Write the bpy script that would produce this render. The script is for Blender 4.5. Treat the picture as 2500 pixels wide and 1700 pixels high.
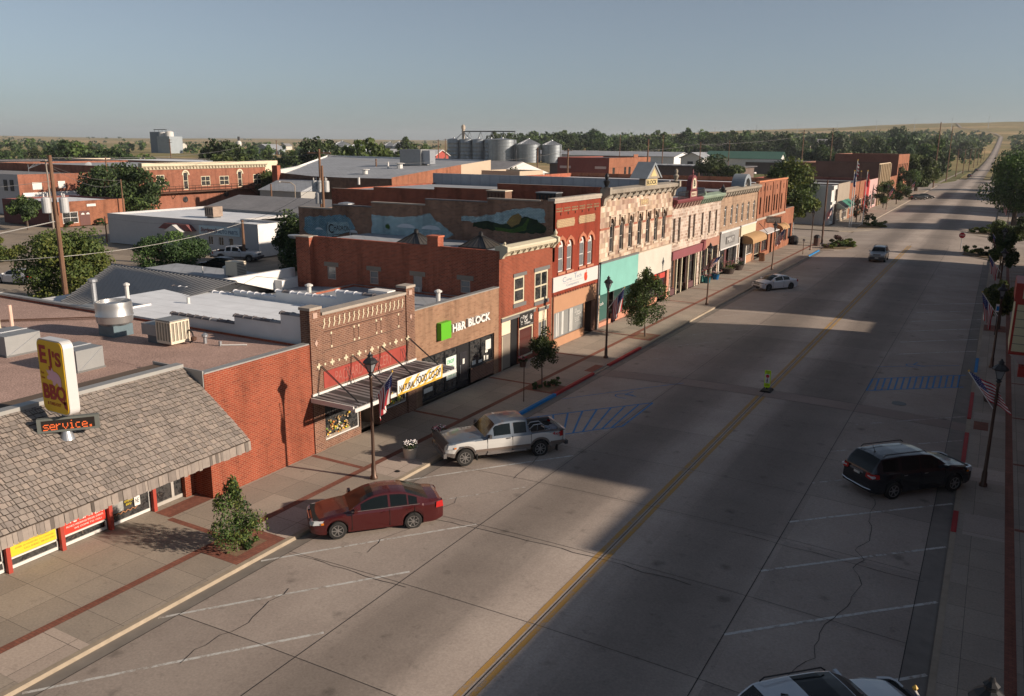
import bpy, bmesh, math, random
from mathutils import Vector, Matrix, noise
for o in list(bpy.data.objects): bpy.data.objects.remove(o)
S = bpy.context.scene
COL = S.collection
R = math.radians
random.seed(7)

# ------------------------------------------------------------ camera
cam = bpy.data.cameras.new('camera'); CAM = bpy.data.objects.new('camera', cam); COL.objects.link(CAM)
cam.sensor_width = 36; cam.lens = 29.58; cam.clip_start = .1; cam.clip_end = 30000
def cam_axes(yaw, pitch, roll):
    f = Vector((-math.sin(yaw)*math.cos(pitch), math.cos(yaw)*math.cos(pitch), -math.sin(pitch)))
    r0 = Vector((math.cos(yaw), math.sin(yaw), 0)); u0 = r0.cross(f)
    return r0*math.cos(roll)+u0*math.sin(roll), u0*math.cos(roll)-r0*math.sin(roll), f
_r, _u, _f = cam_axes(R(29.649), R(13.696), R(.543))
CAM.matrix_world = Matrix(((_r.x,_u.x,-_f.x,0),(_r.y,_u.y,-_f.y,0),(_r.z,_u.z,-_f.z,13.7),(0,0,0,1)))
S.camera = CAM

# ------------------------------------------------------------ world, sun, exposure
SUN_EL, SUN_AZ = 20.0, 11.6           # azimuth measured from +X towards +Y
HAZE = .00008
W = bpy.data.worlds.new('World'); S.world = W; W.use_nodes = True
wn = W.node_tree; bg = wn.nodes['Background']
sky = wn.nodes.new('ShaderNodeTexSky'); sky.sky_type = 'NISHITA'; sky.sun_disc = False
sky.sun_elevation = R(SUN_EL); sky.sun_rotation = R(90-SUN_AZ)
sky.air_density = 1.0; sky.dust_density = 1.2; sky.ozone_density = 4.0; sky.altitude = 1000
hsv = wn.nodes.new('ShaderNodeHueSaturation'); hsv.inputs['Saturation'].default_value = .5; wn.links.new(sky.outputs[0], hsv.inputs['Color'])
tint = wn.nodes.new('ShaderNodeMix'); tint.data_type = 'RGBA'; tint.blend_type = 'MULTIPLY'; tint.inputs[0].default_value = 1; tint.inputs[7].default_value = (.81, .865, .89, 1)
wn.links.new(hsv.outputs[0], tint.inputs[6]); wn.links.new(tint.outputs[2], bg.inputs[0]); bg.inputs[1].default_value = .062
sl = bpy.data.lights.new('sun', 'SUN'); sl.energy = 5.0; sl.angle = R(1.0); sl.color = (1, .83, .66)
SUN = bpy.data.objects.new('sun', sl); COL.objects.link(SUN)
sd = Vector((math.cos(R(SUN_EL))*math.cos(R(SUN_AZ)), math.cos(R(SUN_EL))*math.sin(R(SUN_AZ)), math.sin(R(SUN_EL))))
SUN.rotation_euler = sd.to_track_quat('Z', 'Y').to_euler(); SUN.location = (60, 20, 60)
S.view_settings.view_transform = 'Standard'; S.view_settings.look = 'None'
S.view_settings.exposure = 0.6; S.view_settings.gamma = 1
try: S.cycles.volume_bounces = 0; S.cycles.max_bounces = 6; S.cycles.transparent_max_bounces = 12
except Exception: pass

# ------------------------------------------------------------ materials
MAT = {}
def nodes(name):
    m = bpy.data.materials.new(name); m.use_nodes = True
    nt = m.node_tree; b = nt.nodes['Principled BSDF']; MAT[name] = m
    return m, nt, b
def lk(nt, a, b): nt.links.new(a, b)
def nd(nt, t, **k):
    n = nt.nodes.new(t)
    for a, v in k.items(): setattr(n, a, v)
    return n
def c4(c): return (c[0], c[1], c[2], 1)
def mathn(nt, op, a, b=None, c=None):
    n = nd(nt, 'ShaderNodeMath', operation=op)
    for i, v in enumerate((a, b, c)):
        if v is None: continue
        if isinstance(v, (int, float)): n.inputs[i].default_value = v
        else: lk(nt, v, n.inputs[i])
    return n.outputs[0]
def noise_n(nt, vec, scale, detail=4, rough=.6):
    n = nd(nt, 'ShaderNodeTexNoise'); n.inputs['Scale'].default_value = scale
    n.inputs['Detail'].default_value = detail; n.inputs['Roughness'].default_value = rough
    if vec is not None: lk(nt, vec, n.inputs['Vector'])
    return n
def mixc(nt, fac, a, b, mode='MIX'):
    n = nd(nt, 'ShaderNodeMix', data_type='RGBA', blend_type=mode)
    for i, v in ((0, fac), (6, a), (7, b)):
        if isinstance(v, (int, float)): n.inputs[i].default_value = v
        elif isinstance(v, tuple): n.inputs[i].default_value = c4(v)
        else: lk(nt, v, n.inputs[i])
    return n.outputs[2]
def ramp(nt, fac, stops, interp='LINEAR'):
    n = nd(nt, 'ShaderNodeValToRGB'); cr = n.color_ramp; cr.interpolation = interp
    while len(cr.elements) < len(stops): cr.elements.new(.5)
    for e, (p, c) in zip(cr.elements, stops):
        e.position = p; e.color = c4(c) if isinstance(c, tuple) else (c, c, c, 1)
    lk(nt, fac, n.inputs[0]); return n.outputs[0]
def pos(nt): return nd(nt, 'ShaderNodeNewGeometry').outputs['Position']
def dirt(nt, P, col, amt, scale):
    """multiply a colour by two octaves of soft mottling"""
    n1 = noise_n(nt, P, scale, 5); n2 = noise_n(nt, P, scale*.12, 3)
    f = mathn(nt, 'ADD', mathn(nt, 'MULTIPLY', n1.outputs[0], 1.0), mathn(nt, 'MULTIPLY', n2.outputs[0], 1.0))
    v = ramp(nt, mathn(nt, 'MULTIPLY', f, .5), [(.3, 1-amt), (.7, 1+amt)])
    return mixc(nt, 1.0, col, v, 'MULTIPLY')
def bump(nt, b, h, strength, dist=.02):
    n = nd(nt, 'ShaderNodeBump'); n.inputs['Strength'].default_value = strength; n.inputs['Distance'].default_value = dist
    lk(nt, h, n.inputs['Height']); lk(nt, n.outputs[0], b.inputs['Normal'])
def M(name, col, rough=.8, metal=0, amt=.15, scale=2.0, spec=.3, coat=0, bmp=0, bscale=60):
    if name in MAT: return MAT[name]
    m, nt, b = nodes(name)
    b.inputs['Roughness'].default_value = rough; b.inputs['Metallic'].default_value = metal
    b.inputs['Specular IOR Level'].default_value = spec; b.inputs['Coat Weight'].default_value = coat
    b.inputs['Coat Roughness'].default_value = .08
    P = pos(nt); n = nd(nt, 'ShaderNodeRGB'); n.outputs[0].default_value = c4(col)
    if amt: lk(nt, dirt(nt, P, n.outputs[0], amt, scale), b.inputs['Base Color'])
    else: b.inputs['Base Color'].default_value = c4(col)
    if bmp: bump(nt, b, noise_n(nt, P, bscale, 3).outputs[0], bmp, .01)
    return m
def wallvec(nt):
    """u = x + y, v = z: one set of axes for walls that face X or Y"""
    sp = nd(nt, 'ShaderNodeSeparateXYZ'); lk(nt, pos(nt), sp.inputs[0])
    cb = nd(nt, 'ShaderNodeCombineXYZ'); lk(nt, mathn(nt, 'ADD', sp.outputs[0], sp.outputs[1]), cb.inputs[0])
    lk(nt, sp.outputs[2], cb.inputs[1]); return cb.outputs[0], sp
def bricknode(nt, vec, bw, bh, ms, c1=(0,0,0), c2=(1,1,1), cm=(.5,.5,.5), off=.5):
    n = nd(nt, 'ShaderNodeTexBrick'); n.offset = off
    n.inputs['Scale'].default_value = 1; n.inputs['Brick Width'].default_value = bw; n.inputs['Row Height'].default_value = bh
    n.inputs['Mortar Size'].default_value = ms; n.inputs['Mortar Smooth'].default_value = .1; n.inputs['Bias'].default_value = 0
    n.inputs['Color1'].default_value = c4(c1); n.inputs['Color2'].default_value = c4(c2); n.inputs['Mortar'].default_value = c4(cm)
    lk(nt, vec, n.inputs['Vector']); return n
def BRICK(name, cols, mortar, bw=.21, bh=.075, ms=.009, amt=.18, rough=.9, vec=None):
    if name in MAT: return MAT[name]
    m, nt, b = nodes(name)
    v, sp = wallvec(nt)
    if vec == 'xy': v = pos(nt)
    n = bricknode(nt, v, bw, bh, ms)
    cr = ramp(nt, n.outputs['Color'], [(i/max(1, len(cols)-1), c) for i, c in enumerate(cols)])
    c = mixc(nt, n.outputs['Fac'], cr, mortar)
    mp = nd(nt, 'ShaderNodeMapping'); mp.inputs['Scale'].default_value = (1.1, .16, 1); lk(nt, v, mp.inputs[0])
    sn = noise_n(nt, mp.outputs[0], 1.0, 5, .65); c = mixc(nt, 1.0, c, ramp(nt, sn.outputs[0], [(.32, .66), (.5, 1.0), (.72, 1.14)]), 'MULTIPLY')
    lk(nt, dirt(nt, pos(nt), c, amt, 1.3), b.inputs['Base Color'])
    b.inputs['Roughness'].default_value = rough; b.inputs['Specular IOR Level'].default_value = .2
    inv = mathn(nt, 'SUBTRACT', 1.0, n.outputs['Fac']); bump(nt, b, inv, .5, .012)
    return m
def RIB(name, col, axis, period, amt=.12, rough=.5, metal=.3, depth=.03, dark=.55):
    """standing ribs along a world axis ('x','y','u')"""
    if name in MAT: return MAT[name]
    m, nt, b = nodes(name); v, sp = wallvec(nt)
    src = {'x': sp.outputs[0], 'y': sp.outputs[1], 'u': mathn(nt, 'ADD', sp.outputs[0], sp.outputs[1])}[axis]
    s = mathn(nt, 'PINGPONG', src, period/2)
    f = ramp(nt, mathn(nt, 'DIVIDE', s, period/2), [(0, dark), (.22, 1.0), (1, 1.0)])
    n = nd(nt, 'ShaderNodeRGB'); n.outputs[0].default_value = c4(col)
    c = mixc(nt, 1.0, dirt(nt, pos(nt), n.outputs[0], amt, 1.0), f, 'MULTIPLY')
    lk(nt, c, b.inputs['Base Color']); b.inputs['Roughness'].default_value = rough; b.inputs['Metallic'].default_value = metal
    bump(nt, b, f, .6, depth); return m

roof_white = RIB('white_membrane_roof', (.62,.65,.69), 'y', 1.35, amt=.16, rough=.75, metal=0, depth=.01, dark=.90)
roof_grey = RIB('grey_membrane_roof', (.27,.29,.32), 'u', 1.15, amt=.26, rough=.8, metal=0, depth=.01, dark=.84)
red_brick   = BRICK('red_brick', [(0.19, 0.0397, 0.0206), (0.231, 0.0497, 0.025), (0.154, 0.031, 0.0174)], (0.252, 0.117, 0.0762), bw=.24, bh=.086, ms=.012)
side_brick  = BRICK('weathered_red_brick', [(0.227, 0.0559, 0.032), (0.299, 0.0731, 0.04), (0.17, 0.043, 0.0264)], (0.33, 0.163, 0.112), bw=.24, bh=.086, ms=.011)
brown_brick = BRICK('brown_brick', [(0.136, 0.0638, 0.0425), (0.178, 0.085, 0.0553), (0.102, 0.0467, 0.034)], (0.255, 0.178, 0.136), bw=.24, bh=.086, ms=.012)
mural_brick = BRICK('old_brown_brick', [(.19,.10,.07), (.24,.13,.085), (.13,.075,.055)], (.26,.19,.15), bw=.24, bh=.09, ms=.012, amt=.3)
tan_brick   = BRICK('tan_brick', [(0.245, 0.143, 0.0918), (0.272, 0.16, 0.102), (0.204, 0.112, 0.0714)], (0.245, 0.177, 0.122), bw=.30, bh=.09, ms=.008)
orange_brick= BRICK('orange_brick', [(0.23, 0.0792, 0.0418), (0.266, 0.0972, 0.0504), (0.187, 0.0612, 0.0346)], (0.245, 0.151, 0.108), bw=.24, bh=.086, ms=.01)
smooth_red  = BRICK('smooth_red_brick', [(0.196, 0.0322, 0.0174), (0.217, 0.038, 0.0206)], (0.182, 0.0439, 0.0245), bw=.24, bh=.086, ms=.008, amt=.1)
far_brick   = BRICK('far_red_brick', [(0.221, 0.0795, 0.0503), (0.251, 0.0955, 0.0592), (0.186, 0.0636, 0.0414)], (0.244, 0.133, 0.0944), bw=.26, bh=.10, ms=.012, amt=.2)
yellow_brick= BRICK('buff_brick', [(0.345, 0.247, 0.15), (0.375, 0.277, 0.165)], (0.225, 0.15, 0.0975), bw=.34, bh=.11, ms=.014, amt=.08)
stone_big   = BRICK('checkered_stone', [(.20,.13,.10), (.34,.25,.18), (.46,.35,.27), (.25,.16,.125), (.52,.42,.34), (.36,.27,.20), (.56,.47,.38)], (.34,.27,.21), bw=.50, bh=.38, ms=.012, amt=.12)
stone_pink  = BRICK('pink_stone', [(.24,.165,.13), (.38,.30,.25), (.44,.36,.31), (.28,.20,.16), (.50,.43,.37)], (.50,.44,.38), bw=.62, bh=.28, ms=.022, amt=.12)
stone_tan   = BRICK('tan_stone', [(0.259, 0.176, 0.122), (0.295, 0.205, 0.144), (0.216, 0.144, 0.101)], (0.317, 0.245, 0.187), bw=.55, bh=.26, ms=.016, amt=.14)
paver       = BRICK('brick_paver', [(.19,.075,.055), (.25,.10,.07)], (.13,.07,.055), bw=.2, bh=.1, ms=.008, vec='xy')
white_paint = M('white_paint', (.54,.535,.52), .6, amt=.06)
cream_paint = M('cream_paint', (.48,.44,.33), .6, amt=.08)
white_wall  = M('white_masonry', (.62,.62,.62), .85, amt=.12, scale=1.2, bmp=.3)
dark_metal  = M('dark_metal', (.035,.035,.038), .45, .6, amt=.1)
black_paint = M('black_paint', (.02,.02,.022), .4, amt=.05)
lamp_bronze = M('lamp_bronze', (.10,.065,.05), .45, .5, amt=.1)
galv        = M('galvanised_metal', (.36,.38,.41), .42, .7, amt=.14, scale=1.5)
grey_trim   = M('grey_trim', (.13,.13,.13), .6, amt=.06)
coping      = M('stone_coping', (.33,.29,.25), .85, amt=.2, bmp=.3)
metal_cap   = M('metal_coping', (.34,.34,.33), .5, .5, amt=.12)
wood_pole   = M('pole_wood', (.15,.085,.055), .9, amt=.25, scale=6)
wood_grey   = M('weathered_wood', (.28,.24,.20), .9, amt=.3, scale=6)
rust        = M('rusty_steel', (.10,.055,.04), .8, .3, amt=.3, scale=8)
roof_dark   = M('dark_tar_roof', (.09,.09,.10), .85, amt=.25, scale=.7)
asphalt_sh  = M('asphalt_shingle', (.19,.19,.20), .9, amt=.25, scale=1.5)
maroon      = M('maroon_paint', (.16,.045,.05), .6, amt=.1)
red_paint   = M('red_paint', (.30,.045,.03), .6, amt=.12)
kerb_red    = M('kerb_red_paint', (.33,.03,.03), .75, amt=.2, scale=4)
kerb_blue   = M('kerb_blue_paint', (.012,.17,.42), .75, amt=.15, scale=4)
tinted      = M('tinted_panel', (.03,.03,.035), .15, amt=0, spec=.6)
def glassmat(name, col, rough=.06, spec=.8):
    m, nt, b = nodes(name); b.inputs['Base Color'].default_value = c4(col)
    b.inputs['Roughness'].default_value = rough; b.inputs['Specular IOR Level'].default_value = spec
    return m
glass = glassmat('window_glass', (.03,.034,.038))
def glassvar(m, a_, b_, sc):
    nt = m.node_tree; b = nt.nodes['Principled BSDF']; v, sp = wallvec(nt); n = noise_n(nt, v, sc, 4, .7)
    lk(nt, ramp(nt, n.outputs[0], [(.42, a_), (.52, b_), (.60, a_), (.68, (.13,.11,.09))]), b.inputs['Base Color'])
glassvar(glass, (.012,.014,.016), (.055,.055,.055), 1.3)
glass_grey = glassmat('curtained_glass', (.15,.16,.17), .15)
glass_car = glassmat('vehicle_glass', (.006,.009,.010), .14, .25)
glass_pale = glassmat('pale_blind_glass', (.42,.42,.40), .25, .5)
foliage = []
def leafmat(name, c1, c2):
    m, nt, b = nodes(name); P = pos(nt)
    n = noise_n(nt, P, 1.1, 2); n2 = noise_n(nt, P, 9, 1)
    f = mathn(nt, 'ADD', mathn(nt, 'MULTIPLY', n.outputs[0], .6), mathn(nt, 'MULTIPLY', n2.outputs[0], .4))
    oi = nd(nt, 'ShaderNodeObjectInfo')
    c = ramp(nt, f, [(.35, c1), (.65, c2)])
    hs = nd(nt, 'ShaderNodeHueSaturation'); lk(nt, c, hs.inputs['Color'])
    lk(nt, mathn(nt, 'MULTIPLY_ADD', oi.outputs['Random'], .5, .75), hs.inputs['Value'])
    lk(nt, mathn(nt, 'MULTIPLY_ADD', oi.outputs['Random'], .04, .48), hs.inputs['Hue'])
    lk(nt, hs.outputs[0], b.inputs['Base Color']); b.inputs['Roughness'].default_value = .6
    b.inputs['Specular IOR Level'].default_value = .25
    tr = nd(nt, 'ShaderNodeBsdfTranslucent'); lk(nt, hs.outputs[0], tr.inputs[0])
    mx = nd(nt, 'ShaderNodeMixShader'); mx.inputs[0].default_value = .22
    lk(nt, b.outputs[0], mx.inputs[1]); lk(nt, tr.outputs[0], mx.inputs[2])
    lk(nt, mx.outputs[0], nt.nodes['Material Output'].inputs[0]); return m
leaf_green = leafmat('green_leaves', (.050,.085,.024), (.105,.15,.042))
leaf_dark  = leafmat('dark_leaves', (.022,.042,.018), (.052,.080,.028))
leaf_yellow= leafmat('olive_leaves', (.075,.10,.022), (.15,.17,.04))
leaf_red   = leafmat('purple_leaves', (.05,.025,.025), (.09,.035,.035))
bark = M('bark', (.10,.075,.06), .95, amt=.3, scale=8)

# ------------------------------------------------------------ mesh builder
class MB:
    def __init__(s): s.v = []; s.f = []; s.i = []; s.m = []
    def mi(s, m):
        if m not in s.m: s.m.append(m)
        return s.m.index(m)
    def poly(s, pts, m):
        n = len(s.v); s.v += [tuple(p) for p in pts]; s.f.append(tuple(range(n, n+len(pts)))); s.i.append(s.mi(m))
    def mesh(s, vs, fs, m, M4=None):
        n = len(s.v); k = s.mi(m)
        s.v += [tuple(M4 @ Vector(v)) if M4 else tuple(v) for v in vs]
        s.f += [tuple(n+j for j in f) for f in fs]; s.i += [k]*len(fs)
    def box(s, x0, x1, y0, y1, z0, z1, m, M4=None):
        if x0 > x1: x0, x1 = x1, x0
        if y0 > y1: y0, y1 = y1, y0
        if z0 > z1: z0, z1 = z1, z0
        s.mesh([(x0,y0,z0),(x1,y0,z0),(x1,y1,z0),(x0,y1,z0),(x0,y0,z1),(x1,y0,z1),(x1,y1,z1),(x0,y1,z1)],
               [(0,3,2,1),(4,5,6,7),(0,1,5,4),(1,2,6,5),(2,3,7,6),(3,0,4,7)], m, M4)
    def cyl(s, a, b, r0, r1=None, m=None, n=10, cap=True):
        r1 = r0 if r1 is None else r1
        a = Vector(a); b = Vector(b); d = (b-a).normalized(); q = d.to_track_quat('Z', 'Y')
        vs = []; fs = []
        for c, r in ((a, r0), (b, r1)):
            for k in range(n):
                t = 2*math.pi*k/n; vs.append(c + q @ Vector((r*math.cos(t), r*math.sin(t), 0)))
        for k in range(n): fs.append((k, (k+1) % n, n+(k+1) % n, n+k))
        if cap: fs += [tuple(range(n-1, -1, -1)), tuple(range(n, 2*n))]
        s.mesh(vs, fs, m)
    def tube(s, path, r, m, n=5):
        rr = r if isinstance(r, (list, tuple)) else [r]*len(path)
        P = [Vector(p) for p in path]; vs = []; fs = []
        for i, p in enumerate(P):
            d = (P[min(i+1, len(P)-1)]-P[max(i-1, 0)]).normalized(); q = d.to_track_quat('Z', 'Y')
            for k in range(n):
                t = 2*math.pi*k/n; vs.append(p + q @ Vector((rr[i]*math.cos(t), rr[i]*math.sin(t), 0)))
        for i in range(len(P)-1):
            for k in range(n): fs.append((i*n+k, i*n+(k+1) % n, (i+1)*n+(k+1) % n, (i+1)*n+k))
        fs += [tuple(range(n-1, -1, -1)), tuple(range((len(P)-1)*n, len(P)*n))]
        s.mesh(vs, fs, m)
    def lathe(s, c, prof, m, n=16, M4=None, rot=0):
        vs = []; fs = []
        for r, z in prof:
            for k in range(n):
                t = 2*math.pi*k/n+rot; vs.append((c[0]+r*math.cos(t), c[1]+r*math.sin(t), c[2]+z))
        for i in range(len(prof)-1):
            for k in range(n): fs.append((i*n+k, i*n+(k+1) % n, (i+1)*n+(k+1) % n, (i+1)*n+k))
        fs += [tuple(range(n-1, -1, -1)), tuple(range((len(prof)-1)*n, len(prof)*n))]
        s.mesh(vs, fs, m, M4)
    def prism(s, pts, a0, a1, m, axis='y'):
        """extrude a closed 2D outline: axis y -> pts (x,z); axis x -> pts (y,z); axis z -> pts (x,y)"""
        g = {'y': lambda p, a: (p[0], a, p[1]), 'x': lambda p, a: (a, p[0], p[1]), 'z': lambda p, a: (p[0], p[1], a)}[axis]
        n = len(pts); s.mesh([g(p, a0) for p in pts]+[g(p, a1) for p in pts],
            [tuple(range(n-1, -1, -1)), tuple(range(n, 2*n))]+[(k, (k+1) % n, n+(k+1) % n, n+k) for k in range(n)], m)
    def build(s, name, parent=None, local=False, smooth=None, fixn=True):
        me = bpy.data.meshes.new(name)
        off = Vector((0, 0, 0)) if (parent is None or local) else parent_origin(parent)
        me.from_pydata([Vector(v)-off for v in s.v], [], s.f)
        for m in s.m: me.materials.append(m)
        me.polygons.foreach_set('material_index', s.i)
        if fixn:
            b = bmesh.new(); b.from_mesh(me); bmesh.ops.recalc_face_normals(b, faces=b.faces); b.to_mesh(me); b.free()
        if smooth:
            me.polygons.foreach_set('use_smooth', [True]*len(me.polygons)); me.set_sharp_from_angle(angle=R(smooth))
        me.update()
        o = bpy.data.objects.new(name, me); COL.objects.link(o)
        if parent: o.parent = parent
        return o
ORG = {}
def parent_origin(p):
    o = Vector(p.location)
    while p.parent: p = p.parent; o += Vector(p.location)
    return o
def tag(o, label, cat, group=None):
    o['label'] = label; o['category'] = cat
    if group: o['group'] = group
    return o
def thing(name, label, cat, loc=(0,0,0), rz=0, group=None):
    o = bpy.data.objects.new(name, None); COL.objects.link(o); o.empty_display_size = .2
    o.location = loc; o.rotation_euler = (0, 0, rz); return tag(o, label, cat, group)
def dup(root, loc, rz=0, label=None, scale=None):
    r = root.copy(); COL.objects.link(r); r.location = loc; r.rotation_euler = (0, 0, rz)
    if scale: r.scale = scale
    if label: r['label'] = label
    for ch in list(root.children):
        c = ch.copy(); COL.objects.link(c); c.parent = r
        for g in list(ch.children):
            d = g.copy(); COL.objects.link(d); d.parent = c
    return r
def single(mb, name, label, cat, group=None, **k):
    """one-mesh thing, origin at its base"""
    lo = [min(v[j] for v in mb.v) for j in range(3)]; hi = [max(v[j] for v in mb.v) for j in range(3)]
    c = Vector(((lo[0]+hi[0])/2, (lo[1]+hi[1])/2, lo[2])); mb.v = [tuple(Vector(v)-c) for v in mb.v]
    o = mb.build(name, None, True, **k); o.location = c; return tag(o, label, cat, group)
def struct(mb, name, **k):
    o = mb.build(name, None, True, **k); o['kind'] = 'structure'; return o

# ---- wall panel with rectangular (optionally arched) holes
def P3(pl, ps, u, z): return (ps, u, z) if pl == 'x' else (u, ps, z)
def wall(mb, pl, ps, inward, u0, u1, z0, z1, holes, m, depth=.18, mr=None, arch=()):
    mr = mr or m
    us = sorted({u0, u1, *[h[0] for h in holes], *[h[1] for h in holes]}); zs = sorted({z0, z1, *[h[2] for h in holes], *[h[3] for h in holes]})
    us = [u for u in us if u0-1e-6 <= u <= u1+1e-6]; zs = [z for z in zs if z0-1e-6 <= z <= z1+1e-6]
    for a, b in zip(us, us[1:]):
        for c, d in zip(zs, zs[1:]):
            mu, mz = (a+b)/2, (c+d)/2
            if any(h[0] < mu < h[1] and h[2] < mz < h[3] for h in holes): continue
            mb.poly([P3(pl, ps, a, c), P3(pl, ps, b, c), P3(pl, ps, b, d), P3(pl, ps, a, d)], m)
    q = ps+inward*depth
    for k, h in enumerate(holes):
        a, b, c, d = h[:4]; top = d
        if k in arch:
            r = (b-a)/2; zc = d-r; cu = (a+b)/2; N = 8; pts = []
            for i in range(N+1):
                t = math.pi*i/N; pts.append((cu+r*math.cos(t), zc+r*math.sin(t)))
            for i in range(N):
                p0, p1 = pts[i], pts[i+1]; cn = b if (p0[0]+p1[0])/2 > cu else a
                mb.poly([P3(pl, ps, *p0), P3(pl, ps, *p1), P3(pl, ps, cn, d)], m) if i not in (N//2-1, N//2) else mb.poly([P3(pl, ps, *p0), P3(pl, ps, *p1), P3(pl, ps, cn, d)] if True else [], m)
                mb.poly([P3(pl, ps, *p0), P3(pl, ps, *p1), P3(pl, q, *p1), P3(pl, q, *p0)], mr)
            top = zc
        for (ua, za, ub, zb) in ((a, c, a, top), (b, c, b, top), (a, c, b, c)) + (() if k in arch else ((a, d, b, d),)):
            mb.poly([P3(pl, ps, ua, za), P3(pl, ps, ub, zb), P3(pl, q, ub, zb), P3(pl, q, ua, za)], mr)
def bx(mb, pl, p0, p1, u0, u1, z0, z1, m):
    if pl == 'x': mb.box(p0, p1, u0, u1, z0, z1, m)
    else: mb.box(u0, u1, p0, p1, z0, z1, m)
def window(T, pl, ps, inw, u0, u1, z0, z1, nx=1, nz=2, fm=None, gm=None, fw=.07, rec=.10, name='window', sill=None, arched=False):
    """frame as a part, its pane (and sill) as sub-parts"""
    fm = fm or white_paint; gm = gm or glass
    mb = MB(); a, b = ps+inw*rec, ps+inw*(rec+.06); e = .002
    bx(mb, pl, a, b, u0+e, u0+fw, z0+e, z1-e, fm); bx(mb, pl, a, b, u1-fw, u1-e, z0+e, z1-e, fm)
    bx(mb, pl, a, b, u0+fw, u1-fw, z0+e, z0+fw, fm); bx(mb, pl, a, b, u0+fw, u1-fw, z1-fw, z1-e, fm)
    for i in range(1, nx):
        u = u0+(u1-u0)*i/nx; bx(mb, pl, a, b, u-fw*.35, u+fw*.35, z0+fw, z1-fw, fm)
    for i in range(1, nz):
        z = z0+(z1-z0)*i/nz; bx(mb, pl, a+inw*.004, b, u0+fw, u1-fw, z-fw*.35, z+fw*.35, fm)
    o = mb.build(name, T)
    g = MB(); bx(g, pl, ps+inw*(rec+.035), ps+inw*(rec+.05), u0+fw*.5, u1-fw*.5, z0+fw*.5, z1-fw*.5, gm); g.build('pane', o)
    if sill:
        s = MB(); bx(s, pl, ps-inw*.08, ps+inw*.05, u0-.12, u1+.12, z0-.16, z0-.003, sill); s.build('sill', o)
    return o
def textmb(mb, txt, pl, ps, u0, u1, z0, z1, m, ext=.02, bold=0, shear=0, keep=False, flip=1):
    cu = bpy.data.curves.new('t', 'FONT'); cu.body = txt; cu.size = 1; cu.offset = bold; cu.extrude = 0; cu.shear = shear; cu.resolution_u = 3
    o = bpy.data.objects.new('t', cu); COL.objects.link(o); dg = bpy.context.evaluated_depsgraph_get(); dg.update()
    me = bpy.data.meshes.new_from_object(o.evaluated_get(dg)); vs = [v.co.copy() for v in me.vertices]; fs = [tuple(p.vertices) for p in me.polygons]
    bpy.data.objects.remove(o); bpy.data.meshes.remove(me)
    if not vs: return
    x0 = min(v.x for v in vs); x1 = max(v.x for v in vs); y0 = min(v.y for v in vs); y1 = max(v.y for v in vs)
    sx = (u1-u0)/(x1-x0); sz = (z1-z0)/(y1-y0)
    if keep: sx = sz = min(sx, sz)
    out = []
    for v in vs:
        u = u0+(v.x-x0)*sx if flip > 0 else u1-(v.x-x0)*sx
        out.append(P3(pl, ps, u, z0+(v.y-y0)*sz))
    n = len(vs); mb.mesh(out, fs, m)
    # sides
    from collections import Counter
    cnt = Counter()
    for f in fs:
        for i in range(len(f)): cnt[tuple(sorted((f[i], f[(i+1) % len(f)])))] += 1
    d = ext
    for (i, j), c in cnt.items():
        if c == 1:
            p, q = out[i], out[j]
            sh = (lambda t: (t[0]-d, t[1], t[2])) if pl == 'x' else (lambda t: (t[0], t[1]+d, t[2]))
            mb.poly([p, q, sh(q), sh(p)], m)
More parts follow.
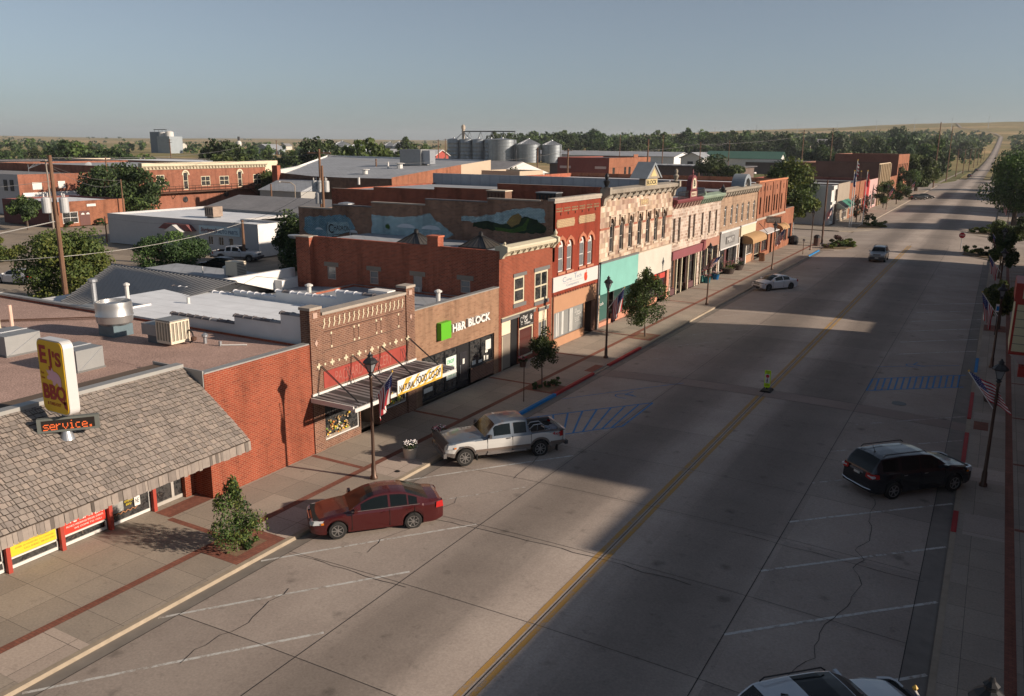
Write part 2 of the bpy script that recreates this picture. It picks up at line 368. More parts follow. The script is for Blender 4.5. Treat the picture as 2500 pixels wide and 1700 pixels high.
# ============================================================ SETTING
def rz(x):                       # cambered road surface
    t = (x+10.15)/10.15
    return -.13+.25*max(0, 1-t*t)
def road_long(y):                # the road climbs the hill far out
    return 0 if y < 470 else 83*((y-470)/2030)**1.85
def concrete(name, c1, c2, bands=False, jw=4.6, jl=4.6, jm=.022, ox=0, oy=0, amt=.14):
    m, nt, b = nodes(name); P = pos(nt)
    sp = nd(nt, 'ShaderNodeSeparateXYZ'); lk(nt, P, sp.inputs[0])
    mp = nd(nt, 'ShaderNodeMapping'); mp.inputs['Location'].default_value = (ox, oy, 0); lk(nt, P, mp.inputs[0])
    j = bricknode(nt, mp.outputs[0], jw, jl, jm, off=0)
    n1 = noise_n(nt, P, .35, 5).outputs[0]
    col = mixc(nt, ramp(nt, n1, [(.35, 0.0), (.65, 1.0)]), c1, c2)
    per = mixc(nt, .20, (1,1,1), j.outputs['Color']); col = mixc(nt, 1.0, col, per, 'MULTIPLY')
    n3 = noise_n(nt, P, 14, 4); col = mixc(nt, 1.0, col, ramp(nt, n3.outputs[0], [(.25, .82), (.75, 1.15)]), 'MULTIPLY')
    if bands:
        xx = mathn(nt, 'DIVIDE', mathn(nt, 'ADD', sp.outputs[0], 21.0), 21.5)
        cb = nd(nt, 'ShaderNodeCombineXYZ'); lk(nt, mathn(nt, 'MULTIPLY', sp.outputs[0], 1.6), cb.inputs[0]); lk(nt, mathn(nt, 'MULTIPLY', sp.outputs[1], .07), cb.inputs[1])
        ns = noise_n(nt, cb.outputs[0], 1.0, 4)
        xw = mathn(nt, 'ADD', xx, mathn(nt, 'MULTIPLY', mathn(nt, 'SUBTRACT', ns.outputs[0], .5), .05))
        f = ramp(nt, xw, [(0, .88), (.2, .95), (.26, .84), (.31, .60), (.35, .56), (.40, .66), (.455, 1.04), (.5, 1.08), (.545, 1.0), (.585, .64), (.64, .55), (.70, .66), (.74, .84), (.78, .92), (1, .86)])
        col = mixc(nt, 1.0, col, f, 'MULTIPLY')
        vo = nd(nt, 'ShaderNodeTexVoronoi'); vo.inputs['Scale'].default_value = .8; lk(nt, P, vo.inputs['Vector'])
        wob = noise_n(nt, P, 6, 3); dd = mathn(nt, 'ADD', vo.outputs['Distance'], mathn(nt, 'MULTIPLY', mathn(nt, 'SUBTRACT', wob.outputs[0], .5), .22))
        msk = ramp(nt, noise_n(nt, P, .45, 2).outputs[0], [(.50, 0.0), (.56, 1.0)])
        st = ramp(nt, dd, [(.07, .62), (.22, 1.0)]); col = mixc(nt, mathn(nt, 'MULTIPLY', msk, 1.0), col, mixc(nt, 1.0, col, st, 'MULTIPLY'))
    sp1 = noise_n(nt, P, 2.2, 6, .75); spots = ramp(nt, sp1.outputs[0], [(.58, 1.0), (.70, .62)]); col = mixc(nt, .7, col, mixc(nt, 1.0, col, spots, 'MULTIPLY'))
    jf = mathn(nt, 'MULTIPLY', j.outputs['Fac'], .8)
    col = mixc(nt, jf, col, (.035,.03,.028)); lk(nt, col, b.inputs['Base Color'])
    b.inputs['Roughness'].default_value = .85; b.inputs['Specular IOR Level'].default_value = .25
    bump(nt, b, n3.outputs[0], .25, .006); return m
road_m = concrete('road_concrete', (.355,.300,.262), (.415,.355,.31), True, 5.07, 4.65, .001, ox=10.15, oy=3.9)
walk_m = concrete('sidewalk_concrete', (.30,.26,.22), (.37,.315,.26), False, 1.52, 1.52, .007, ox=22.15, oy=.3)
walk_pale = concrete('pale_slab_concrete', (.42,.35,.30), (.46,.385,.33), False, 3, 3, .01)
alley_m = concrete('alley_concrete', (.25,.21,.17), (.33,.27,.21), False, 6, 6, .03)
kerb_m = M('kerb_concrete', (.31,.26,.20), .85, amt=.25, scale=3, bmp=.3)
def groundmat():
    m, nt, b = nodes('prairie_ground'); P = pos(nt)
    n = noise_n(nt, P, .004, 6, .65); n2 = noise_n(nt, P, .05, 5, .7)
    c = ramp(nt, n.outputs[0], [(.3, (.33,.235,.12)), (.45, (.42,.30,.155)), (.55, (.31,.235,.115)), (.7, (.46,.33,.17))])
    sp = nd(nt, 'ShaderNodeSeparateXYZ'); lk(nt, P, sp.inputs[0])
    mp = nd(nt, 'ShaderNodeMapping'); mp.inputs['Scale'].default_value = (.0012, .0045, 0); mp.inputs['Rotation'].default_value = (0, 0, .5); lk(nt, P, mp.inputs[0])
    f2 = noise_n(nt, mp.outputs[0], 1, 3); c = mixc(nt, ramp(nt, f2.outputs[0], [(.45, 0.0), (.5, .7)]), c, (.17,.16,.065))
    c = mixc(nt, 1.0, c, ramp(nt, n2.outputs[0], [(.3, .75), (.7, 1.2)]), 'MULTIPLY')
    # town soil close in: paler, greener
    d = nd(nt, 'ShaderNodeVectorMath', operation='LENGTH'); lk(nt, P, d.inputs[0])
    near = ramp(nt, mathn(nt, 'DIVIDE', d.outputs['Value'], 1500), [(.15, 1.0), (.45, 0.0)])
    tn = noise_n(nt, P, .03, 5, .7); town = ramp(nt, tn.outputs[0], [(.35, (.12,.12,.05)), (.5, (.20,.17,.11)), (.65, (.26,.21,.15))])
    c = mixc(nt, near, c, town); lk(nt, c, b.inputs['Base Color']); b.inputs['Roughness'].default_value = .95
    b.inputs['Specular IOR Level'].default_value = .1; return m
ground_m = groundmat()
lawn_m = M('lawn_grass', (.13,.13,.055), .95, amt=.3, scale=.8, spec=.1)

def elev(x, y):
    r = math.hypot(x, y); az = math.degrees(math.atan2(-x, y))         # degrees left of +Y
    t = max(0, min(1, (az+8)/70))
    k = 0
    a = max(-5, min(62, az))
    tab = [(-5, 80, 2500), (1, 79, 2500), (6, 74, 2600), (14, 64, 2900), (22, 46, 3600), (30, 26, 4600), (45, 20, 5200), (62, 24, 5600)]
    for (a0, h0, r0), (a1, h1, r1) in zip(tab, tab[1:]):
        if a0 <= a <= a1:
            f = (a-a0)/(a1-a0); H = h0+(h1-h0)*f; RC = r0+(r1-r0)*f
    s = max(0, min(1, (r-470)/(RC-470)))
    z = H*s**1.85 if s < 1 else H*(1-min(1, (r-RC)/6000)*.5)
    if 640 < r < RC and 2 < az < 33: q_ = min(1, (r-640)/300); z += 11*q_*q_*(3-2*q_)*(1-s)*min(1, (az-2)/4)*min(1, (33-az)/4)
    if r > 900: z += noise.noise(Vector((x*.0011, y*.0011, 0)))*min(1, (r-900)/2000)*9*min(1, abs(x+10)/250)
    return z
mb = MB(); NR, NA = 110, 150; vs = []; fs = []
rad = [6*(12000/6)**(i/(NR-1)) for i in range(NR)]
for i, r in enumerate(rad):
    for k in range(NA):
        a = 2*math.pi*k/NA; x = r*math.sin(a)-10; y = r*math.cos(a)+30
        vs.append((x, y, elev(x, y)-.30))
for i in range(NR-1):
    for k in range(NA): fs.append((i*NA+k, i*NA+(k+1) % NA, (i+1)*NA+(k+1) % NA, (i+1)*NA+k))
fs.append(tuple(range(NA))); mb.mesh(vs, fs, ground_m)
struct(mb, 'ground', smooth=60)

# ---- main street, cross street
def strip(mb, xs, ys, zf, m):
    vs = [(x, y, zf(x, y)) for y in ys for x in xs]; n = len(xs)
    mb.mesh(vs, [(j*n+i, j*n+i+1, (j+1)*n+i+1, (j+1)*n+i) for j in range(len(ys)-1) for i in range(n-1)], m)
XS = [-20.3+20.3*i/20 for i in range(21)]
mb = MB(); strip(mb, XS, [-40, 60, 140, 240, 340, 420], lambda x, y: rz(x), road_m); struct(mb, 'main_street', smooth=60)
mb = MB()
ys = [420+i*40 for i in range(0, 33)]
strip(mb, [-13.6, -12, -10.4, -8.8, -7.2], ys, lambda x, y: (rz(-15.6) if 0 else .02)+elev(x, y)-.05+(.0 if y < 470 else .25), road_m)
struct(mb, 'hill_road', smooth=60)
mb = MB()      # the road bends away over the hill crest
path = [(-10, 1700), (-22, 1850), (-50, 2000), (-95, 2200), (-120, 2480), (-180, 2600)]
for (xa, ya), (xb, yb) in zip(path, path[1:]):
    mb.poly([(xa-1.8, ya, elev(xa, ya)+.6), (xb-1.8, yb, elev(xb, yb)+.6), (xb+1.8, yb, elev(xb, yb)+.6), (xa+1.8, ya, elev(xa, ya)+.6)], walk_m)
struct(mb, 'hill_track')
mb = MB(); mb.poly([(-190, 136.6, -.10), (-20.3, 136.6, -.10), (-20.3, 148.6, -.10), (-190, 148.6, -.10)], road_m)
mb.poly([(0, 136.6, -.10), (160, 136.6, -.10), (160, 150.6, -.10), (0, 150.6, -.10)], road_m); struct(mb, 'cross_street')
mb = MB(); mb.poly([(-300, 358, -.09), (-20.3, 358, -.09), (-20.3, 372, -.09), (-300, 372, -.09)], road_m); struct(mb, 'cross_street')
# ---- sidewalks
def slab(mb, pts, z0, z1, m): mb.prism(pts, z0, z1, m, 'z')
mb = MB(); slab(mb, [(-27.6, -20), (-20.45, -20), (-20.45, 120), (-18.6, 120.6), (-16.2, 123.0), (-15.9, 127), (-17.2, 131.5), (-19.5, 135.2), (-22, 136.4), (-40, 136.4), (-40, 126), (-27.6, 126)], -.25, 0, walk_m)
struct(mb, 'sidewalk')
mb = MB(); slab(mb, [(-60, 148.8), (-22.5, 149.2), (-19, 152), (-16.4, 156.6), (-16.0, 161), (-17.5, 166), (-20.45, 168), (-20.45, 352), (-24, 356), (-60, 357), (-60, 262), (-25.36, 262), (-25.36, 158), (-60, 156)], -.25, 0, walk_m)
struct(mb, 'sidewalk')
mb = MB(); slab(mb, [(.15, -20), (5.1, -20), (5.1, 118), (60, 118), (60, 136.4), (4, 136.4), (-1, 134), (-3.6, 130.4), (-4.0, 127), (-3.4, 124), (-.3, 121.6), (.15, 121)], -.25, 0, walk_m)
struct(mb, 'sidewalk')
mb = MB(); slab(mb, [(60, 150.8), (2, 150.9), (-2.5, 153.5), (-5.2, 158), (-5.0, 161.4), (-2.4, 163), (.15, 166), (.15, 350), (30, 350), (30, 165), (60, 165)], -.25, 0, walk_m)
struct(mb, 'sidewalk')
mb = MB(); slab(mb, [(-60, 373), (-23, 374), (-20, 378), (-16.8, 400), (-16.8, 700), (-120, 700), (-120, 373)], -.3, .02, lawn_m)
slab(mb, [(-4, 400), (40, 400), (40, 700), (-4, 700)], -.3, .02, lawn_m); o = struct(mb, 'verge_lawn')
mb = MB(); mb.poly([(-22.1, 376, .05), (-20.9, 376, .05), (-19.6, 690, .05), (-20.4, 690, .05)], walk_m)
for y in (420, 470, 520, 600): mb.poly([(-60, y, .05), (-16.8, y, .05), (-16.8, y+2.5, .05), (-60, y+2.5, .05)], walk_m)
struct(mb, 'verge_footpath')
# kerbs (coloured runs are pieces of the kerb)
mb = MB()
def kerb(x0, x1, ya, yb, m, dz=.006): mb.box(x0, x1, ya, yb, -.27, dz, m)
kerb(-20.45, -20.27, -20, 36.0, kerb_m); kerb(-20.45, -20.27, 36.0, 40.7, kerb_blue, .02); kerb(-20.45, -20.27, 40.7, 45.9, kerb_red, .02)
kerb(-20.45, -20.27, 45.9, 48.2, kerb_m, -.06); kerb(-20.45, -20.27, 48.2, 53.8, kerb_red, .02); kerb(-20.45, -20.27, 53.8, 112.5, kerb_m)
kerb(-20.45, -20.27, 112.5, 119.5, kerb_blue, .02)
kerb(-.03, .15, -20, 32.7, kerb_m); kerb(-.03, .15, 32.7, 34.8, kerb_red, .02); kerb(-.03, .15, 34.8, 40.3, kerb_m)
kerb(-.03, .15, 40.3, 45.4, kerb_red, .02); kerb(-.03, .15, 45.4, 48.1, kerb_m, -.06); kerb(-.03, .15, 48.1, 53.5, kerb_red, .02)
kerb(-.03, .15, 53.5, 58.6, kerb_m); kerb(-.03, .15, 58.6, 62.8, kerb_blue, .02); kerb(-.03, .15, 62.8, 121, kerb_m)
struct(mb, 'kerb')
# ---- inlaid bricks and pale slabs in the sidewalks
Z1 = .004; Z2 = .008
mb = MB()
def rect(x0, x1, y0, y1, z, m): mb.poly([(x0, y0, z), (x1, y0, z), (x1, y1, z), (x0, y1, z)], m)
rect(-22.45, -22.15, -20, 132, Z1, paver); rect(1.70, 2.0, -20, 116, Z1, paver)
for k in range(-1, 13):
    y = 26.45+k*7.62-.0
    rect(-25.3, -22.46, y-.12, y+.12, Z1, paver); 
    if k > 0: rect(2.01, 5.0, y-.12, y+.12, Z1, paver)
rect(-22.14, -20.46, 17.6, 19.85, Z1, paver); rect(-22.14, -20.46, 40.55, 42.35, Z1, paver); rect(-22.14, -20.46, 56.0, 58.2, Z1, paver)
rect(-21.05, -20.46, 46.0, 47.8, Z1, paver); rect(.3, .95, 46.2, 47.7, Z1, paver)
rect(-26.2, -25.37, 18.9, 20.9, Z1, paver); rect(.2, 1.69, 73, 75.6, Z1, paver)
struct(mb, 'brick_paving')
mb = MB(); rect(-22.14, -20.46, 26.3, 28.3, Z1, walk_pale); rect(-22.14, -20.46, 19.86, 22.0, Z1, walk_pale); rect(.35, 1.69, 32.7, 34.8, Z1, walk_pale)
rect(-22.14, -20.46, 10.3, 12.3, Z1, walk_pale); rect(.25, 1.69, 48.2, 49.4, Z1, walk_pale); rect(.25, 1.69, 38.6, 40.4, Z1, walk_pale); struct(mb, 'pale_paving_slab')
# mulch in tree pits
mulch = M('tree_pit_mulch', (.20,.13,.085), .95, amt=.4, scale=9, bmp=.8, bscale=25)
mb = MB(); rect(-21.9, -20.9, 18.0, 19.4, Z2, mulch); rect(-21.95, -20.75, 40.8, 42.1, Z2, mulch); rect(-21.95, -20.8, 56.3, 57.9, Z2, mulch)
# planting beds on the corner islands
bed = M('planting_bed_soil', (.12,.085,.05), .95, amt=.4, scale=3)
mb.prism([(-20.2, 120.9), (-17.4, 122.6), (-16.5, 127), (-18.2, 132), (-20.3, 131)], -.02, .10, bed, 'z')
mb.prism([(-20.6, 155.5), (-17.2, 157.8), (-16.8, 161.8), (-19.6, 166), (-20.8, 163)], -.02, .10, bed, 'z')
mb.prism([(-.3, 122.4), (2.2, 122.0), (2.2, 127), (-1.5, 130.4), (-3.2, 129), (-3.3, 124.8)], -.02, .10, bed, 'z')
mb.prism([(-3.9, 157.3), (3.0, 155.5), (3.0, 161), (-1, 161.4)], -.02, .10, bed, 'z')
struct(mb, 'planting_soil')

# ---- painted road markings and joints
def paintmat(name, col, wear=.5):
    m, nt, b = nodes(name); P = pos(nt)
    n = noise_n(nt, P, 7, 5, .75); n2 = noise_n(nt, P, .9, 3)
    f = mathn(nt, 'ADD', mathn(nt, 'MULTIPLY', n.outputs[0], .6), mathn(nt, 'MULTIPLY', n2.outputs[0], .4))
    lk(nt, mixc(nt, ramp(nt, f, [(wear-.06, 0.0), (wear+.06, 1.0)]), col, (.25,.21,.18)), b.inputs['Base Color'])
    b.inputs['Roughness'].default_value = .8; return m
yel = paintmat('yellow_road_paint', (.36,.21,.055), .56); whi = paintmat('white_road_paint', (.50,.50,.48), .53)
whi2 = paintmat('worn_white_road_paint', (.42,.41,.39), .47); blu = paintmat('blue_road_paint', (.025,.16,.38), .60)
def seg(mb, a, b, w, m, dz=.006, n=6):
    a = Vector(a); b = Vector(b); d = (b-a).normalized(); q = Vector((-d.y, d.x))*(w/2)
    for i in range(n):
        p = a.lerp(b, i/n); r_ = a.lerp(b, (i+1)/n)
        pts = [p-q, r_-q, r_+q, p+q]; mb.poly([(t.x, t.y, rz(t.x)+dz) for t in pts], m)
mb = MB()
seg(mb, (-10.32, -15), (-10.32, 46.0), .17, yel, n=3); seg(mb, (-9.98, -15), (-9.98, 46.0), .17, yel, n=3)
seg(mb, (-10.32, 47.6), (-10.32, 131), .17, yel, n=3); seg(mb, (-9.98, 47.6), (-9.98, 131), .17, yel, n=3)
for k in range(-2, 5):                                   # left stalls near
    y = 14.28+4.09*k; seg(mb, (-20.15, y), (-15.2, y+5.8), .11, whi if k in (-1, 0, 1, 3) else whi2)
for k in range(9):
    y = 49.7+4.2*k; seg(mb, (-19.95, y), (-15.4, y+5.2), .10, whi2)
for k in range(6): seg(mb, (-19.95, 88+4.3*k), (-15.5, 93.2+4.3*k), .10, whi2)
for k in range(-3, 5):                                   # right stalls near
    y = 31.52+4.3*k; seg(mb, (-.1, y), (-5.3, y-5.5), .11, whi if k < 2 else whi2)
for k in range(13):
    y = 65.6+4.27*k; seg(mb, (-.1, y), (-4.9, y-4.9), .10, whi2 if k > 5 else whi)
# access aisles, hatched blue
def hatch(A, B, C, D, n, m=blu):
    A, B, C, D = map(Vector, (A, B, C, D))
    seg(mb, A, B, .11, m); seg(mb, D, C, .11, m); seg(mb, B, C, .11, m, n=2)
    for i in range(1, n):
        t = i/n; p = A.lerp(B, t); q = D.lerp(C, t*.98)
        seg(mb, p, q, .10, m, n=2)
hatch((-19.9, 36.2), (-14.95, 41.76), (-14.85, 37.26), (-17.9, 33.6), 9)
seg(mb, (-19.7, 40.3), (-14.76, 46.4), .06, blu)
hatch((-.45, 58.0), (-5.28, 53.3), (-5.26, 50.4), (-.45, 54.9), 15)
seg(mb, (-.9, 60.3), (-5.4, 56.6), .06, blu)
# wheelchair mark
for c, s in (((-16.8, 42.3), 1), ((-3.4, 58.3), .9)):
    pts = [(.55*math.cos(a)*s, .42*math.sin(a)*s) for a in [math.pi*(.15+1.5*i/10) for i in range(11)]]
    for p, q in zip(pts, pts[1:]): seg(mb, (c[0]+p[0], c[1]+p[1]), (c[0]+q[0], c[1]+q[1]), .07, blu, n=1)
    seg(mb, (c[0]-.1, c[1]+.3), (c[0]+.1, c[1]+1.1), .07, blu, n=1); seg(mb, (c[0]-.1, c[1]+.3), (c[0]+.6, c[1]+.2), .07, blu, n=1)
seg(mb, (-19.5, 120.5), (-9.5, 119.4), .22, whi2); seg(mb, (-9.4, 124.5), (-4.4, 122.8), .3, whi2)
struct(mb, 'road_markings')
mb = MB(); xw = paver
for i in range(20):
    x0, x1 = XS[i], XS[i+1]
    mb.poly([(x0, 45.95, rz(x0)+.004), (x1, 45.95, rz(x1)+.004), (x1, 47.35, rz(x1)+.004), (x0, 47.35, rz(x0)+.004)], M('crosswalk_brick', (.25,.20,.175), .9, amt=.12, scale=3))
struct(mb, 'brick_crosswalk')
# gutter pans, a little darker, beside both kerbs
mb = MB(); gm = M('gutter_concrete', (.19,.17,.15), .85, amt=.25, scale=2)
for xa, xb in ((-20.26, -19.75), (-.72, -.04)):
    mb.poly([(xa, -20, rz(xa)+.003), (xb, -20, rz(xb)+.003), (xb, 119.5, rz(xb)+.003), (xa, 119.5, rz(xa)+.003)], gm)
struct(mb, 'gutter')
# tar-dark joints and wandering cracks
dk = M('joint_sealant', (.03,.027,.025), .7, amt=0)
mb = MB()
for x, w in ((-10.15, .03), (-5.3, .026), (-15.05, .022), (-.72, .024), (-19.75, .022)): seg(mb, (x, -15), (x, 119 if abs(x+10) > 8 else 134), w, dk, .009, n=2)
rnd = random.Random(3)
def crack(x, y, y2, w=.018, wob=.22):
    p = Vector((x, y)); 
    while p.y < y2:
        q = Vector((p.x+rnd.uniform(-wob, wob)+(x-p.x)*.12, p.y+rnd.uniform(.25, .6))); seg(mb, p, q, w*rnd.uniform(.6, 1.3), dk, .009, n=1); p = q
crack(-2.9, 16, 36.5); crack(-17.6, 13, 17.2, .02); crack(-17.3, 20.5, 25.5, .02); crack(-16.2, 28.7, 33, .02, .2)
def xcrack(x0, x1, y, w=.03):
    p = Vector((x0, y))
    while p.x < x1:
        q = Vector((p.x+rnd.uniform(.3, .7), p.y+rnd.uniform(-.07, .07)+(y-p.y)*.3)); seg(mb, p, q, w*rnd.uniform(.6, 1.4), dk, .009, n=1); p = q
xcrack(-19.7, -7, 23.9, .024); xcrack(-19.7, -15.2, 19.2, .02); xcrack(-7, -.8, 28.3, .02)
for y in (-3.9, .75, 5.4, 10.05, 14.7, 19.35, 24.2, 28.85, 33.3, 37.9, 42.4, 51.5, 56.1, 60.7, 65.4, 70, 74.6, 79.3): seg(mb, (-19.75, y), (-.72, y), .015, dk, .009, n=10)
for y in (45.9, 47.4): seg(mb, (-19.75, y), (-.72, y), .03, dk, .010, n=10)
struct(mb, 'road_joints')
# alley and rear lots
mb = MB(); mb.poly([(-240, 20, -.12), (-25.5, 20, -.12), (-25.5, 136, -.12), (-240, 136, -.12)], alley_m)
mb.poly([(-170, 150, -.12), (-45, 150, -.12), (-45, 356, -.12), (-170, 356, -.12)], alley_m); struct(mb, 'alley_pavement')
# ============================================================ BUILDINGS
def shell(T, x0, x1, y0, y1, h, fm, sm, rm, par=.35, th=.28, holes=(), depth=.2, cop=None, arch=(), mr=None, rname='roof', sholes=(), flat=False):
    mb = MB()
    wall(mb, 'x', x1, -1, y0, y1, 0, h, list(holes), fm, depth, mr, arch)
    wall(mb, 'y', y0, 1, x0, x1, 0, h, list(sholes), sm, .15)
    zr = h-par; hb = zr-.005 if flat else h
    mb.poly([(x0,y1,0),(x1,y1,0),(x1,y1,hb),(x0,y1,hb)], sm); mb.poly([(x0,y0,0),(x0,y1,0),(x0,y1,hb),(x0,y0,hb)], sm)
    a, b, c, d = x0+th, x1-th, y0+th, y1-th
    for p, q, r_, s_ in (((x0,y0),(x1,y0),(b,c),(a,c)), ((x1,y0),(x1,y1),(b,d),(b,c)), ((x1,y1),(x0,y1),(a,d),(b,d)), ((x0,y1),(x0,y0),(a,c),(a,d)))[:2 if flat else 4]:
        mb.poly([(*p,h),(*q,h),(*r_,h),(*s_,h)], cop or sm); mb.poly([(*s_,h),(*r_,h),(*r_,zr-.02),(*s_,zr-.02)], sm)
    w = mb.build('wall', T)
    r = MB(); r.box(x0+.01 if flat else a-.01, b+.01, c-.01, y1-.01 if flat else d+.01, zr-.15, zr, rm); r.build(rname, T)
    return w
XF = -25.35
def backing(T, u0, u1, z0, z1, m=None, x=XF-.32):
    mb = MB(); mb.box(x-.03, x, u0, u1, z0, z1, m or black_paint); return mb

# ---------------- barbecue restaurant with the shake mansard
T = thing('restaurant', 'low barbecue restaurant with a weathered wood shake mansard roof and a red brick end wall', 'restaurant', (-36, 15, 0))
mb = MB()
wall(mb, 'x', XF, -1, 20.92, 26.66, 0, 5.06, [], red_brick)
mb.poly([(XF,20.92,0),(-28.2,20.92,0),(-28.2,20.92,5.06),(XF,20.92,5.06)], red_brick)
mb.poly([(XF,26.66,5.06),(XF-.3,26.66,5.06),(XF-.3,20.92,5.06),(XF,20.92,5.06)], metal_cap)
mb.box(-27.6, -27.3, 18.6, 20.9, 0, 2.7, red_brick); mb.box(-26.6, -26.35, 20.45, 20.9, 0, 2.6, red_brick)
mb.poly([(-28.2,-12,0),(-28.2,19.2,0),(-28.2,19.2,4.6),(-28.2,-12,4.6)], tinted)
mb.poly([(-49,-12,0),(-49,26.66,0),(-49,26.66,5.0),(-49,-12,5.0)], side_brick)
mb.poly([(-49,26.6,0),(XF,26.6,0),(XF,26.6,5.0),(-49,26.6,5.0)], side_brick); mb.build('wall', T)
gravel = M('gravel_roof', (.33,.225,.19), .95, amt=.22, scale=1.1, bmp=.8, bscale=30)
def gravelfix():
    nt = gravel.node_tree; b = nt.nodes['Principled BSDF']; P = pos(nt); n = noise_n(nt, P, 16, 3, .8)
    src = b.inputs['Base Color'].links[0].from_socket
    v = ramp(nt, n.outputs[0], [(.35, .55), (.5, 1.0), (.62, 1.45)]); lk(nt, mixc(nt, 1.0, src, v, 'MULTIPLY'), b.inputs['Base Color'])
gravelfix()
mb = MB(); mb.box(-49, -26.75, -12, 20.9, 4.7, 4.88, gravel); mb.box(-49, XF-.3, 20.905, 26.6, 4.7, 4.885, gravel); mb.build('gravel_roof', T)
mb = MB(); mb.box(-49.25, -48.95, -12, 26.9, 4.2, 5.12, metal_cap)
mb.box(-48.95, -37.5, 26.61, 26.9, 4.2, 5.1, metal_cap); mb.box(-26.82, -26.42, -12, 20.9, 5.20, 5.33, metal_cap)
mb.box(XF-.34, XF+.03, 20.94, 26.6, 5.062, 5.12, metal_cap); mb.box(-28.2, XF-.02, 20.88, 20.935, 4.55, 5.20, metal_cap); mb.build('metal_coping', T)
# shakes: overlapping courses of split wood, each shake its own slightly lifted quad
shake = M('cedar_shake', (.25,.218,.195), .95, amt=.2, scale=5)
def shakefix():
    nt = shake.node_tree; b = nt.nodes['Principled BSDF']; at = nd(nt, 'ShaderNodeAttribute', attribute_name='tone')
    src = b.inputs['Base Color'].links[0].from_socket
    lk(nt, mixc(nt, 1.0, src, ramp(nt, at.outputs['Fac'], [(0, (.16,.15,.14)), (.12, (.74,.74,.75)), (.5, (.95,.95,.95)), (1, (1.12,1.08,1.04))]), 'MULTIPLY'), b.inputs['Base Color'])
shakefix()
rs = random.Random(5)
prof = [(-26.55, 5.25), (-26.25, 5.06), (-25.9, 4.86), (-25.0, 4.28), (-24.1, 3.66), (-23.35, 3.12), (-23.06, 2.86)]
L = [0]
for (a, b), (c, d) in zip(prof, prof[1:]): L.append(L[-1]+math.hypot(c-a, d-b))
def onprof(s):
    s = max(0, min(L[-1]-1e-6, s))
    for k in range(len(L)-1):
        if L[k] <= s <= L[k+1]:
            t = (s-L[k])/(L[k+1]-L[k]); a, b = prof[k], prof[k+1]; return a[0]+(b[0]-a[0])*t, a[1]+(b[1]-a[1])*t
mb = MB(); tones = []
def lift(s, d):
    x, z = onprof(s); return x+d*.57, z+d*.82
nco = 21; cl = L[-1]/nco
for c in range(nco):
    s0 = c*cl; s1 = s0+cl*1.16; y = 9.0-12*0
    y = 2.0
    while y < 20.86:
        w = rs.choice([.09, .12, .15, .19, .23]); y2 = min(y+w, 20.88); j = rs.uniform(-.02, .02); e = rs.uniform(.03, .06)
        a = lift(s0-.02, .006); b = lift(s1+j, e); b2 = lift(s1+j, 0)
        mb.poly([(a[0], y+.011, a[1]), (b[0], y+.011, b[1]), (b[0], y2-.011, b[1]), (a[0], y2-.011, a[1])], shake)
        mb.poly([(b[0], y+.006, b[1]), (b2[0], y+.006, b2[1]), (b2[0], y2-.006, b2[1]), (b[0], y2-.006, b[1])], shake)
        t = .15+.85*rs.random(); tones += [t, .0]; y = y2  # near-black butt ends paint a shadow line under each course, plus weathered grain
y = 2.0
while y < 20.86:                           # vertical shake fascia
    w = rs.choice([.10, .14, .17]); y2 = min(y+w, 20.88); e = rs.uniform(0, .03); zb = 2.50+rs.uniform(-.03, .03)
    mb.poly([(-23.03+e, y+.004, 2.86), (-23.03+e, y2-.004, 2.86), (-23.01+e, y2-.004, zb), (-23.01+e, y+.004, zb)], shake)
    t = rs.random()*.7; tones.append(t); y = y2
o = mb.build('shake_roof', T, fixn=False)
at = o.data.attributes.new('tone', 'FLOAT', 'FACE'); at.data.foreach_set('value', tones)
mb = MB(); mb.prism([(p[0], p[1]-.02) for p in prof]+[(-23.06, 2.52), (-23.2, 2.50), (-23.2, 2.72), (-28.1, 2.72), (-28.1, 5.1), (-26.6, 5.1)], 2.0, 20.87, M('roof_underlay', (.10,.075,.06), .95), 'y'); mb.build('mansard_frame', T)
for k in range(-1, 4):                     # red posts
    y = 13.5+1.835*k
    m2 = MB(); m2.box(-26.42, -26.27, y-.07, y+.07, 0, 2.73, red_paint); m2.build('post', T)
for k in range(-1, 3):                     # storefront bays between posts
    y0, y1 = 13.5+1.835*k+.08, 13.5+1.835*(k+1)-.08
    m2 = MB(); m2.box(-26.55, -26.47, y0, y1, .03, .14, white_paint)
    if k < 1 or k < 2 and k > -2 and False or k in (-1, 0, 1): m2.box(-26.55, -26.47, y0, y1, .36, .42, white_paint)
    m2.box(-26.55, -26.47, y0, y0+.05, .14, 2.70, white_paint); m2.box(-26.55, -26.47, y1-.05, y1, .14, 2.70, white_paint)
    w = m2.build('shop_window', T)
    g = MB(); g.box(-26.53, -26.51, y0+.05, y1-.05, .14, 2.69, glass); g.build('pane', w)
m2 = MB(); sf = M('storefront_aluminium', (.42,.40,.37), .5, .3)
for a, b in ((19.09, 19.2), (19.93, 20.05), (20.75, 20.86)): m2.box(-26.62, -26.52, a, b, .02, 2.7, sf)
m2.box(-26.62, -26.52, 19.2, 19.93, .02, .16, sf); m2.box(-26.62, -26.52, 20.05, 20.75, .02, .16, sf)
o = m2.build('door', T); g = MB(); g.box(-26.59, -26.56, 19.2, 19.93, .16, 2.7, glass); g.box(-26.59, -26.56, 20.05, 20.75, .16, 2.7, glass); g.build('pane', o)
ysn = M('yellow_vinyl', (.58,.45,.03), .5, amt=.03); rsn = M('red_vinyl', (.62,.04,.025), .5, amt=.03); txt_k = M('sign_black', (.02,.02,.02), .6, amt=0); txt_w = M('sign_white', (.60,.60,.58), .6, amt=0)
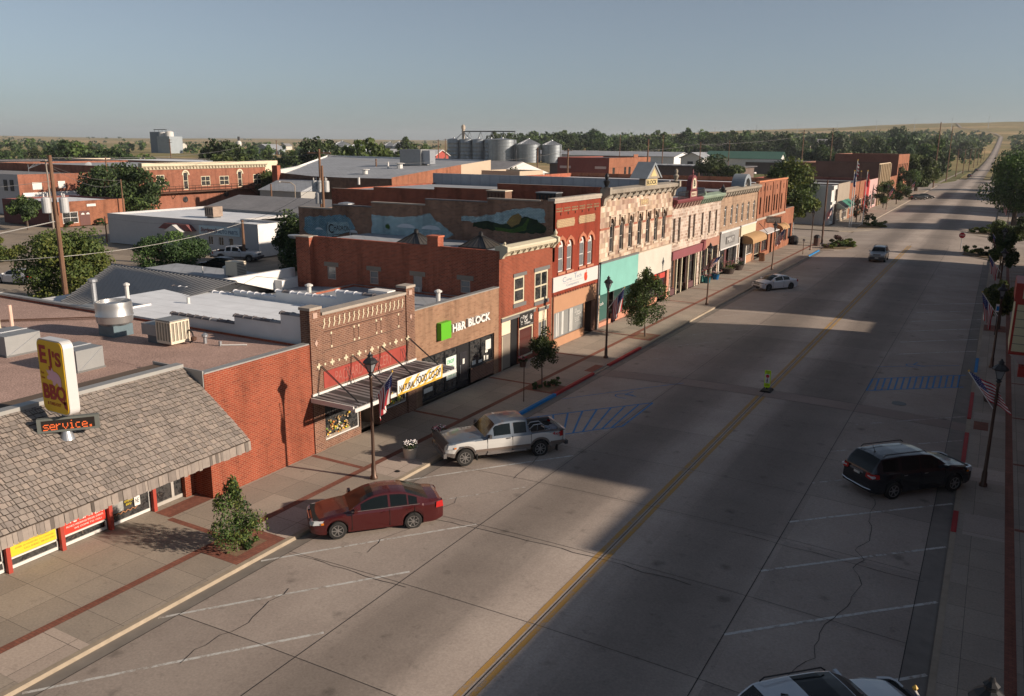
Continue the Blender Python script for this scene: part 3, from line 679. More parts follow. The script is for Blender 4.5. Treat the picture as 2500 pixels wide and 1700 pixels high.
def banner(T, y0, y1, z0, z1, m, lines, tm, name='banner', x=-26.44):
    b = MB(); b.box(x-.02, x, y0, y1, z0, z1, m)
    for t, u0, u1, a, c in lines: textmb(b, t, 'x', x+.006, y0+(y1-y0)*u0, y0+(y1-y0)*u1, z0+(z1-z0)*a, z0+(z1-z0)*c, tm, .004)
    return b.build(name, T)
banner(T, 13.62, 15.2, .45, 1.3, ysn, [('GREAT CHEESE STUFFED BURGERS', .15, .85, .40, .48), ('OVER 10 VARIETIES TO CHOOSE', .12, .95, .26, .33), ('CALL AHEAD  308 432 5789', .3, .96, .12, .19)], M('brown_ink', (.30,.20,.04), .7))
banner(T, 15.45, 17.05, .45, 1.3, rsn, [('WE CATER', .05, .95, .40, .75), ('PICNICS WEDDINGS SPECIAL EVENTS', .08, .95, .25, .33), ('WE COME TO YOU', .25, .9, .10, .17)], txt_w)
banner(T, 17.25, 17.8, .48, 1.2, M('photo_poster', (.25,.25,.24), .5, amt=.6, scale=14), [], txt_w, 'poster', x=-26.455)
banner(T, 18.26, 18.5, .45, .82, txt_w, [('NE', .2, .8, .3, .8)], txt_k, 'notice', x=-26.455)
b = MB(); textmb(b, 'HOMEMADE', 'x', -26.44, 17.84, 18.2, .74, .83, ysn, .004); textmb(b, 'BBQ', 'x', -26.44, 17.9, 18.12, .60, .70, ysn, .004); b.build('lettering', T)
b = MB()
for i in range(9):
    y = 17.45+i*.1; b.tube([(-26.44, y, .38+.08*(i % 2)), (-26.44, y+.1, .38+.08*((i+1) % 2))], .018, M('rope_lights', (.35,.17,.08), .6), 4)
b.build('zigzag_trim', T)

# ---------------- food co-op
T = thing('food_shop', 'single storey dark brown brick food shop with stepped stone topped parapet and tan tile ornaments', 'shop', (-34, 30.5, 0))
mb = MB(); fy0, fy1 = 26.67, 34.32
holes = [(27.3, 29.85, .35, 2.35), (29.9, 31.35, 0, 2.35), (31.4, 33.65, .62, 2.35)]
wall(mb, 'x', XF, -1, 27.37, 33.62, 0, 6.25, [(max(h[0], 27.37), h[1], h[2], h[3]) if i == 0 else (h[0], min(h[1], 33.62), h[2], h[3]) for i, h in enumerate(holes)], brown_brick, .35)
for a, b in ((fy0, 27.37), (33.62, fy1)): wall(mb, 'x', XF+.06, -1, a, b, 0, 6.55, [], brown_brick); mb.poly([(XF+.06,a if a < 30 else b,0),(XF-.5,a if a < 30 else b,0),(XF-.5,a if a < 30 else b,6.55),(XF+.06,a if a < 30 else b,6.55)], brown_brick)
mb.poly([(XF+.06,27.37,0),(XF,27.37,0),(XF,27.37,6.55),(XF+.06,27.37,6.55)], brown_brick); mb.poly([(XF+.06,33.62,0),(XF,33.62,0),(XF,33.62,6.55),(XF+.06,33.62,6.55)], brown_brick)
mb.poly([(XF-.5,fy0,4),(XF-.5,fy1,4),(XF-.5,fy1,6.25),(XF-.5,fy0,6.25)], brown_brick)
mb.build('front_wall', T)
mb = MB()
for a, b, z in ((fy0-.03, 27.42, 6.55), (33.57, fy1+.03, 6.55), (27.42, 33.57, 6.25)): mb.box(XF-.55, XF+.11, a, b, z, z+.12, coping)
mb.build('stone_coping', T)
tile = M('cream_tile', (.52,.46,.33), .6, amt=.1); pinkt = M('pink_tile', (.40,.28,.23), .6, amt=.1)
X1 = XF+.03
for i in range(18):
    y = 27.62+i*(33.35-27.62)/17; mb = MB(); zz = [(.03, 6.02), (-.01, 5.93), (.03, 5.83), (-.03, 5.72), (-.06, 5.62)]
    pl = [(y+dy-.035, z) for dy, z in zz]; pr = [(y+dy+.035, z) for dy, z in zz][::-1]; pl[0] = (pl[0][0], 6.06); pr[-1] = (pr[-1][0], 6.06)
    mb.prism(pl+pr, XF, X1, tile, 'x'); mb.build('tile_bracket', T)
for y in (28.05, 29.62, 29.95, 31.25, 31.62, 33.0):
    for zz in (5.33, 4.72): mb = MB(); mb.box(XF, X1, y-.05, y+.05, zz-.05, zz+.05, tile); mb.build('tile_square', T)
for i in range(15):
    y = 27.1+i*.47; z = 3.98; e = .14 if i % 2 == 0 else .05; f_ = .045; x1 = X1+.06*(y < 27.4 or y > 33.6); mb = MB()
    mb.prism([(y-f_,z-e),(y+f_,z-e),(y+f_,z-f_),(y+e,z-f_),(y+e,z+f_),(y+f_,z+f_),(y+f_,z+e),(y-f_,z+e),(y-f_,z+f_),(y-e,z+f_),(y-e,z-f_),(y-f_,z-f_)] if i % 2 == 0 else [(y-e,z-e),(y+e,z-e),(y+e,z+e),(y-e,z+e)], XF, x1, tile, 'x'); mb.build('tile_flower' if i % 2 == 0 else 'tile_square', T)
for y in (27.0, 33.95):
    mb = MB(); mb.box(XF+.06, XF+.09, y-.13, y+.13, 6.18, 6.42, pinkt); mb.build('tile_square', T)
    mb = MB(); mb.prism([(y, 5.22), (y+.1, 5.06), (y, 4.9), (y-.1, 5.06)], XF+.06, XF+.09, pinkt, 'x'); mb.build('tile_diamond', T)
mb = MB(); mb.box(XF, XF+.025, 27.45, 33.55, 2.86, 3.64, M('old_sign_red', (.24,.042,.032), .8, amt=.25, scale=3)); o = mb.build('old_sign_band', T)
fade = M('faded_sign_paint', (.29,.10,.08), .8, amt=.3, scale=5)
mb = MB(); textmb(mb, 'PACKARD  GROCERY', 'x', XF+.03, 28.2, 32.4, 2.98, 3.5, fade, .003); mb.build('faded_lettering', o)
# soldier course frames (brick outlines)
mb = MB(); lb = M('recess_brick', (.085,.045,.032), .9, amt=.2)
for a, b, z0, z1 in ((27.62, 33.4, 5.42, 5.47), (27.62, 33.4, 4.58, 4.62)): mb.box(XF, XF+.012, a, b, z0, z1, lb)
for y in (28.05, 29.62, 29.95, 31.25, 31.62, 33.0): mb.box(XF, XF+.012, y-.02, y+.02, 4.76, 5.28, lb)
mb.build('brick_inlay', T)
# side and roof
mb = MB(); tile_cap = M('clay_coping_tile', (.12,.11,.115), .6, amt=.4, scale=5); cap_w = M('painted_coping_tile', (.62,.63,.66), .6, amt=.25, scale=5)
def parapet(mb, y, th, steps, m, base=3.9):
    for xa, xb, z in steps: mb.box(xa, xb, y, y+th, base, z, m)
parapet(mb, 26.91, .25, [(-36.0, -34.6, 5.0), (-34.6, -30.2, 5.38), (-30.2, -27.25, 5.74), (-27.25, -25.86, 6.18)], white_wall)
parapet(mb, 34.05, .25, [(-43.5, -38.1, 4.9), (-38.1, -34.75, 5.12), (-34.75, -30.3, 5.45), (-30.3, -25.86, 5.84)], white_wall)
mb.box(-39.4, -25.4, 34.03, 34.3, 0, 3.9, side_brick); mb.build('side_parapet', T)
for y, steps, m in ((26.88, [(-34.6, -30.2, 5.38), (-30.2, -27.25, 5.74), (-27.25, -25.95, 6.18)], tile_cap), (34.02, [(-43.5, -38.1, 4.9), (-38.1, -34.75, 5.12), (-34.75, -30.3, 5.45), (-30.3, -25.95, 5.84)], cap_w)):
    mb = MB()
    for xa, xb, z in steps:
        n = max(1, int((xb-xa)/.55))
        for i in range(n):
            a = xa+(xb-xa)*i/n; b = xa+(xb-xa)*(i+1)/n; mm = m if rs.random() > .3 else (tile_cap if m is cap_w else M('coping_tile_grey', (.25,.25,.26), .6))
            mb.prism([(y-.02, z), (y+.02, z+.07), (y+.15, z+.11), (y+.28, z+.07), (y+.32, z)], a+.015, b-.015, mm, 'x')
            mb.prism([(y-.04, z), (y+.0, z+.09), (y+.15, z+.14), (y+.3, z+.09), (y+.34, z)], a-.04, a+.04, mm, 'x')
    mb.build('coping_tiles', T)
mb = MB(); mb.box(-39.6, XF-.5, 27.16, 34.05, 4.6, 4.92, roof_white); mb.box(-43.2, -39.6, 29.5, 34.05, 4.6, 4.9, roof_white)
mb.box(-39.65, -39.5, 26.9, 29.5, 4.6, 5.0, white_wall); mb.build('roof', T)
# windows with displays
def shopwin(T, y0, y1, z0, z1, fm, x=XF-.25, mull=(), gm=None, name='display_window', fw=.06, bar=None):
    m2 = MB()
    m2.box(x-.05, x+.03, y0+.003, y0+fw, z0, z1-.003, fm); m2.box(x-.05, x+.03, y1-fw, y1-.003, z0, z1-.003, fm)
    m2.box(x-.05, x+.03, y0+fw, y1-fw, z0+.003, z0+fw, fm); m2.box(x-.05, x+.03, y0+fw, y1-fw, z1-fw, z1-.003, fm)
    for u in mull: m2.box(x-.05, x+.025, u-fw*.4, u+fw*.4, z0+fw, z1-fw, fm)
    for zz in (bar or ()): m2.box(x-.05, x+.02, y0+fw, y1-fw, zz-fw*.4, zz+fw*.4, fm)
    o = m2.build(name, T); g = MB(); g.box(x-.03, x-.01, y0+.03, y1-.03, z0+.03, z1-.03, gm or glass); g.build('pane', o); return o
shopwin(T, 27.38, 29.84, .36, 2.34, white_paint, XF-.12); shopwin(T, 31.41, 33.61, .63, 2.34, white_paint, XF-.12)
mb = MB(); mb.box(XF-1.4, XF-1.3, 29.9, 31.35, 0, 2.35, black_paint); mb.box(XF-1.28, XF-1.22, 30.2, 31.0, 0, 2.1, white_paint); mb.box(XF-1.22, XF-1.21, 30.32, 30.88, .9, 1.95, glass); mb.build('door', T)
mb = MB(); mb.box(XF-1.3, XF-.01, 29.84, 29.89, .0, 2.34, M('vestibule', (.16,.12,.09), .8)); mb.box(XF-1.3, XF-.01, 31.36, 31.4, 0, 2.34, MAT['vestibule']); mb.build('vestibule_wall', T)
# produce display: baskets, gourds and flowers behind the glass front
rd = random.Random(11)
def display(T, y0, y1, z, cols, x=XF-.09, n=60, grp='produce'):
    mb = MB()
    mb.box(x-.0, x+.03, y0, y1, z, z+.12, wood_grey)
    for i in range(n):
        yy = rd.uniform(y0+.06, y1-.06); zz = z+.1+rd.random()**1.6*.75; r_ = rd.uniform(.025, .07)
        mb.lathe((x+.02+rd.uniform(0, .03), yy, zz), [(.2*r_, -r_*.8), (r_, -.2*r_), (r_*.9, .4*r_), (.25*r_, r_*.8)], rd.choice(cols), 6)
    return mb.build(grp, T)
pc = [M('pumpkin', (.55,.22,.05), .6), M('straw', (.50,.40,.18), .8), M('sunflower', (.72,.48,.05), .6), M('gourd', (.30,.20,.10), .7), M('cabbage', (.18,.26,.06), .7), M('flower_pale', (.60,.55,.50), .6), M('basket', (.26,.15,.08), .8)]
display(T, 27.45, 29.2, .45, pc, n=90); display(T, 31.5, 33.5, .72, [pc[1], pc[4], pc[4], pc[2], leaf_green], n=110)
# canopy (hung from rods)
T2 = thing('canopy', 'long corrugated steel canopy hung on chains over the food shop pavement', 'canopy', (-24.1, 30.4, 2.5))
mb = MB(); cx0, cx1 = XF+.05, -22.9; N = 96; zc0, zc1 = 2.66, 2.56; corr = RIB('corrugated_steel', (.26,.26,.27), 'y', .32, rough=.5, metal=.3, depth=.02, amt=.4, dark=.25)
vs = []; fs = []
for i in range(N+1):
    y = 26.62+7.7*i/N; dz = .05 if i % 2 else 0
    vs += [(cx0, y, zc0+dz), (cx1, y, zc1+dz)]
for i in range(N): fs.append((2*i, 2*i+1, 2*i+3, 2*i+2))
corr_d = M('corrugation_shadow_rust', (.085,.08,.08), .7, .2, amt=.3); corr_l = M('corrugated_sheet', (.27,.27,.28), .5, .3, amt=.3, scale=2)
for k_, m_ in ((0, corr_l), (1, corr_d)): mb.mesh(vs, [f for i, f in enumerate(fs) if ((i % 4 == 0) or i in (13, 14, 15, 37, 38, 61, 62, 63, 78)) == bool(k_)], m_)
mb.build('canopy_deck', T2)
mb = MB(); mb.box(cx1, cx1+.09, 26.55, 34.4, 2.40, 2.56, white_paint); mb.box(cx1+.09, cx1+.11, 26.55, 34.4, 2.40, 2.44, white_paint); mb.box(cx0, cx1, 26.53, 26.6, 2.45, 2.66, white_paint); mb.box(cx0, cx1, 34.35, 34.42, 2.45, 2.66, white_paint)
mb.box(cx0, cx0+.06, 26.62, 34.32, 2.70, 2.80, white_paint); mb.build('canopy_edge', T2)
for y in (27.21, 29.4, 31.54, 33.74):
    m2 = MB()
    for dy in (-.04, .04): m2.tube([(XF+.06, y+dy, 4.0), (-23.15, y+dy*.5, 2.62)], .022, black_paint, 4)
    m2.build('hanger_rod', T2)
mb = MB()
for y in (28.9, 29.1, 31.0, 31.15, 33.1, 33.3): mb.tube([(XF+.06, y, 3.55), (XF+.35, y+.05, 2.72)], .012, dark_metal, 4)
mb.build('stay_wire', T2)
gold = M('gold_sign_paint', (.52,.32,.05), .5, amt=.04)
T3 = thing('banner_sign', 'white and gold sunburst banner sign lettered food co-op on the canopy edge', 'sign', (-22.75, 31.4, 2.7))
mb = MB(); sx = -22.74; mb.box(sx-.03, sx, 29.45, 33.05, 2.42, 3.12, txt_w); mb.build('sign_board', T3)
mb = MB(); g0 = sx+.004
mb.mesh([(g0, y, z) for y, z in ((29.45,2.42),(33.05,2.42),(33.05,2.52),(29.45,2.50))], [(0,1,2,3)], gold)
for y0, y1, t0, t1 in ((29.6,29.8,30.1,30.6),(30.3,30.5,31.0,31.2),(30.9,31.1,31.9,32.2),(31.4,31.6,32.6,32.9),(32.1,32.4,33.04,33.045)):
    mb.poly([(g0, y0, 2.5), (g0, y1, 2.5), (g0, t1, 3.1), (g0, t0, 3.1)], gold)
mb.poly([(g0, 32.9, 2.52), (g0, 33.05, 2.52), (g0, 33.05, 3.12), (g0, 32.98, 3.12)], gold); mb.build('sunburst', T3)
mb = MB(); textmb(mb, 'NATURAL', 'x', sx+.012, 29.55, 30.75, 2.55, 2.86, txt_k, .005, .015, .15); textmb(mb, 'FOOD', 'x', sx+.012, 30.88, 31.72, 2.60, 2.98, txt_k, .005, .015, .15)
textmb(mb, 'CO-OP', 'x', sx+.012, 31.88, 32.9, 2.60, 2.98, txt_k, .005, .015, .15); mb.build('lettering', T3)

# ---------------- tax office
T = thing('tax_office', 'flat fronted tan brick office with green square and white lettering above dark glass', 'office', (-33, 38.6, 0))
ty0, ty1 = 34.33, 42.88
shell(T, -36.6, XF-.0, ty0, ty1, 4.5, tan_brick, side_brick, roof_grey, par=.12, holes=[(34.93, 42.36, .0, 2.62)], cop=metal_cap)
mb = MB(); mb.box(XF-.32, XF, ty0, ty1, 4.501, 5.27, tan_brick); mb.build('front_parapet', T); mb = MB(); mb.box(XF-.34, XF+.03, ty0, ty1, 5.271, 5.33, metal_cap); mb.build('metal_coping', T)
mb = MB(); wall(mb, 'x', XF-.02, -1, 39.75, 42.34, .12, 1.0, [], brown_brick); mb.box(XF-.28, XF-.02, 39.75, 42.34, .96, 1.0, grey_trim); mb.build('bulkhead', T)
shopwin(T, 34.95, 38.55, .15, 2.6, black_paint, XF-.12, mull=(36.3, 37.25), gm=glass, fw=.1)
shopwin(T, 39.76, 42.34, 1.02, 2.6, black_paint, XF-.12, mull=(41.0,), fw=.09)
mb = MB(); mb.box(XF-.22, XF-.14, 38.56, 39.74, .02, 2.58, black_paint); mb.box(XF-.14, XF-.12, 38.75, 39.55, .35, 2.1, tinted); o = mb.build('door', T)
mb = MB(); mb.box(XF-.11, XF-.07, 38.72, 38.76, .9, 1.4, galv); mb.build('handle', o)
mb = MB(); mb.box(XF-.10, XF-.09, 37.35, 38.35, .8, 2.1, M('poster_pale', (.55,.62,.57), .5)); o = mb.build('poster', T)
gtx = M('poster_green', (.05,.35,.18), .5); mb = MB(); textmb(mb, 'DROP', 'x', XF-.083, 37.45, 38.15, 1.72, 1.95, gtx, .004, .02); textmb(mb, 'in & easy', 'x', XF-.083, 37.5, 38.1, 1.5, 1.62, gtx, .004); textmb(mb, 'then go', 'x', XF-.083, 37.55, 38.2, .95, 1.08, gtx, .004); mb.build('lettering', o)
for a, b, c, d in ((41.5, 42.1, 1.7, 2.3), (41.45, 41.75, 1.55, 1.68), (40.0, 40.4, 1.1, 1.35), (40.7, 41.1, 1.08, 1.25), (41.3, 41.45, 1.1, 1.4), (41.6, 41.8, 1.1, 1.35), (39.0, 39.2, 1.4, 1.7), (35.15, 35.45, 1.2, 1.5), (35.2, 36.0, .6, .85)):
    mb = MB(); mb.box(XF-.085, XF-.08, a, b, c, d, M('notice_paper', (.60,.60,.56), .6, amt=.2, scale=20)); mb.build('notice', T)
lime = M('lime_green_panel', (.10,.37,.025), .4, amt=.03)
T2 = thing('green_square_sign', 'bright green square box sign mounted on the tan brick office front', 'sign', (-25.2, 36.8, 3.4))
mb = MB(); mb.box(XF+.003, XF+.30, 36.34, 37.30, 3.34, 4.28, lime); mb.build('sign_box', T2)
T2 = thing('channel_letters', 'row of white raised letters spelling a tax office name on tan brick', 'sign', (-25.2, 39.6, 3.6))
mb = MB(); textmb(mb, 'H&R', 'x', XF+.16, 37.66, 39.0, 3.52, 3.98, txt_w, .14, .035); textmb(mb, 'BLOCK', 'x', XF+.16, 39.25, 41.65, 3.55, 4.02, txt_w, .14, .035); mb.build('letters', T2)
mb = MB(); mb.box(XF+.003, XF+.12, 37.32, 37.52, 3.66, 3.90, gold); mb.build('junction_box', T2)

# ---------------- two-storey red brick with cream cornice
T = thing('corner_cornice_building', 'two storey red brick shop with a cream pressed metal cornice and grey lintels', 'building', (-33, 46.3, 0))
ry0, ry1 = 42.9, 49.86
holes = [(44.71, 46.05, 3.97, 5.64), (47.40, 49.28, 3.66, 5.63), (43.25, 45.3, 0, 3.05), (45.42, 47.35, .25, 3.05), (48.05, 49.32, .3, 2.95)]
shell(T, -41.0, XF, ry0, ry1, 7.45, red_brick, side_brick, roof_grey, par=.45, flat=True, holes=holes, sholes=[(-38.85, -38.1, 4.63, 5.5), (-35.2, -34.5, 4.63, 5.5), (-31.7, -31.0, 4.63, 5.45), (-28.12, -27.4, 4.72, 5.5)])
window(T, 'x', XF, -1, 44.71, 46.05, 3.97, 5.64, 1, 2, cream_paint, glass, fw=.14, rec=.02)
window(T, 'x', XF, -1, 47.40, 49.28, 3.66, 5.63, 2, 2, cream_paint, glass, fw=.14, rec=.02)
for a, b, c, d in ((44.6, 46.28, 5.645, 5.86), (47.3, 49.45, 5.635, 5.88), (44.6, 46.25, 3.72, 3.965), (47.35, 49.4, 3.42, 3.655)): mb = MB(); mb.box(XF-.05, XF+.05, a, b, c, d, grey_trim); mb.build('lintel' if d > 4 and c > 5 else 'sill', T)
mb = MB(); mb.box(XF-.02, XF+.06, 43.15, 47.5, 3.06, 3.3, grey_trim); mb.box(XF-.02, XF+.10, 43.12, 47.55, 3.30, 3.35, cream_paint); mb.build('lintel', T)
mb = MB(); mb.box(XF-.02, XF+.06, 47.95, 49.4, 2.96, 3.18, grey_trim); mb.box(XF-.02, XF+.10, 47.92, 49.45, 3.18, 3.22, cream_paint); mb.build('lintel', T)
stl = M('stone_lintel', (.22,.185,.155), .9, amt=.15)
for i, (a, b, c, d) in enumerate(((-38.85, -38.1, 4.63, 5.5), (-35.2, -34.5, 4.63, 5.5), (-31.7, -31.0, 4.63, 5.45), (-28.12, -27.4, 4.72, 5.5))):
    mb = MB(); mb.box(a-.25, b+.25, ry0-.02, ry0+.03, d+.01, d+.30, stl); mb.build('side_lintel', T)
    if i != 2: window(T, 'y', ry0, 1, a, b, c, d, 1, 2, M('pinkish_frame', (.42,.34,.30), .7), glass_grey, fw=.06, rec=.03, name='side_window')
    else:
        mb = MB(); mb.box(a, b, ry0+.05, ry0+.12, 4.63, 5.45, M('boarded_panel', (.28,.26,.25), .8)); mb.build('boarded_window', T)
        mb = MB(); mb.box(a+.12, b-.05, ry0-.25, ry0+.04, 4.45, 4.78, white_paint)
        for k in range(6): mb.box(a+.16+k*.075, a+.18+k*.075, ry0-.262, ry0-.25, 4.5, 4.73, grey_trim)
        mb.build('window_air_conditioner', T)
mb = MB()                                        # cornice
cprof = [(XF, 7.08), (XF+.10, 7.08), (XF+.14, 7.2), (XF+.30, 7.34), (XF+.42, 7.40), (XF+.46, 7.56), (XF+.40, 7.64), (XF, 7.75), (XF-.35, 7.70), (XF-.35, 7.45), (XF, 7.45)]
mb.prism(cprof, ry0+.06, ry1-.06, cream_paint, 'y')
for i in range(9):
    y = ry0+.5+i*.74; mb.prism([(XF+.10, 7.09), (XF+.20, 7.12), (XF+.36, 7.32), (XF+.31, 7.36), (XF+.12, 7.24)], y-.06, y+.06, cream_paint, 'y')
for y in (ry0+.16, ry1-.16):
    mb.prism([(XF+.02, 6.98), (XF+.18, 7.0), (XF+.3, 7.2), (XF+.56, 7.42), (XF+.56, 7.72), (XF+.1, 7.86), (XF, 7.8)], y-.14, y+.14, cream_paint, 'y')
mb.build('cornice', T)
mb = MB(); mb.lathe((XF+.28, ry1-.16, 7.78), [(.13, 0), (.07, .06), (.13, .16), (.13, .26), (.06, .34), (.02, .46)], cream_paint, 10)
mb.lathe((XF+.28, ry0+.16, 7.78), [(.11, 0), (.05, .06), (.09, .14), (.03, .22)], cream_paint, 10); mb.build('finial', T, smooth=50)
mb = MB(); mb.box(XF-.14, XF-.08, 43.3, 44.45, 2.2, 3.02, M('cream_panel', (.66,.56,.42), .7)); mb.box(XF-.14, XF-.08, 44.5, 45.28, 0.02, 3.02, black_paint)
mb.box(XF-.14, XF-.08, 43.3, 44.45, 0.02, 2.18, M('shop_door', (.22,.19,.16), .5)); mb.box(XF-.14, XF+.0, 43.3, 43.38, 0, 2.15, cream_paint); mb.build('entrance', T)
shopwin(T, 45.43, 47.34, .28, 2.28, cream_paint, XF-.08, gm=glassmat('dark_red_interior_glass', (.07,.02,.018), .08), fw=.12)
shopwin(T, 48.06, 49.31, .3, 2.28, cream_paint, XF-.08, mull=(48.6,), gm=glass_grey, fw=.1)
mb = MB(); mb.box(XF-.14, XF-.05, 48.1, 49.28, 2.3, 2.93, MAT['cream_panel']); mb.build('transom_panel', T)
T2 = thing('tattoo_sign', 'square black hanging sign with curly white script over the cream shop window', 'sign', (-25.2, 46.3, 2.4))
mb = MB(); mb.box(XF+.003, XF+.08, 45.38, 47.2, 2.32, 3.22, txt_k); mb.build('sign_board', T2)
mb = MB(); x = XF+.086
textmb(mb, 'Trad', 'x', x, 45.75, 46.35, 2.86, 3.08, txt_w, .004, .01, .3); textmb(mb, 'Cat', 'x', x, 45.95, 46.4, 2.62, 2.84, txt_w, .004, .01, .3); textmb(mb, 'Company', 'x', x, 46.0, 46.75, 2.42, 2.62, txt_w, .004, .01, .3)
textmb(mb, 'TATTOO', 'x', x, 46.75, 47.12, 2.36, 2.42, txt_w, .004)
for cy, cz, r_ in ((45.6, 2.85, .16), (46.85, 2.85, .17), (45.62, 2.6, .09)): mb.tube([(x, cy+r_*math.cos(t)*(1-.0*t), cz+r_*math.sin(t)) for t in [k*.45 for k in range(13)]], .014, txt_w, 4)
mb.box(x-.003, x, 46.78, 46.93, 2.72, 2.95, txt_w); mb.build('lettering', T2)
# rear chimney stack and roof things
mb = MB(); mb.box(-41.2, -40.0, 42.5, 43.3, 0, 7.38, side_brick); mb.box(-41.25, -39.98, 42.45, 43.35, 7.381, 7.46, coping); mb.build('chimney', T)
mb = MB(); mb.box(-30.55, -29.75, 42.88, 43.5, 7.4, 7.98, side_brick); mb.box(-30.6, -29.7, 42.85, 43.55, 7.981, 8.08, M('terracotta', (.42,.13,.07), .7)); mb.build('chimney', T)
for cx, cy in ((-33.8, 46.2), (-29.3, 47.2)):
    mb = MB(); r0 = 1.05
    b_ = [(cx-r0, cy-r0, 7.05), (cx+r0, cy-r0, 7.05), (cx+r0, cy+r0, 7.05), (cx-r0, cy+r0, 7.05)]
    mb.mesh(b_+[(cx, cy, 7.8)], [(0,1,4), (1,2,4), (2,3,4), (3,0,4)], glassmat('skylight_glass', (.05,.045,.04), .3))
    for p in b_:
        mb.tube([p, (cx, cy, 7.82)], .05, dark_metal, 4)
    for p, q in zip(b_, b_[1:]+b_[:1]):
        mb.tube([p, q], .06, dark_metal, 4)
        for t in (.25, .5, .75): mb.tube([Vector(p).lerp(Vector(q), t), (cx, cy, 7.81)], .022, dark_metal, 4)
    mb.lathe((cx, cy, 7.75), [(.16, 0), (.16, .2), (.05, .3)], dark_metal, 8); mb.build('skylight', T)

# ---------------- computer shop (tall narrow red brick)
T = thing('computer_shop', 'tall smooth red brick shop with four arched windows and a painted mural on its flank', 'shop', (-33, 53.6, 0))
cy0, cy1 = 49.88, 57.50
ah = [(50.74, 51.60, 5.17, 7.36), (52.05, 52.92, 5.17, 7.30), (54.06, 54.94, 5.18, 7.34), (55.42, 56.30, 5.17, 7.32)]
mb = MB()
wall(mb, 'x', XF, -1, cy0, cy1, 3.6, 10.0, ah, smooth_red, .2, arch=(0,1,2,3))
wall(mb, 'x', XF, -1, cy0, cy1, 0, 3.6, [(50.3, 55.0, .62, 2.42), (55.2, 57.35, 0, 3.6)], tan_brick, .25)
mh = [(-38.25, -36.6, 7.1, 7.6), (-36.02, -34.35, 7.1, 7.6), (-46.2, -45.45, 6.05, 7.0), (-42.78, -42.0, 6.25, 7.0)]
Xa = [(-47.9, -44.4, 8.6), (-44.4, -40.57, 8.92), (-40.57, -35.66, 9.28), (-35.66, -30.44, 9.7), (-30.44, -26.3, 9.95), (-26.3, XF, 10.05)]
for a, b, z in Xa:
    wall(mb, 'y', cy0, 1, a, b, 0, z, [h for h in mh if a-.01 < h[0] and h[1] < b+.01], mural_brick, .12)
    mb.poly([(a,cy0+.3,6),(b,cy0+.3,6),(b,cy0+.3,z),(a,cy0+.3,z)], mural_brick)
    mb.poly([(b,cy0,6),(b,cy0+.3,6),(b,cy0+.3,z),(b,cy0,z)], mural_brick); mb.poly([(a,cy0,6),(a,cy0+.3,6),(a,cy0+.3,z),(a,cy0,z)], mural_brick)
mb.poly([(-47.9,cy0,0),(-47.9,cy1,0),(-47.9,cy1,8.4),(-47.9,cy0,8.4)], mural_brick); mb.poly([(XF-.35,cy0,6),(XF-.35,cy1,6),(XF-.35,cy1,10),(XF-.35,cy0,10)], mural_brick)
mb.build('wall', T)
mb = MB(); mb.box(XF-.4, XF+.12, cy0-.05, cy1, 10.0, 10.18, coping); mb.box(XF-.02, XF+.08, cy0, cy1, 9.86, 10.0, coping); 
for a, b, z in Xa[:-1]: mb.box(a, b, cy0-.05, cy0+.33, z+.001, z+.09, tile_cap if a in (-35.66, -44.4) else coping)
mb.build('coping', T)
mb = MB(); mb.box(-47.6, XF-.35, cy0+.3, cy1, 7.6, 7.9, roof_dark); mb.build('roof', T)
for h in ah: 
    o = window(T, 'x', XF, -1, h[0], h[1], h[2], h[3]-.43, 1, 2, white_paint, glass_grey, fw=.07, rec=.10, sill=M('stone_sill', (.36,.16,.10), .8), name='arched_window')
    cu = (h[0]+h[1])/2; r_ = (h[1]-h[0])/2; zc = h[3]-r_
    m2 = MB(); m2.poly([(XF-.1, cu+r_*math.cos(t), zc+r_*math.sin(t)) for t in [math.pi*k/12 for k in range(13)]], white_paint)
    m2.mesh([(XF-.09, cu-.2, zc+.08), (XF-.09, cu+.2, zc+.08), (XF-.09, cu, zc+.32)], [(0,1,2)], smooth_red); m2.build('arch_panel', o)
    m2 = MB(); pts = [(cu+(r_+.02)*math.cos(t), zc+(r_+.02)*math.sin(t)) for t in [math.pi*k/10 for k in range(11)]]; po = [(cu+(r_+.28)*math.cos(t), zc+(r_+.22)*math.sin(t)+(.1 if k == 5 else 0)) for k, t in enumerate([math.pi*k/10 for k in range(11)])]
    for k in range(10): m2.prism([pts[k], pts[k+1], po[k+1], po[k]], XF+.001, XF+.06, M('arch_hood', (.36,.13,.075), .8), 'x')
    m2.build('arch_hood', o)
mb = MB()
for a, b, z0, z1 in ((50.33, 53.13, 8.2, 8.75), (53.76, 56.55, 8.24, 8.80)):
    mb.box(XF, XF+.03, a+.08, b-.08, z0, z1, yellow_brick); mb.box(XF, XF+.028, a, b, z0+.12, z1-.12, yellow_brick)
for row, z in ((0, 9.46), (1, 9.28)):
    for g in range(6):
        y = 50.25+g*1.2+row*.0
        for k in range(9): mb.box(XF, XF+.025, y+k*.105, y+k*.105+.05, z-.045+.02*(g+row) % .03, z+.055, yellow_brick)
for g in range(6): mb.box(XF, XF+.05, 50.9+g*1.12, 50.97+g*1.12, 9.02, 9.2, M('dark_bracket', (.10,.04,.03), .8))
mb.build('brick_ornament', T)
mb = MB(); mb.box(XF+.003, XF+.09, cy0+.02, 57.2, 3.92, 4.92, M('sign_face_white', (.50,.49,.48), .5, amt=.03)); o = mb.build('shop_sign', T)
bl = M('sign_blue_grey', (.16,.23,.32), .6); rd_ = M('emblem_red', (.45,.05,.02), .5)
mb = MB(); x = XF+.097
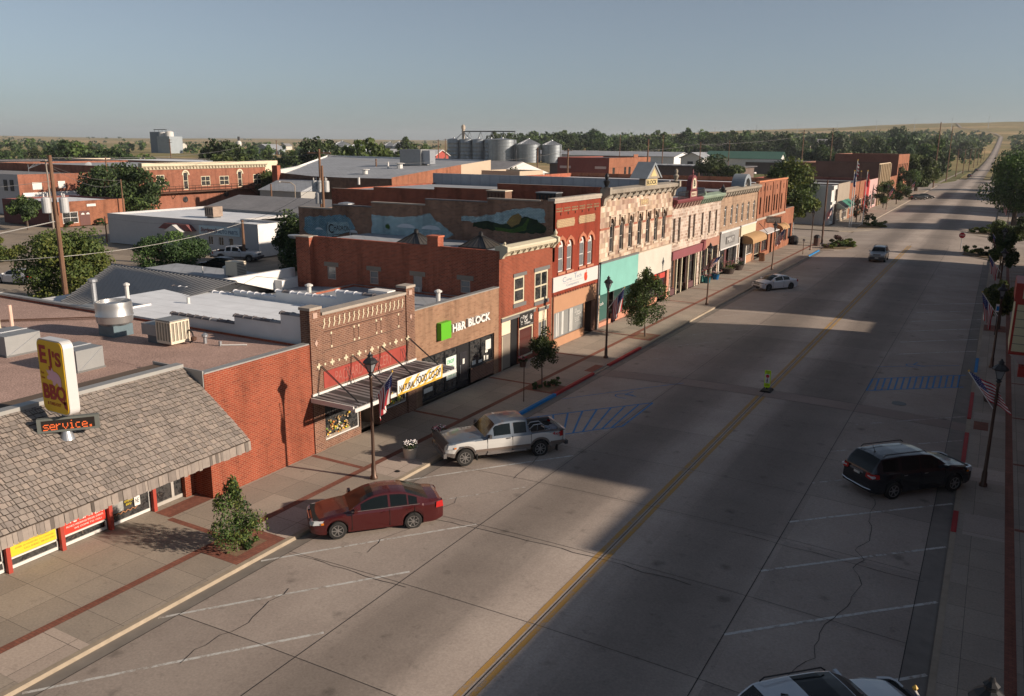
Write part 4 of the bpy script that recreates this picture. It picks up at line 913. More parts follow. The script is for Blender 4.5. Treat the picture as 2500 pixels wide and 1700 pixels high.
textmb(mb, 'C', 'x', x, 51.3, 51.85, 4.42, 4.78, bl, .004); textmb(mb, 'omp', 'x', x, 51.9, 52.75, 4.4, 4.6, bl, .004); textmb(mb, 'T', 'x', x, 53.1, 53.55, 4.5, 4.86, bl, .004); textmb(mb, 'ech', 'x', x, 53.55, 54.3, 4.5, 4.74, bl, .004)
mb.box(x-.004, x, 51.3, 54.6, 4.33, 4.35, bl); textmb(mb, 'Computers', 'x', x, 51.9, 53.9, 4.02, 4.26, bl, .004); mb.build('lettering', o)
mb = MB(); app = [(0,-.30),(.08,-.33),(.17,-.30),(.25,-.18),(.29,-.02),(.22,.04),(.20,.12),(.24,.20),(.17,.26),(.08,.25),(0,.22),(-.08,.26),(-.18,.25),(-.27,.16),(-.29,0),(-.25,-.16),(-.17,-.30),(-.08,-.33)]
mb.prism([(55.05+a*.95, 4.42+b*1.05) for a, b in app], x-.004, x+.004, rd_, 'x'); mb.prism([(55.04, 4.69), (55.08, 4.78), (55.17, 4.88), (55.16, 4.78), (55.1, 4.70)], x-.004, x+.004, rd_, 'x'); mb.build('fruit_emblem', o)
mb = MB(); stucco = M('tan_stucco', (.36,.20,.12), .9, amt=.08, bmp=.5); mb.box(XF-.1, XF+.04, 50.1, 57.0, 2.44, 3.55, stucco); mb.box(XF-.1, XF+.05, 50.12, 55.1, 0, .6, stucco)
for k in range(17): mb.box(XF+.04, XF+.06, 50.3+k*.4, 50.38+k*.4, 3.6, 3.72, MAT['dark_bracket'])
mb.box(XF-.1, XF+.03, 55.05, 55.17, 0, 2.43, stucco); mb.build('stucco_panel', T)
o = shopwin(T, 50.32, 55.0, .63, 2.42, galv, XF-.06, mull=(52.7,), gm=glassmat('curtain_behind_glass', (.22,.23,.23), .12), fw=.05)
mb = MB(); 
for y in (50.75, 51.0, 51.6, 51.75, 52.9, 53.1, 53.2): mb.box(XF-.065, XF-.062, y, y+.14, .7, 2.35, M('curtain_fold', (.46,.47,.46), .8))
mb.build('curtain', o)
mb = MB(); x = XF-.058
for t, a, b, c, d in (('Walk', 53.6, 54.0, 2.06, 2.2), ('of Faith', 53.7, 54.5, 1.88, 2.04), ('Church', 53.95, 54.75, 1.7, 1.86), ('SUNDAY 10 AM', 53.7, 54.5, 1.48, 1.54), ('WEDNESDAY 7 PM', 53.7, 54.6, 1.36, 1.42), ('ALL WELCOME', 53.75, 54.5, 1.24, 1.30)): textmb(mb, t, 'x', x, a, b, c, d, txt_w, .003)
mb.build('window_lettering', o)
mb = MB(); mb.box(XF-.9, XF-.8, 55.2, 56.4, 0, 2.4, tinted); mb.box(XF-.8, XF-.76, 55.3, 55.4, 0, 2.4, galv); mb.box(XF-.8, XF-.76, 56.2, 56.3, 0, 2.4, galv); mb.box(XF-.9, XF-.02, 55.2, 57.35, 2.45, 3.58, M('entry_dark_brick', (.10,.055,.04), .9)); mb.box(XF-.5, XF-.05, 56.5, 57.3, 0, 2.45, MAT['entry_dark_brick']); mb.build('entrance', T)
mb = MB(); mb.cyl((XF+.07, 57.42, 0), (XF+.07, 57.42, 4.95), .06, None, galv, 8); mb.build('downpipe', T); mb = MB(); mb.cyl((XF+.06, 50.02, 0), (XF+.06, 50.02, 3.85), .045, None, M('brown_pipe', (.20,.07,.04), .6), 8); mb.build('downpipe', T)
# flank windows of the mural wall
for h in mh[:2]: 
    o = window(T, 'y', cy0, 1, h[0], h[1], h[2], h[3], 2, 1, M('pale_blue_frame', (.50,.55,.60), .7), glass, fw=.06, rec=.03, name='flank_window')
    m2 = MB(); cu = (h[0]+h[1])/2
    m2.prism([(h[0], h[3]+.002), (h[1], h[3]+.002)]+[(cu+(h[1]-h[0])/2*math.cos(t), h[3]+.30*math.sin(t)) for t in [math.pi*k/8 for k in range(1, 8)]], cy0-.02, cy0+.0-.004, MAT['pale_blue_frame'], 'y'); m2.build('arch_head', o)
for h in mh[2:]:
    o = window(T, 'y', cy0, 1, h[0], h[1], h[2], h[3], 1, 1, MAT['pale_blue_frame'], glass_grey, fw=.06, rec=.03, name='flank_window')
    m2 = MB(); cu = (h[0]+h[1])/2
    m2.prism([(h[0], h[3]+.002), (h[1], h[3]+.002)]+[(cu+(h[1]-h[0])/2*math.cos(t), h[3]+.16*math.sin(t)) for t in [math.pi*k/8 for k in range(1, 8)]], cy0-.02, cy0-.004, MAT['pale_blue_frame'], 'y'); m2.build('arch_head', o)
# mural: flaking painted shapes, 4 mm proud of the brick
mur_b = BRICK('mural_pale_blue', [(.33,.49,.55), (.42,.57,.62), (.27,.43,.49)], (.06,.07,.07), bw=.24, bh=.09, ms=.012, amt=.3)
mur_d = BRICK('mural_blue', [(.15,.30,.40), (.24,.40,.48)], (.04,.05,.06), bw=.24, bh=.09, ms=.012, amt=.4)
mur_g = BRICK('mural_dark_green', [(.02,.04,.03), (.03,.06,.025)], (.02,.02,.02), bw=.24, bh=.09, ms=.012, amt=.4)
mur_y = BRICK('mural_ochre', [(.34,.25,.09), (.28,.20,.08)], (.06,.05,.03), bw=.24, bh=.09, ms=.012, amt=.3)
mur_l = BRICK('mural_green', [(.07,.15,.03), (.05,.11,.03)], (.03,.03,.02), bw=.24, bh=.09, ms=.012, amt=.3)
T2 = thing('mural', 'flaking painted mural of sky, hills and a town name on the old brick flank wall', 'mural', (-37, 49.87, 7))
def blob(name, pts, m, d, jag=.09, seed=1, parent=None):
    r_ = random.Random(seed); out = []
    for i, (a, b) in enumerate(pts):
        c, e = pts[(i+1) % len(pts)]; n = max(1, int(math.hypot(c-a, e-b)/.22))
        for k in range(n):
            t = k/n; out.append((a+(c-a)*t+r_.uniform(-jag, jag), b+(e-b)*t+r_.uniform(-jag, jag)*.6))
    q = MB(); q.poly([(x, cy0-d, z) for x, z in out], m)
    me_o = q.build(name, parent or T2, fixn=False); return me_o
sky_p = blob('painted_sky', [(-40.5, 8.40), (-38, 8.35), (-36.5, 8.5), (-35.3, 8.75), (-34.9, 8.3), (-34.0, 7.9), (-33.2, 7.3), (-34.3, 6.95), (-37, 6.9), (-40.6, 6.95)], mur_b, .003, seed=1)
blob('painted_sky', [(-47.4, 6.75), (-47.3, 7.9), (-45, 8.1), (-43.2, 8.25), (-42.6, 7.9), (-42.2, 7.2), (-43.5, 6.9), (-44.3, 6.5), (-45.3, 6.1), (-46.4, 6.5)], mur_d, .003, seed=2)
sg = blob('painted_sign', [(-45.0, 7.6), (-42.9, 7.75), (-42.6, 7.0), (-43.5, 6.75), (-45.2, 6.35)], mur_b, .006, .04, seed=3)
mb = MB(); textmb(mb, 'C', 'y', cy0-.012, -44.85, -44.35, 6.78, 7.5, txt_k, .003, .01); textmb(mb, 'HADRON', 'y', cy0-.012, -44.3, -42.75, 7.05, 7.42, txt_k, .003, .01); mb.tube([(-45.0, cy0-.012, 6.5), (-45.05, cy0-.012, 7.2), (-44.9, cy0-.012, 7.6)], .02, txt_k, 4); mb.tube([(-44.9, cy0-.012, 6.62), (-43.6, cy0-.012, 6.75), (-42.7, cy0-.012, 7.0)], .02, txt_k, 4); mb.build('lettering', sg)
mb = MB(); mb.poly([(-44.9, cy0-.009, 6.25), (-44.45, cy0-.009, 5.9), (-44.0, cy0-.009, 6.25), (-44.45, cy0-.009, 6.6)], txt_k); mb.poly([(-44.82, cy0-.012, 6.25), (-44.45, cy0-.012, 5.96), (-44.08, cy0-.012, 6.25), (-44.45, cy0-.012, 6.54)], mur_d); mb.build('painted_diamond', T2)
blob('painted_sky', [(-32.6, 8.65), (-31, 8.75), (-28.9, 9.2), (-27.5, 9.5), (-26.1, 9.5), (-25.9, 8.6), (-27.3, 8.45), (-28.6, 8.3), (-31.2, 8.3), (-32.5, 8.35)], mur_b, .003, seed=5)
blob('painted_hills', [(-31.6, 8.3), (-30.4, 8.45), (-29.2, 8.3), (-28.4, 8.6), (-27.5, 8.9), (-26.6, 8.7), (-25.9, 8.35), (-25.9, 7.9), (-28, 7.75), (-30, 7.85), (-31.6, 8.0)], mur_g, .007, seed=6)
blob('painted_field', [(-29.8, 8.1), (-28.4, 8.0), (-27.7, 8.3), (-27.3, 8.8), (-27.1, 8.8), (-27.4, 8.0), (-28.4, 7.75), (-29.8, 7.85)], mur_l, .010, .04, seed=7)
blob('painted_sun', [(-28.9, 8.4), (-28.5, 8.95), (-27.95, 9.1), (-27.7, 8.85), (-27.9, 8.4), (-28.5, 8.15)], mur_y, .013, .03, seed=8)
blob('painted_leaf', [(-39.3, 7.7), (-39.0, 7.8), (-38.8, 7.6), (-39.0, 7.4), (-39.3, 7.5)], mur_l, .007, .06, seed=9)

# ---------------- checkered stone building with pediment
T = thing('stone_block', 'two storey checkered stone block with bracketed cornice and a triangular pediment', 'building', (-36, 65.5, 0))
sy0, sy1 = 57.52, 73.35
sw = [59.78, 61.72, 63.56, 65.52, 67.40, 69.33, 71.31]
holes = [(y-.42, y+.42, 5.62, 8.20) for y in sw]
mb = MB(); wall(mb, 'x', XF, -1, sy0, sy1, 4.9, 9.7, holes, stone_big, .30, arch=range(7))
wall(mb, 'x', XF, -1, sy0, sy1, 0, 4.9, [(57.9, 65.0, 0, 2.7), (65.3, 72.8, 0, 2.7)], stone_big, .6)
for a, b, z in ((-51.2, -46.5, 9.7), (-46.5, -40.2, 9.95), (-40.2, -34.2, 10.15), (-34.2, XF-.1, 10.62)):
    mb.poly([(a,sy0,0),(b,sy0,0),(b,sy0,z),(a,sy0,z)], side_brick); mb.poly([(a,sy0+.3,6),(b,sy0+.3,6),(b,sy0+.3,z),(a,sy0+.3,z)], side_brick); mb.poly([(a,sy0,z),(b,sy0,z),(b,sy0+.3,z),(a,sy0+.3,z)], coping); mb.poly([(b,sy0,8),(b,sy0+.3,8),(b,sy0+.3,z),(b,sy0,z)], side_brick)
    mb.poly([(a,sy0,8),(a,sy0+.3,8),(a,sy0+.3,z),(a,sy0,z)], side_brick)
mb.box(-51.2, XF-.3, sy1-.3, sy1-.01, 0, 10.6, roof_grey); mb.box(-51.2, -50.9, sy0+.3, sy1-.3, 0, 9.6, side_brick); mb.build('wall', T)
mb = MB(); mb.box(-50.9, XF-.3, sy0+.3, sy1-.3, 9.3, 9.5, roof_grey); mb.build('roof', T)
mb = MB(); M('red_string_course', (.27,.10,.065), .85, amt=.1)
for a, b in zip([sy0]+[y+.56 for y in sw], [y-.56 for y in sw]+[sy1]): mb.box(XF+.0, XF+.03, a, b, 7.42, 7.58, MAT['red_string_course'])
mb.build('string_course', T)
for y in sw:
    o = window(T, 'x', XF, -1, y-.42, y+.42, 5.62, 7.78, 1, 2, M('weathered_frame', (.34,.31,.28), .8), glass, fw=.06, rec=.12, sill=M('pale_sill', (.42,.35,.28), .9), name='tall_window')
    m2 = MB(); m2.poly([(XF-.18, y+.40*math.cos(t), 7.78+.40*math.sin(t)) for t in [math.pi*k/8 for k in range(9)]], glass); m2.build('arch_pane', o)
    m2 = MB()
    for s_ in (-1, 1): m2.box(XF+.001, XF+.10, y+s_*.5-.05, y+s_*.5+.05, 7.6, 8.35, stone_big)
    m2.prism([(y-.55, 8.30), (y+.55, 8.30), (y+.6, 8.42), (y-.6, 8.42)], XF+.001, XF+.12, MAT['pale_sill'], 'x'); m2.build('hood_mould', o)
mb = MB(); cor = M('weathered_cornice', (.27,.24,.20), .85, amt=.3, scale=3)
prof_c = [(XF, 9.7), (XF+.12, 9.72), (XF+.18, 9.95), (XF+.42, 10.08), (XF+.55, 10.12), (XF+.62, 10.34), (XF+.5, 10.42), (XF-.3, 10.5), (XF-.3, 9.7)]
mb.prism(prof_c, sy0+.03, sy1-.03, cor, 'y')
for i in range(12):
    y = sy0+.75+i*1.3; mb.prism([(XF+.0, 9.55), (XF+.14, 9.6), (XF+.2, 9.8), (XF+.42, 10.02), (XF+.42, 10.09), (XF, 10.0)], y-.12, y+.12, cor, 'y')
for y in (sy0+.212, sy1-.212): mb.prism([(XF, 9.2), (XF+.2, 9.3), (XF+.3, 9.8), (XF+.7, 10.1), (XF+.7, 10.6), (XF, 10.6)], y-.2, y+.2, cor, 'y')
mb.build('cornice', T)
mb = MB(); mb.box(XF-.2, XF+.35, 65.5, 68.3, 10.4, 11.0, cor); mb.prism([(65.3, 11.0), (68.5, 11.0), (66.9, 12.15)], XF-.2, XF+.5, cor, 'x')
mb.prism([(65.1, 11.0), (65.35, 11.0), (66.9, 12.08), (68.45, 11.0), (68.7, 11.0), (66.9, 12.3)], XF-.9, XF+.6, M('pediment_slate', (.22,.25,.28), .6, .3), 'x')
o = mb.build('pediment', T); mb = MB(); textmb(mb, 'BLOCK', 'x', XF+.37, 65.8, 68.0, 10.5, 10.85, txt_k, .01, .02); mb.box(XF+.355, XF+.36, 65.7, 68.1, 10.44, 10.92, M('tablet_gold', (.50,.40,.20), .7)); mb.prism([(66.2, 11.15), (67.6, 11.15), (66.9, 11.75)], XF+.5, XF+.53, MAT['tablet_gold'], 'x'); mb.build('tablet', o)
mb = MB(); mb.box(XF+.001, XF+.02, 65.4, 67.3, 8.85, 9.35, stone_tan); textmb(mb, '1890', 'x', XF+.03, 65.6, 67.1, 8.92, 9.28, MAT['tablet_gold'], .01); mb.build('date_stone', T)
for y in (sy0+.25, sy1-.3):
    mb = MB(); mb.lathe((XF+.3, y, 10.55), [(.28, 0), (.12, .12), (.2, .3), (.26, .5), (.1, .62), (.16, .8), (.14, .95), (.03, 1.08)], dark_metal if y < 60 else cor, 10); mb.build('finial', T, smooth=50)
RIB('teal_siding', (.17,.40,.36), 'y', .16, rough=.5, metal=.0, depth=.01, dark=.72); RIB('white_siding', (.50,.485,.43), 'y', .30, rough=.5, metal=0, depth=.015, dark=.5)
mb = MB(); mb.box(XF+.003, XF+.16, 57.6, 65.15, 2.6, 4.95, MAT['teal_siding']); mb.box(XF+.003, XF+.2, 57.55, 65.2, 4.951, 5.08, grey_trim); mb.build('teal_fascia', T)
mb = MB(); mb.box(XF+.003, XF+.16, 65.16, 73.3, 2.72, 4.97, MAT['white_siding']); mb.box(XF+.003, XF+.2, 65.21, 73.35, 4.971, 5.04, MAT['pale_sill']); mb.build('white_fascia', T)
wing = M('green_black_glass', (.02,.05,.045), .1)
shopwin(T, 57.95, 60.2, .35, 2.5, grey_trim, XF-.3, gm=glassmat('teal_glass', (.03,.10,.09), .08)); shopwin(T, 61.2, 64.9, .55, 2.5, grey_trim, XF-.3, mull=(63,), gm=wing)
mb = MB(); tb = M('salmon_brick', (.42,.20,.14), .9, amt=.15)
mb.box(XF-.5, XF-.05, 57.6, 60.3, 0, .33, tb); mb.box(XF-.5, XF-.05, 61.2, 65.2, 0, .5, tb); mb.box(XF-.5, XF-.05, 67.5, 70.6, 0, .5, tb); mb.box(XF-.3, XF+.02, 72.75, 73.35, 0, 2.7, tb); mb.box(XF-.3, XF+.02, 65.0, 65.4, 0, 2.6, tb); mb.build('bulkhead', T)
mb = MB(); mb.box(XF-1.2, XF-1.1, 60.2, 61.2, 0, 2.6, black_paint); mb.box(XF-1.2, XF-1.1, 65.4, 67.5, 0, 2.6, black_paint); mb.build('door', T)
shopwin(T, 67.5, 70.5, .52, 2.6, maroon, XF-.2, gm=glass); shopwin(T, 70.7, 72.7, .3, 2.6, maroon, XF-.2, bar=(2.0,))
mb = MB(); mb.box(XF-.12, XF-.11, 68.9, 70.4, 2.1, 2.55, rsn); mb.box(XF-.12, XF-.11, 70.9, 72.4, 1.0, 1.2, cream_paint); mb.box(XF-.12, XF-.11, 70.8, 72.6, 2.05, 2.5, M('awning_red', (.40,.05,.04), .7)); mb.build('window_sign', T)
mb = MB(); textmb(mb, 'Posh', 'x', XF-.25, 58.3, 59.2, 1.6, 1.85, txt_w, .004); mb.build('window_lettering', T)

# ---------------- pink stone building with maroon cornice and green cornice
T = thing('pink_stone_block', 'pale pink stone two storey block with maroon and green cornices and round topped name plate', 'building', (-36, 81.0, 0))
py0, py1 = 73.37, 88.7
pw = [74.1, 75.55, 78.5, 79.92, 82.53, 84.93, 87.2]
holes = [(y-.32, y+.32, 4.95, 7.18) for y in pw]
mb = MB(); wall(mb, 'x', XF, -1, py0, py1, 3.5, 8.3, holes, stone_pink, .28)
wall(mb, 'x', XF, -1, py0, py1, 0, 3.5, [(73.9, 88.3, 0, 3.45)], stone_pink, .5)
mb.box(-58, -57.7, py0, py1, 0, 8.6, side_brick); mb.box(-57.7, XF-.3, py1-.31, py1-.01, 0, 8.9, side_brick); mb.build('wall', T)
mb = MB(); mb.box(-57.7, XF-.3, py0, py1-.31, 8.1, 8.3, roof_grey); mb.box(-50, -49.6, py0, py1-.31, 8.3, 8.9, roof_grey); mb.build('roof', T)
for y in pw: window(T, 'x', XF, -1, y-.32, y+.32, 4.95, 7.18, 1, 2, M('brown_frame', (.30,.22,.17), .7), glass, fw=.05, rec=.10, sill=MAT['pale_sill'], name='tall_window')
green_c = M('verdigris_cornice', (.20,.26,.20), .7, amt=.3, scale=3)
for a, b, m_, nm in ((73.4, 81.0, maroon, 'maroon_cornice'), (81.01, 88.68, green_c, 'green_cornice')):
    mb = MB(); mb.prism([(XF, 8.22), (XF+.1, 8.25), (XF+.15, 8.42), (XF+.42, 8.55), (XF+.5, 8.75), (XF+.4, 8.85), (XF-.3, 9.0), (XF-.3, 8.3), (XF, 8.3)], a, b, m_, 'y')
    n = 9 if m_ is maroon else 10
    for i in range(n):
        y = a+.4+i*(b-a-.8)/(n-1); mb.prism([(XF, 8.0), (XF+.2, 8.1), (XF+.38, 8.5), (XF, 8.5)], y-.11, y+.11, pinkt if m_ is maroon else green_c, 'y')
    mb.build(nm, T)
mb = MB(); mb.box(XF-.05, XF+.4, 77.0, 79.1, 8.85, 9.55, maroon); mb.prism([(77.15, 9.5), (78.95, 9.5)]+[(78.05+.9*math.cos(t), 10.0+.95*math.sin(t)) for t in [math.pi*k/10 for k in range(11)]], XF-.05, XF+.4, maroon, 'x')
mb.lathe((XF+.2, 78.05, 10.9), [(.12, 0), (.06, .1), (.1, .25), (.02, .6)], maroon, 8); o = mb.build('name_plate', T)
mb = MB(); mb.prism([(77.5, 9.72), (78.6, 9.72)]+[(78.05+.55*math.cos(t), 10.05+.65*math.sin(t)) for t in [math.pi*k/8 for k in range(9)]], XF+.401, XF+.42, cream_paint, 'x'); mb.box(XF+.401, XF+.42, 77.3, 78.8, 9.0, 9.42, cream_paint)
textmb(mb, 'BRAU', 'x', XF+.43, 77.45, 78.65, 9.07, 9.35, maroon, .01, .02); textmb(mb, 'B', 'x', XF+.43, 77.8, 78.3, 9.9, 10.5, black_paint, .01, .04); mb.build('emblem', o)
mb = MB()
for a, b in ((73.9, 76.9), (79.2, 81.8)):
    k = a
    while k < b: mb.cyl((XF+.3, k, 8.85), (XF+.3, k, 9.6), .025, None, black_paint, 4); k += .25
    for z in (8.98, 9.45): mb.tube([(XF+.3, a, z), (XF+.3, b, z)], .025, black_paint, 4)
mb.build('roof_railing', T)
mb = MB(); mb.lathe((XF+.2, 82.3, 8.8), [(.15,0), (.1,.1), (.14,.3), (.04, .5)], green_c, 8); mb.lathe((XF+.2, 88.4, 8.9), [(.3,0), (.15,.15), (.25,.4), (.1,.6), (.04,.8)], dark_metal, 8); mb.build('finial', T)
mb = MB(); mb.box(XF-.02, XF+.3, 73.4, 82.6, 3.45, 4.2, M('plum_beam', (.20,.065,.075), .6, amt=.1)); mb.prism([(82.1, 3.5), (82.9, 3.5), (82.9, 4.5), (82.3, 4.3)], XF, XF+.4, maroon, 'x'); mb.build('signboard_beam', T)
mb = MB(); mb.box(XF-.02, XF+.1, 82.95, 88.6, 3.46, 4.35, M('brown_beam', (.30,.15,.11), .7, amt=.15)); mb.build('fascia_board', T)
for y in (73.6, 75.6, 77.0, 79.0, 81.2, 82.0, 82.9, 84.9, 86.7, 88.4):
    mb = MB(); e = .35 if y == 82.0 else .09; mb.box(XF-.2-.1*(y == 82.0), XF-.001*(y == 82.9), y-e, y+e, 0, 3.44, stone_pink if y == 82.0 else cream_paint); mb.build('pilaster', T)
for a, b in ((73.7, 75.5), (79.1, 81.1), (83.1, 84.8), (85.0, 86.6)): shopwin(T, a, b, .6, 3.4, M('purple_trim', (.10,.05,.055), .6), XF-.35, bar=(2.6,), gm=glass)
for a, b, m_ in ((73.7, 75.5, MAT['purple_trim']), (79.1, 81.1, MAT['purple_trim']), (83.1, 86.6, M('teal_dark', (.03,.12,.11), .6))): mb = MB(); mb.box(XF-.5, XF-.12, a, b, 0, .58, m_); mb.build('bulkhead', T)
mb = MB(); mb.box(XF-1.3, XF-1.2, 75.6, 79.0, 0, 3.44, M('wood_door', (.16,.08,.05), .6)); mb.box(XF-.9, XF-.8, 86.8, 88.3, 0, 3.4, black_paint); mb.build('door', T)

# ---------------- tan stone building
T = thing('tan_stone_block', 'tan stone two storey block with six arched windows and a round cornice ornament', 'building', (-36, 96.2, 0))
ny0, ny1 = 88.72, 104.0
nw = [90.6, 93.1, 95.27, 97.55, 100.1, 102.7]
mb = MB(); wall(mb, 'x', XF, -1, ny0, ny1, 4.6, 8.6, [(y-.4, y+.4, 5.2, 7.36) for y in nw], stone_tan, .25, arch=range(6))
wall(mb, 'x', XF, -1, ny0, ny1, 0, 4.6, [(89.2, 96.0, 0, 2.8), (97.2, 103.8, 0, 3.4)], stone_tan, .4)
mb.box(-58, -57.7, ny0, ny1, 0, 8.6, side_brick); mb.box(-57.7, XF-.3, ny1-.3, ny1-.01, 0, 9.3, side_brick); mb.build('wall', T)
mb = MB(); mb.box(-57.7, XF-.3, ny0+.01, ny1-.31, 8.3, 8.45, roof_grey); mb.build('roof', T)
for y in nw:
    o = window(T, 'x', XF, -1, y-.4, y+.4, 5.2, 6.97, 1, 2, white_paint, glass, fw=.08, rec=.08, name='arched_window')
    m2 = MB(); m2.poly([(XF-.14, y+.38*math.cos(t), 6.97+.38*math.sin(t)) for t in [math.pi*k/8 for k in range(9)]], glass)
    pts = [(y+.40*math.cos(t), 6.97+.38*math.sin(t)) for t in [math.pi*k/8 for k in range(9)]]; m2.tube([(XF-.08, a, b) for a, b in pts], .04, white_paint, 4); m2.build('arch_pane', o)
mb = MB(); mb.prism([(XF, 8.4), (XF+.12, 8.45), (XF+.2, 8.7), (XF+.42, 8.85), (XF+.5, 9.1), (XF-.3, 9.25), (XF-.3, 8.6), (XF, 8.6)], ny0, ny1, cor, 'y')
for i in range(15):
    y = ny0+.5+i*1.02; mb.prism([(XF, 8.25), (XF+.18, 8.3), (XF+.35, 8.75), (XF, 8.75)], y-.1, y+.1, cor, 'y')
mb.build('cornice', T)
mb = MB(); N = 14; po = [(97.3+1.55*math.cos(math.pi*k/N), 9.2+1.35*math.sin(math.pi*k/N)) for k in range(N+1)]; pi_ = [(97.3+1.05*math.cos(math.pi*k/N), 9.2+.9*math.sin(math.pi*k/N)) for k in range(N+1)]
for k in range(N): mb.prism([po[k], po[k+1], pi_[k+1], pi_[k]], XF-1.0, XF+.45, M('pediment_slate', (0,0,0)), 'x')
mb.prism([(96.2, 9.2)]+pi_[::-1][1:]+[(98.4, 9.2)], XF, XF+.1, cor, 'x'); mb.lathe((XF+.12, 97.3, 9.35), [(.35, 0), (.2, .3), (.1, .5)], dark_metal, 8); mb.build('round_ornament', T)
mb = MB(); mb.box(XF, XF+.14, 89.0, 96.2, 2.85, 4.5, M('grey_shingle_fascia', (.22,.22,.22), .85, amt=.3, scale=4)); mb.box(XF, XF+.22, 88.95, 96.25, 4.51, 4.72, M('pale_grey_trim', (.50,.50,.50), .7)); mb.box(XF, XF+.22, 88.95, 96.25, 2.72, 2.85, MAT['pale_grey_trim'])
mb.box(XF+.14, XF+.2, 91.0, 94.3, 3.2, 4.0, grey_trim); o = mb.build('shop_fascia', T)
mb = MB(); textmb(mb, 'MINT', 'x', XF+.21, 91.4, 93.9, 3.35, 3.85, M('sign_grey', (.40,.40,.40), .6), .008, .02); mb.build('lettering', o)
mb = MB(); mb.box(XF+.0, XF+.12, 97.2, 103.9, 3.5, 4.62, cream_paint); mb.box(XF, XF+.2, 96.9, 103.9, 4.63, 4.75, MAT['pale_grey_trim']); mb.build('cream_fascia', T)
for y in (89.05, 96.0, 96.9, 100.2):
    mb = MB(); mb.box(XF-.25, XF+.08, y-.14, y+.14, 0, 2.71 if y < 96.5 else 3.48, M('pale_pilaster', (.52,.50,.46), .7)); mb.build('pilaster', T)
shopwin(T, 89.3, 92.2, .3, 2.7, black_paint, XF-.3, mull=(90.7,)); shopwin(T, 93.8, 95.8, .3, 2.7, black_paint, XF-.3); shopwin(T, 100.4, 103.7, .9, 3.4, white_paint, XF-.2, mull=(102,))
mb = MB(); mb.box(XF-.6, XF-.5, 92.2, 93.8, 0, 2.7, M('plum_door', (.10,.04,.04), .6)); mb.box(XF-.8, XF-.7, 97.1, 100.1, 0, 3.4, black_paint); mb.box(XF-.3, XF-.02, 100.4, 103.7, 0, .88, stucco); mb.build('door', T)
T2 = thing('tan_awning', 'tan fabric barrel awning over a shop entrance in the stone row', 'awning', (-24.6, 101.4, 2.7))
mb = MB(); awn = M('tan_canvas', (.32,.20,.10), .8, amt=.1); pts = [(XF+.12, 3.6)]+[(XF+.12+1.25*math.sin(t), 2.95+.62*math.cos(t)) for t in [math.pi/2*k/6 for k in range(7)]]+[(XF+1.37, 2.62), (XF+.12, 2.62)]
mb.prism(pts, 98.0, 104.6, awn, 'y'); mb.build('canvas', T2, smooth=40)

# ---------------- red brick end building and low annex
T = thing('brick_end_block', 'two storey red brick end block with paired arched windows and a corbelled top', 'building', (-36, 111.8, 0))
ey0, ey1 = 104.02, 119.7
ew = [105.7, 108.88, 110.2, 113.05, 114.5, 117.15]
mb = MB(); wall(mb, 'x', XF, -1, ey0, ey1, 0, 9.35, [(y-.36, y+.36, 5.45, 7.58) for y in ew]+[(104.4, 107.4, 0, 3.1), (107.9, 111.2, .5, 3.1), (112.4, 113.5, 0, 3.0), (115.5, 118.8, .5, 3.0)], orange_brick, .3, arch=range(6))
mb.box(-58, -57.7, ey0, ey1, 0, 9.3, side_brick); mb.box(-57.7, XF-.01, ey1-.3, ey1-.01, 0, 9.35, orange_brick); mb.box(-57.7, XF-.3, ey0, ey0+.28, 0, 9.3, side_brick); mb.poly([(XF-.3,ey0,8),(XF-.3,ey1-.3,8),(XF-.3,ey1-.3,9.35),(XF-.3,ey0,9.35)], orange_brick)
for y in (104.2, 107.6, 111.8, 115.9, 119.5): mb.box(XF+.001, XF+.1, y-.18, y+.18, 4.9, 9.2, orange_brick)
mb.build('wall', T)
mb = MB(); mb.box(-57.7, XF-.3, ey0+.28, ey1-.3, 8.6, 8.75, roof_white); mb.build('roof', T)
mb = MB(); mb.box(XF-.32, XF+.14, ey0, ey1, 9.351, 9.5, M('orange_terracotta', (.46,.18,.09), .8)); mb.box(XF+.001, XF+.12, ey0, ey1, 4.75, 5.0, coping)
for y in (105.4, 107.0, 108.6, 110.4, 112.2, 114.0, 116, 117.8): mb.box(XF+.001, XF+.05, y-.08, y+.08, 8.2, 8.8, M('dark_slot', (.06,.025,.02), .9))
mb.build('corbel', T)
for y in ew: window(T, 'x', XF, -1, y-.36, y+.36, 5.45, 7.3, 1, 2, dark_metal, glass, fw=.06, rec=.12, name='arched_window')
shopwin(T, 104.5, 107.3, .5, 3.05, cream_paint, XF-.2); shopwin(T, 108.0, 111.1, .55, 3.05, maroon, XF-.2, mull=(109.5,)); shopwin(T, 115.6, 118.7, .55, 2.9, maroon, XF-.2, mull=(117,))
mb = MB(); mb.box(XF-.28, XF-.2, 112.4, 113.5, 0, 3.0, black_paint); mb.build('door', T)
mb = MB(); mb.prism([(XF+.05, 3.45), (XF+1.3, 3.25), (XF+1.3, 3.15), (XF+.05, 3.3)], 105.0, 111.5, MAT['pale_grey_trim'], 'y'); mb.tube([(XF+1.2, 105.5, 3.3), (XF+.1, 105.5, 4.4)], .03, black_paint, 4); mb.tube([(XF+1.2, 111, 3.3), (XF+.1, 111, 4.4)], .03, black_paint, 4); mb.build('flat_canopy', T)
mb = MB(); mb.prism([(XF+.1, 3.5)]+[(XF+.1+.9*math.sin(t), 2.8+.7*math.cos(t)) for t in [math.pi/2*k/5 for k in range(6)]]+[(XF+.1, 2.7)], 115.2, 119.2, awn, 'y'); mb.build('canvas_awning', T)
T2 = thing('projecting_sign', 'dark framed projecting shop sign on the red brick end block', 'sign', (-24.6, 108, 4.2))
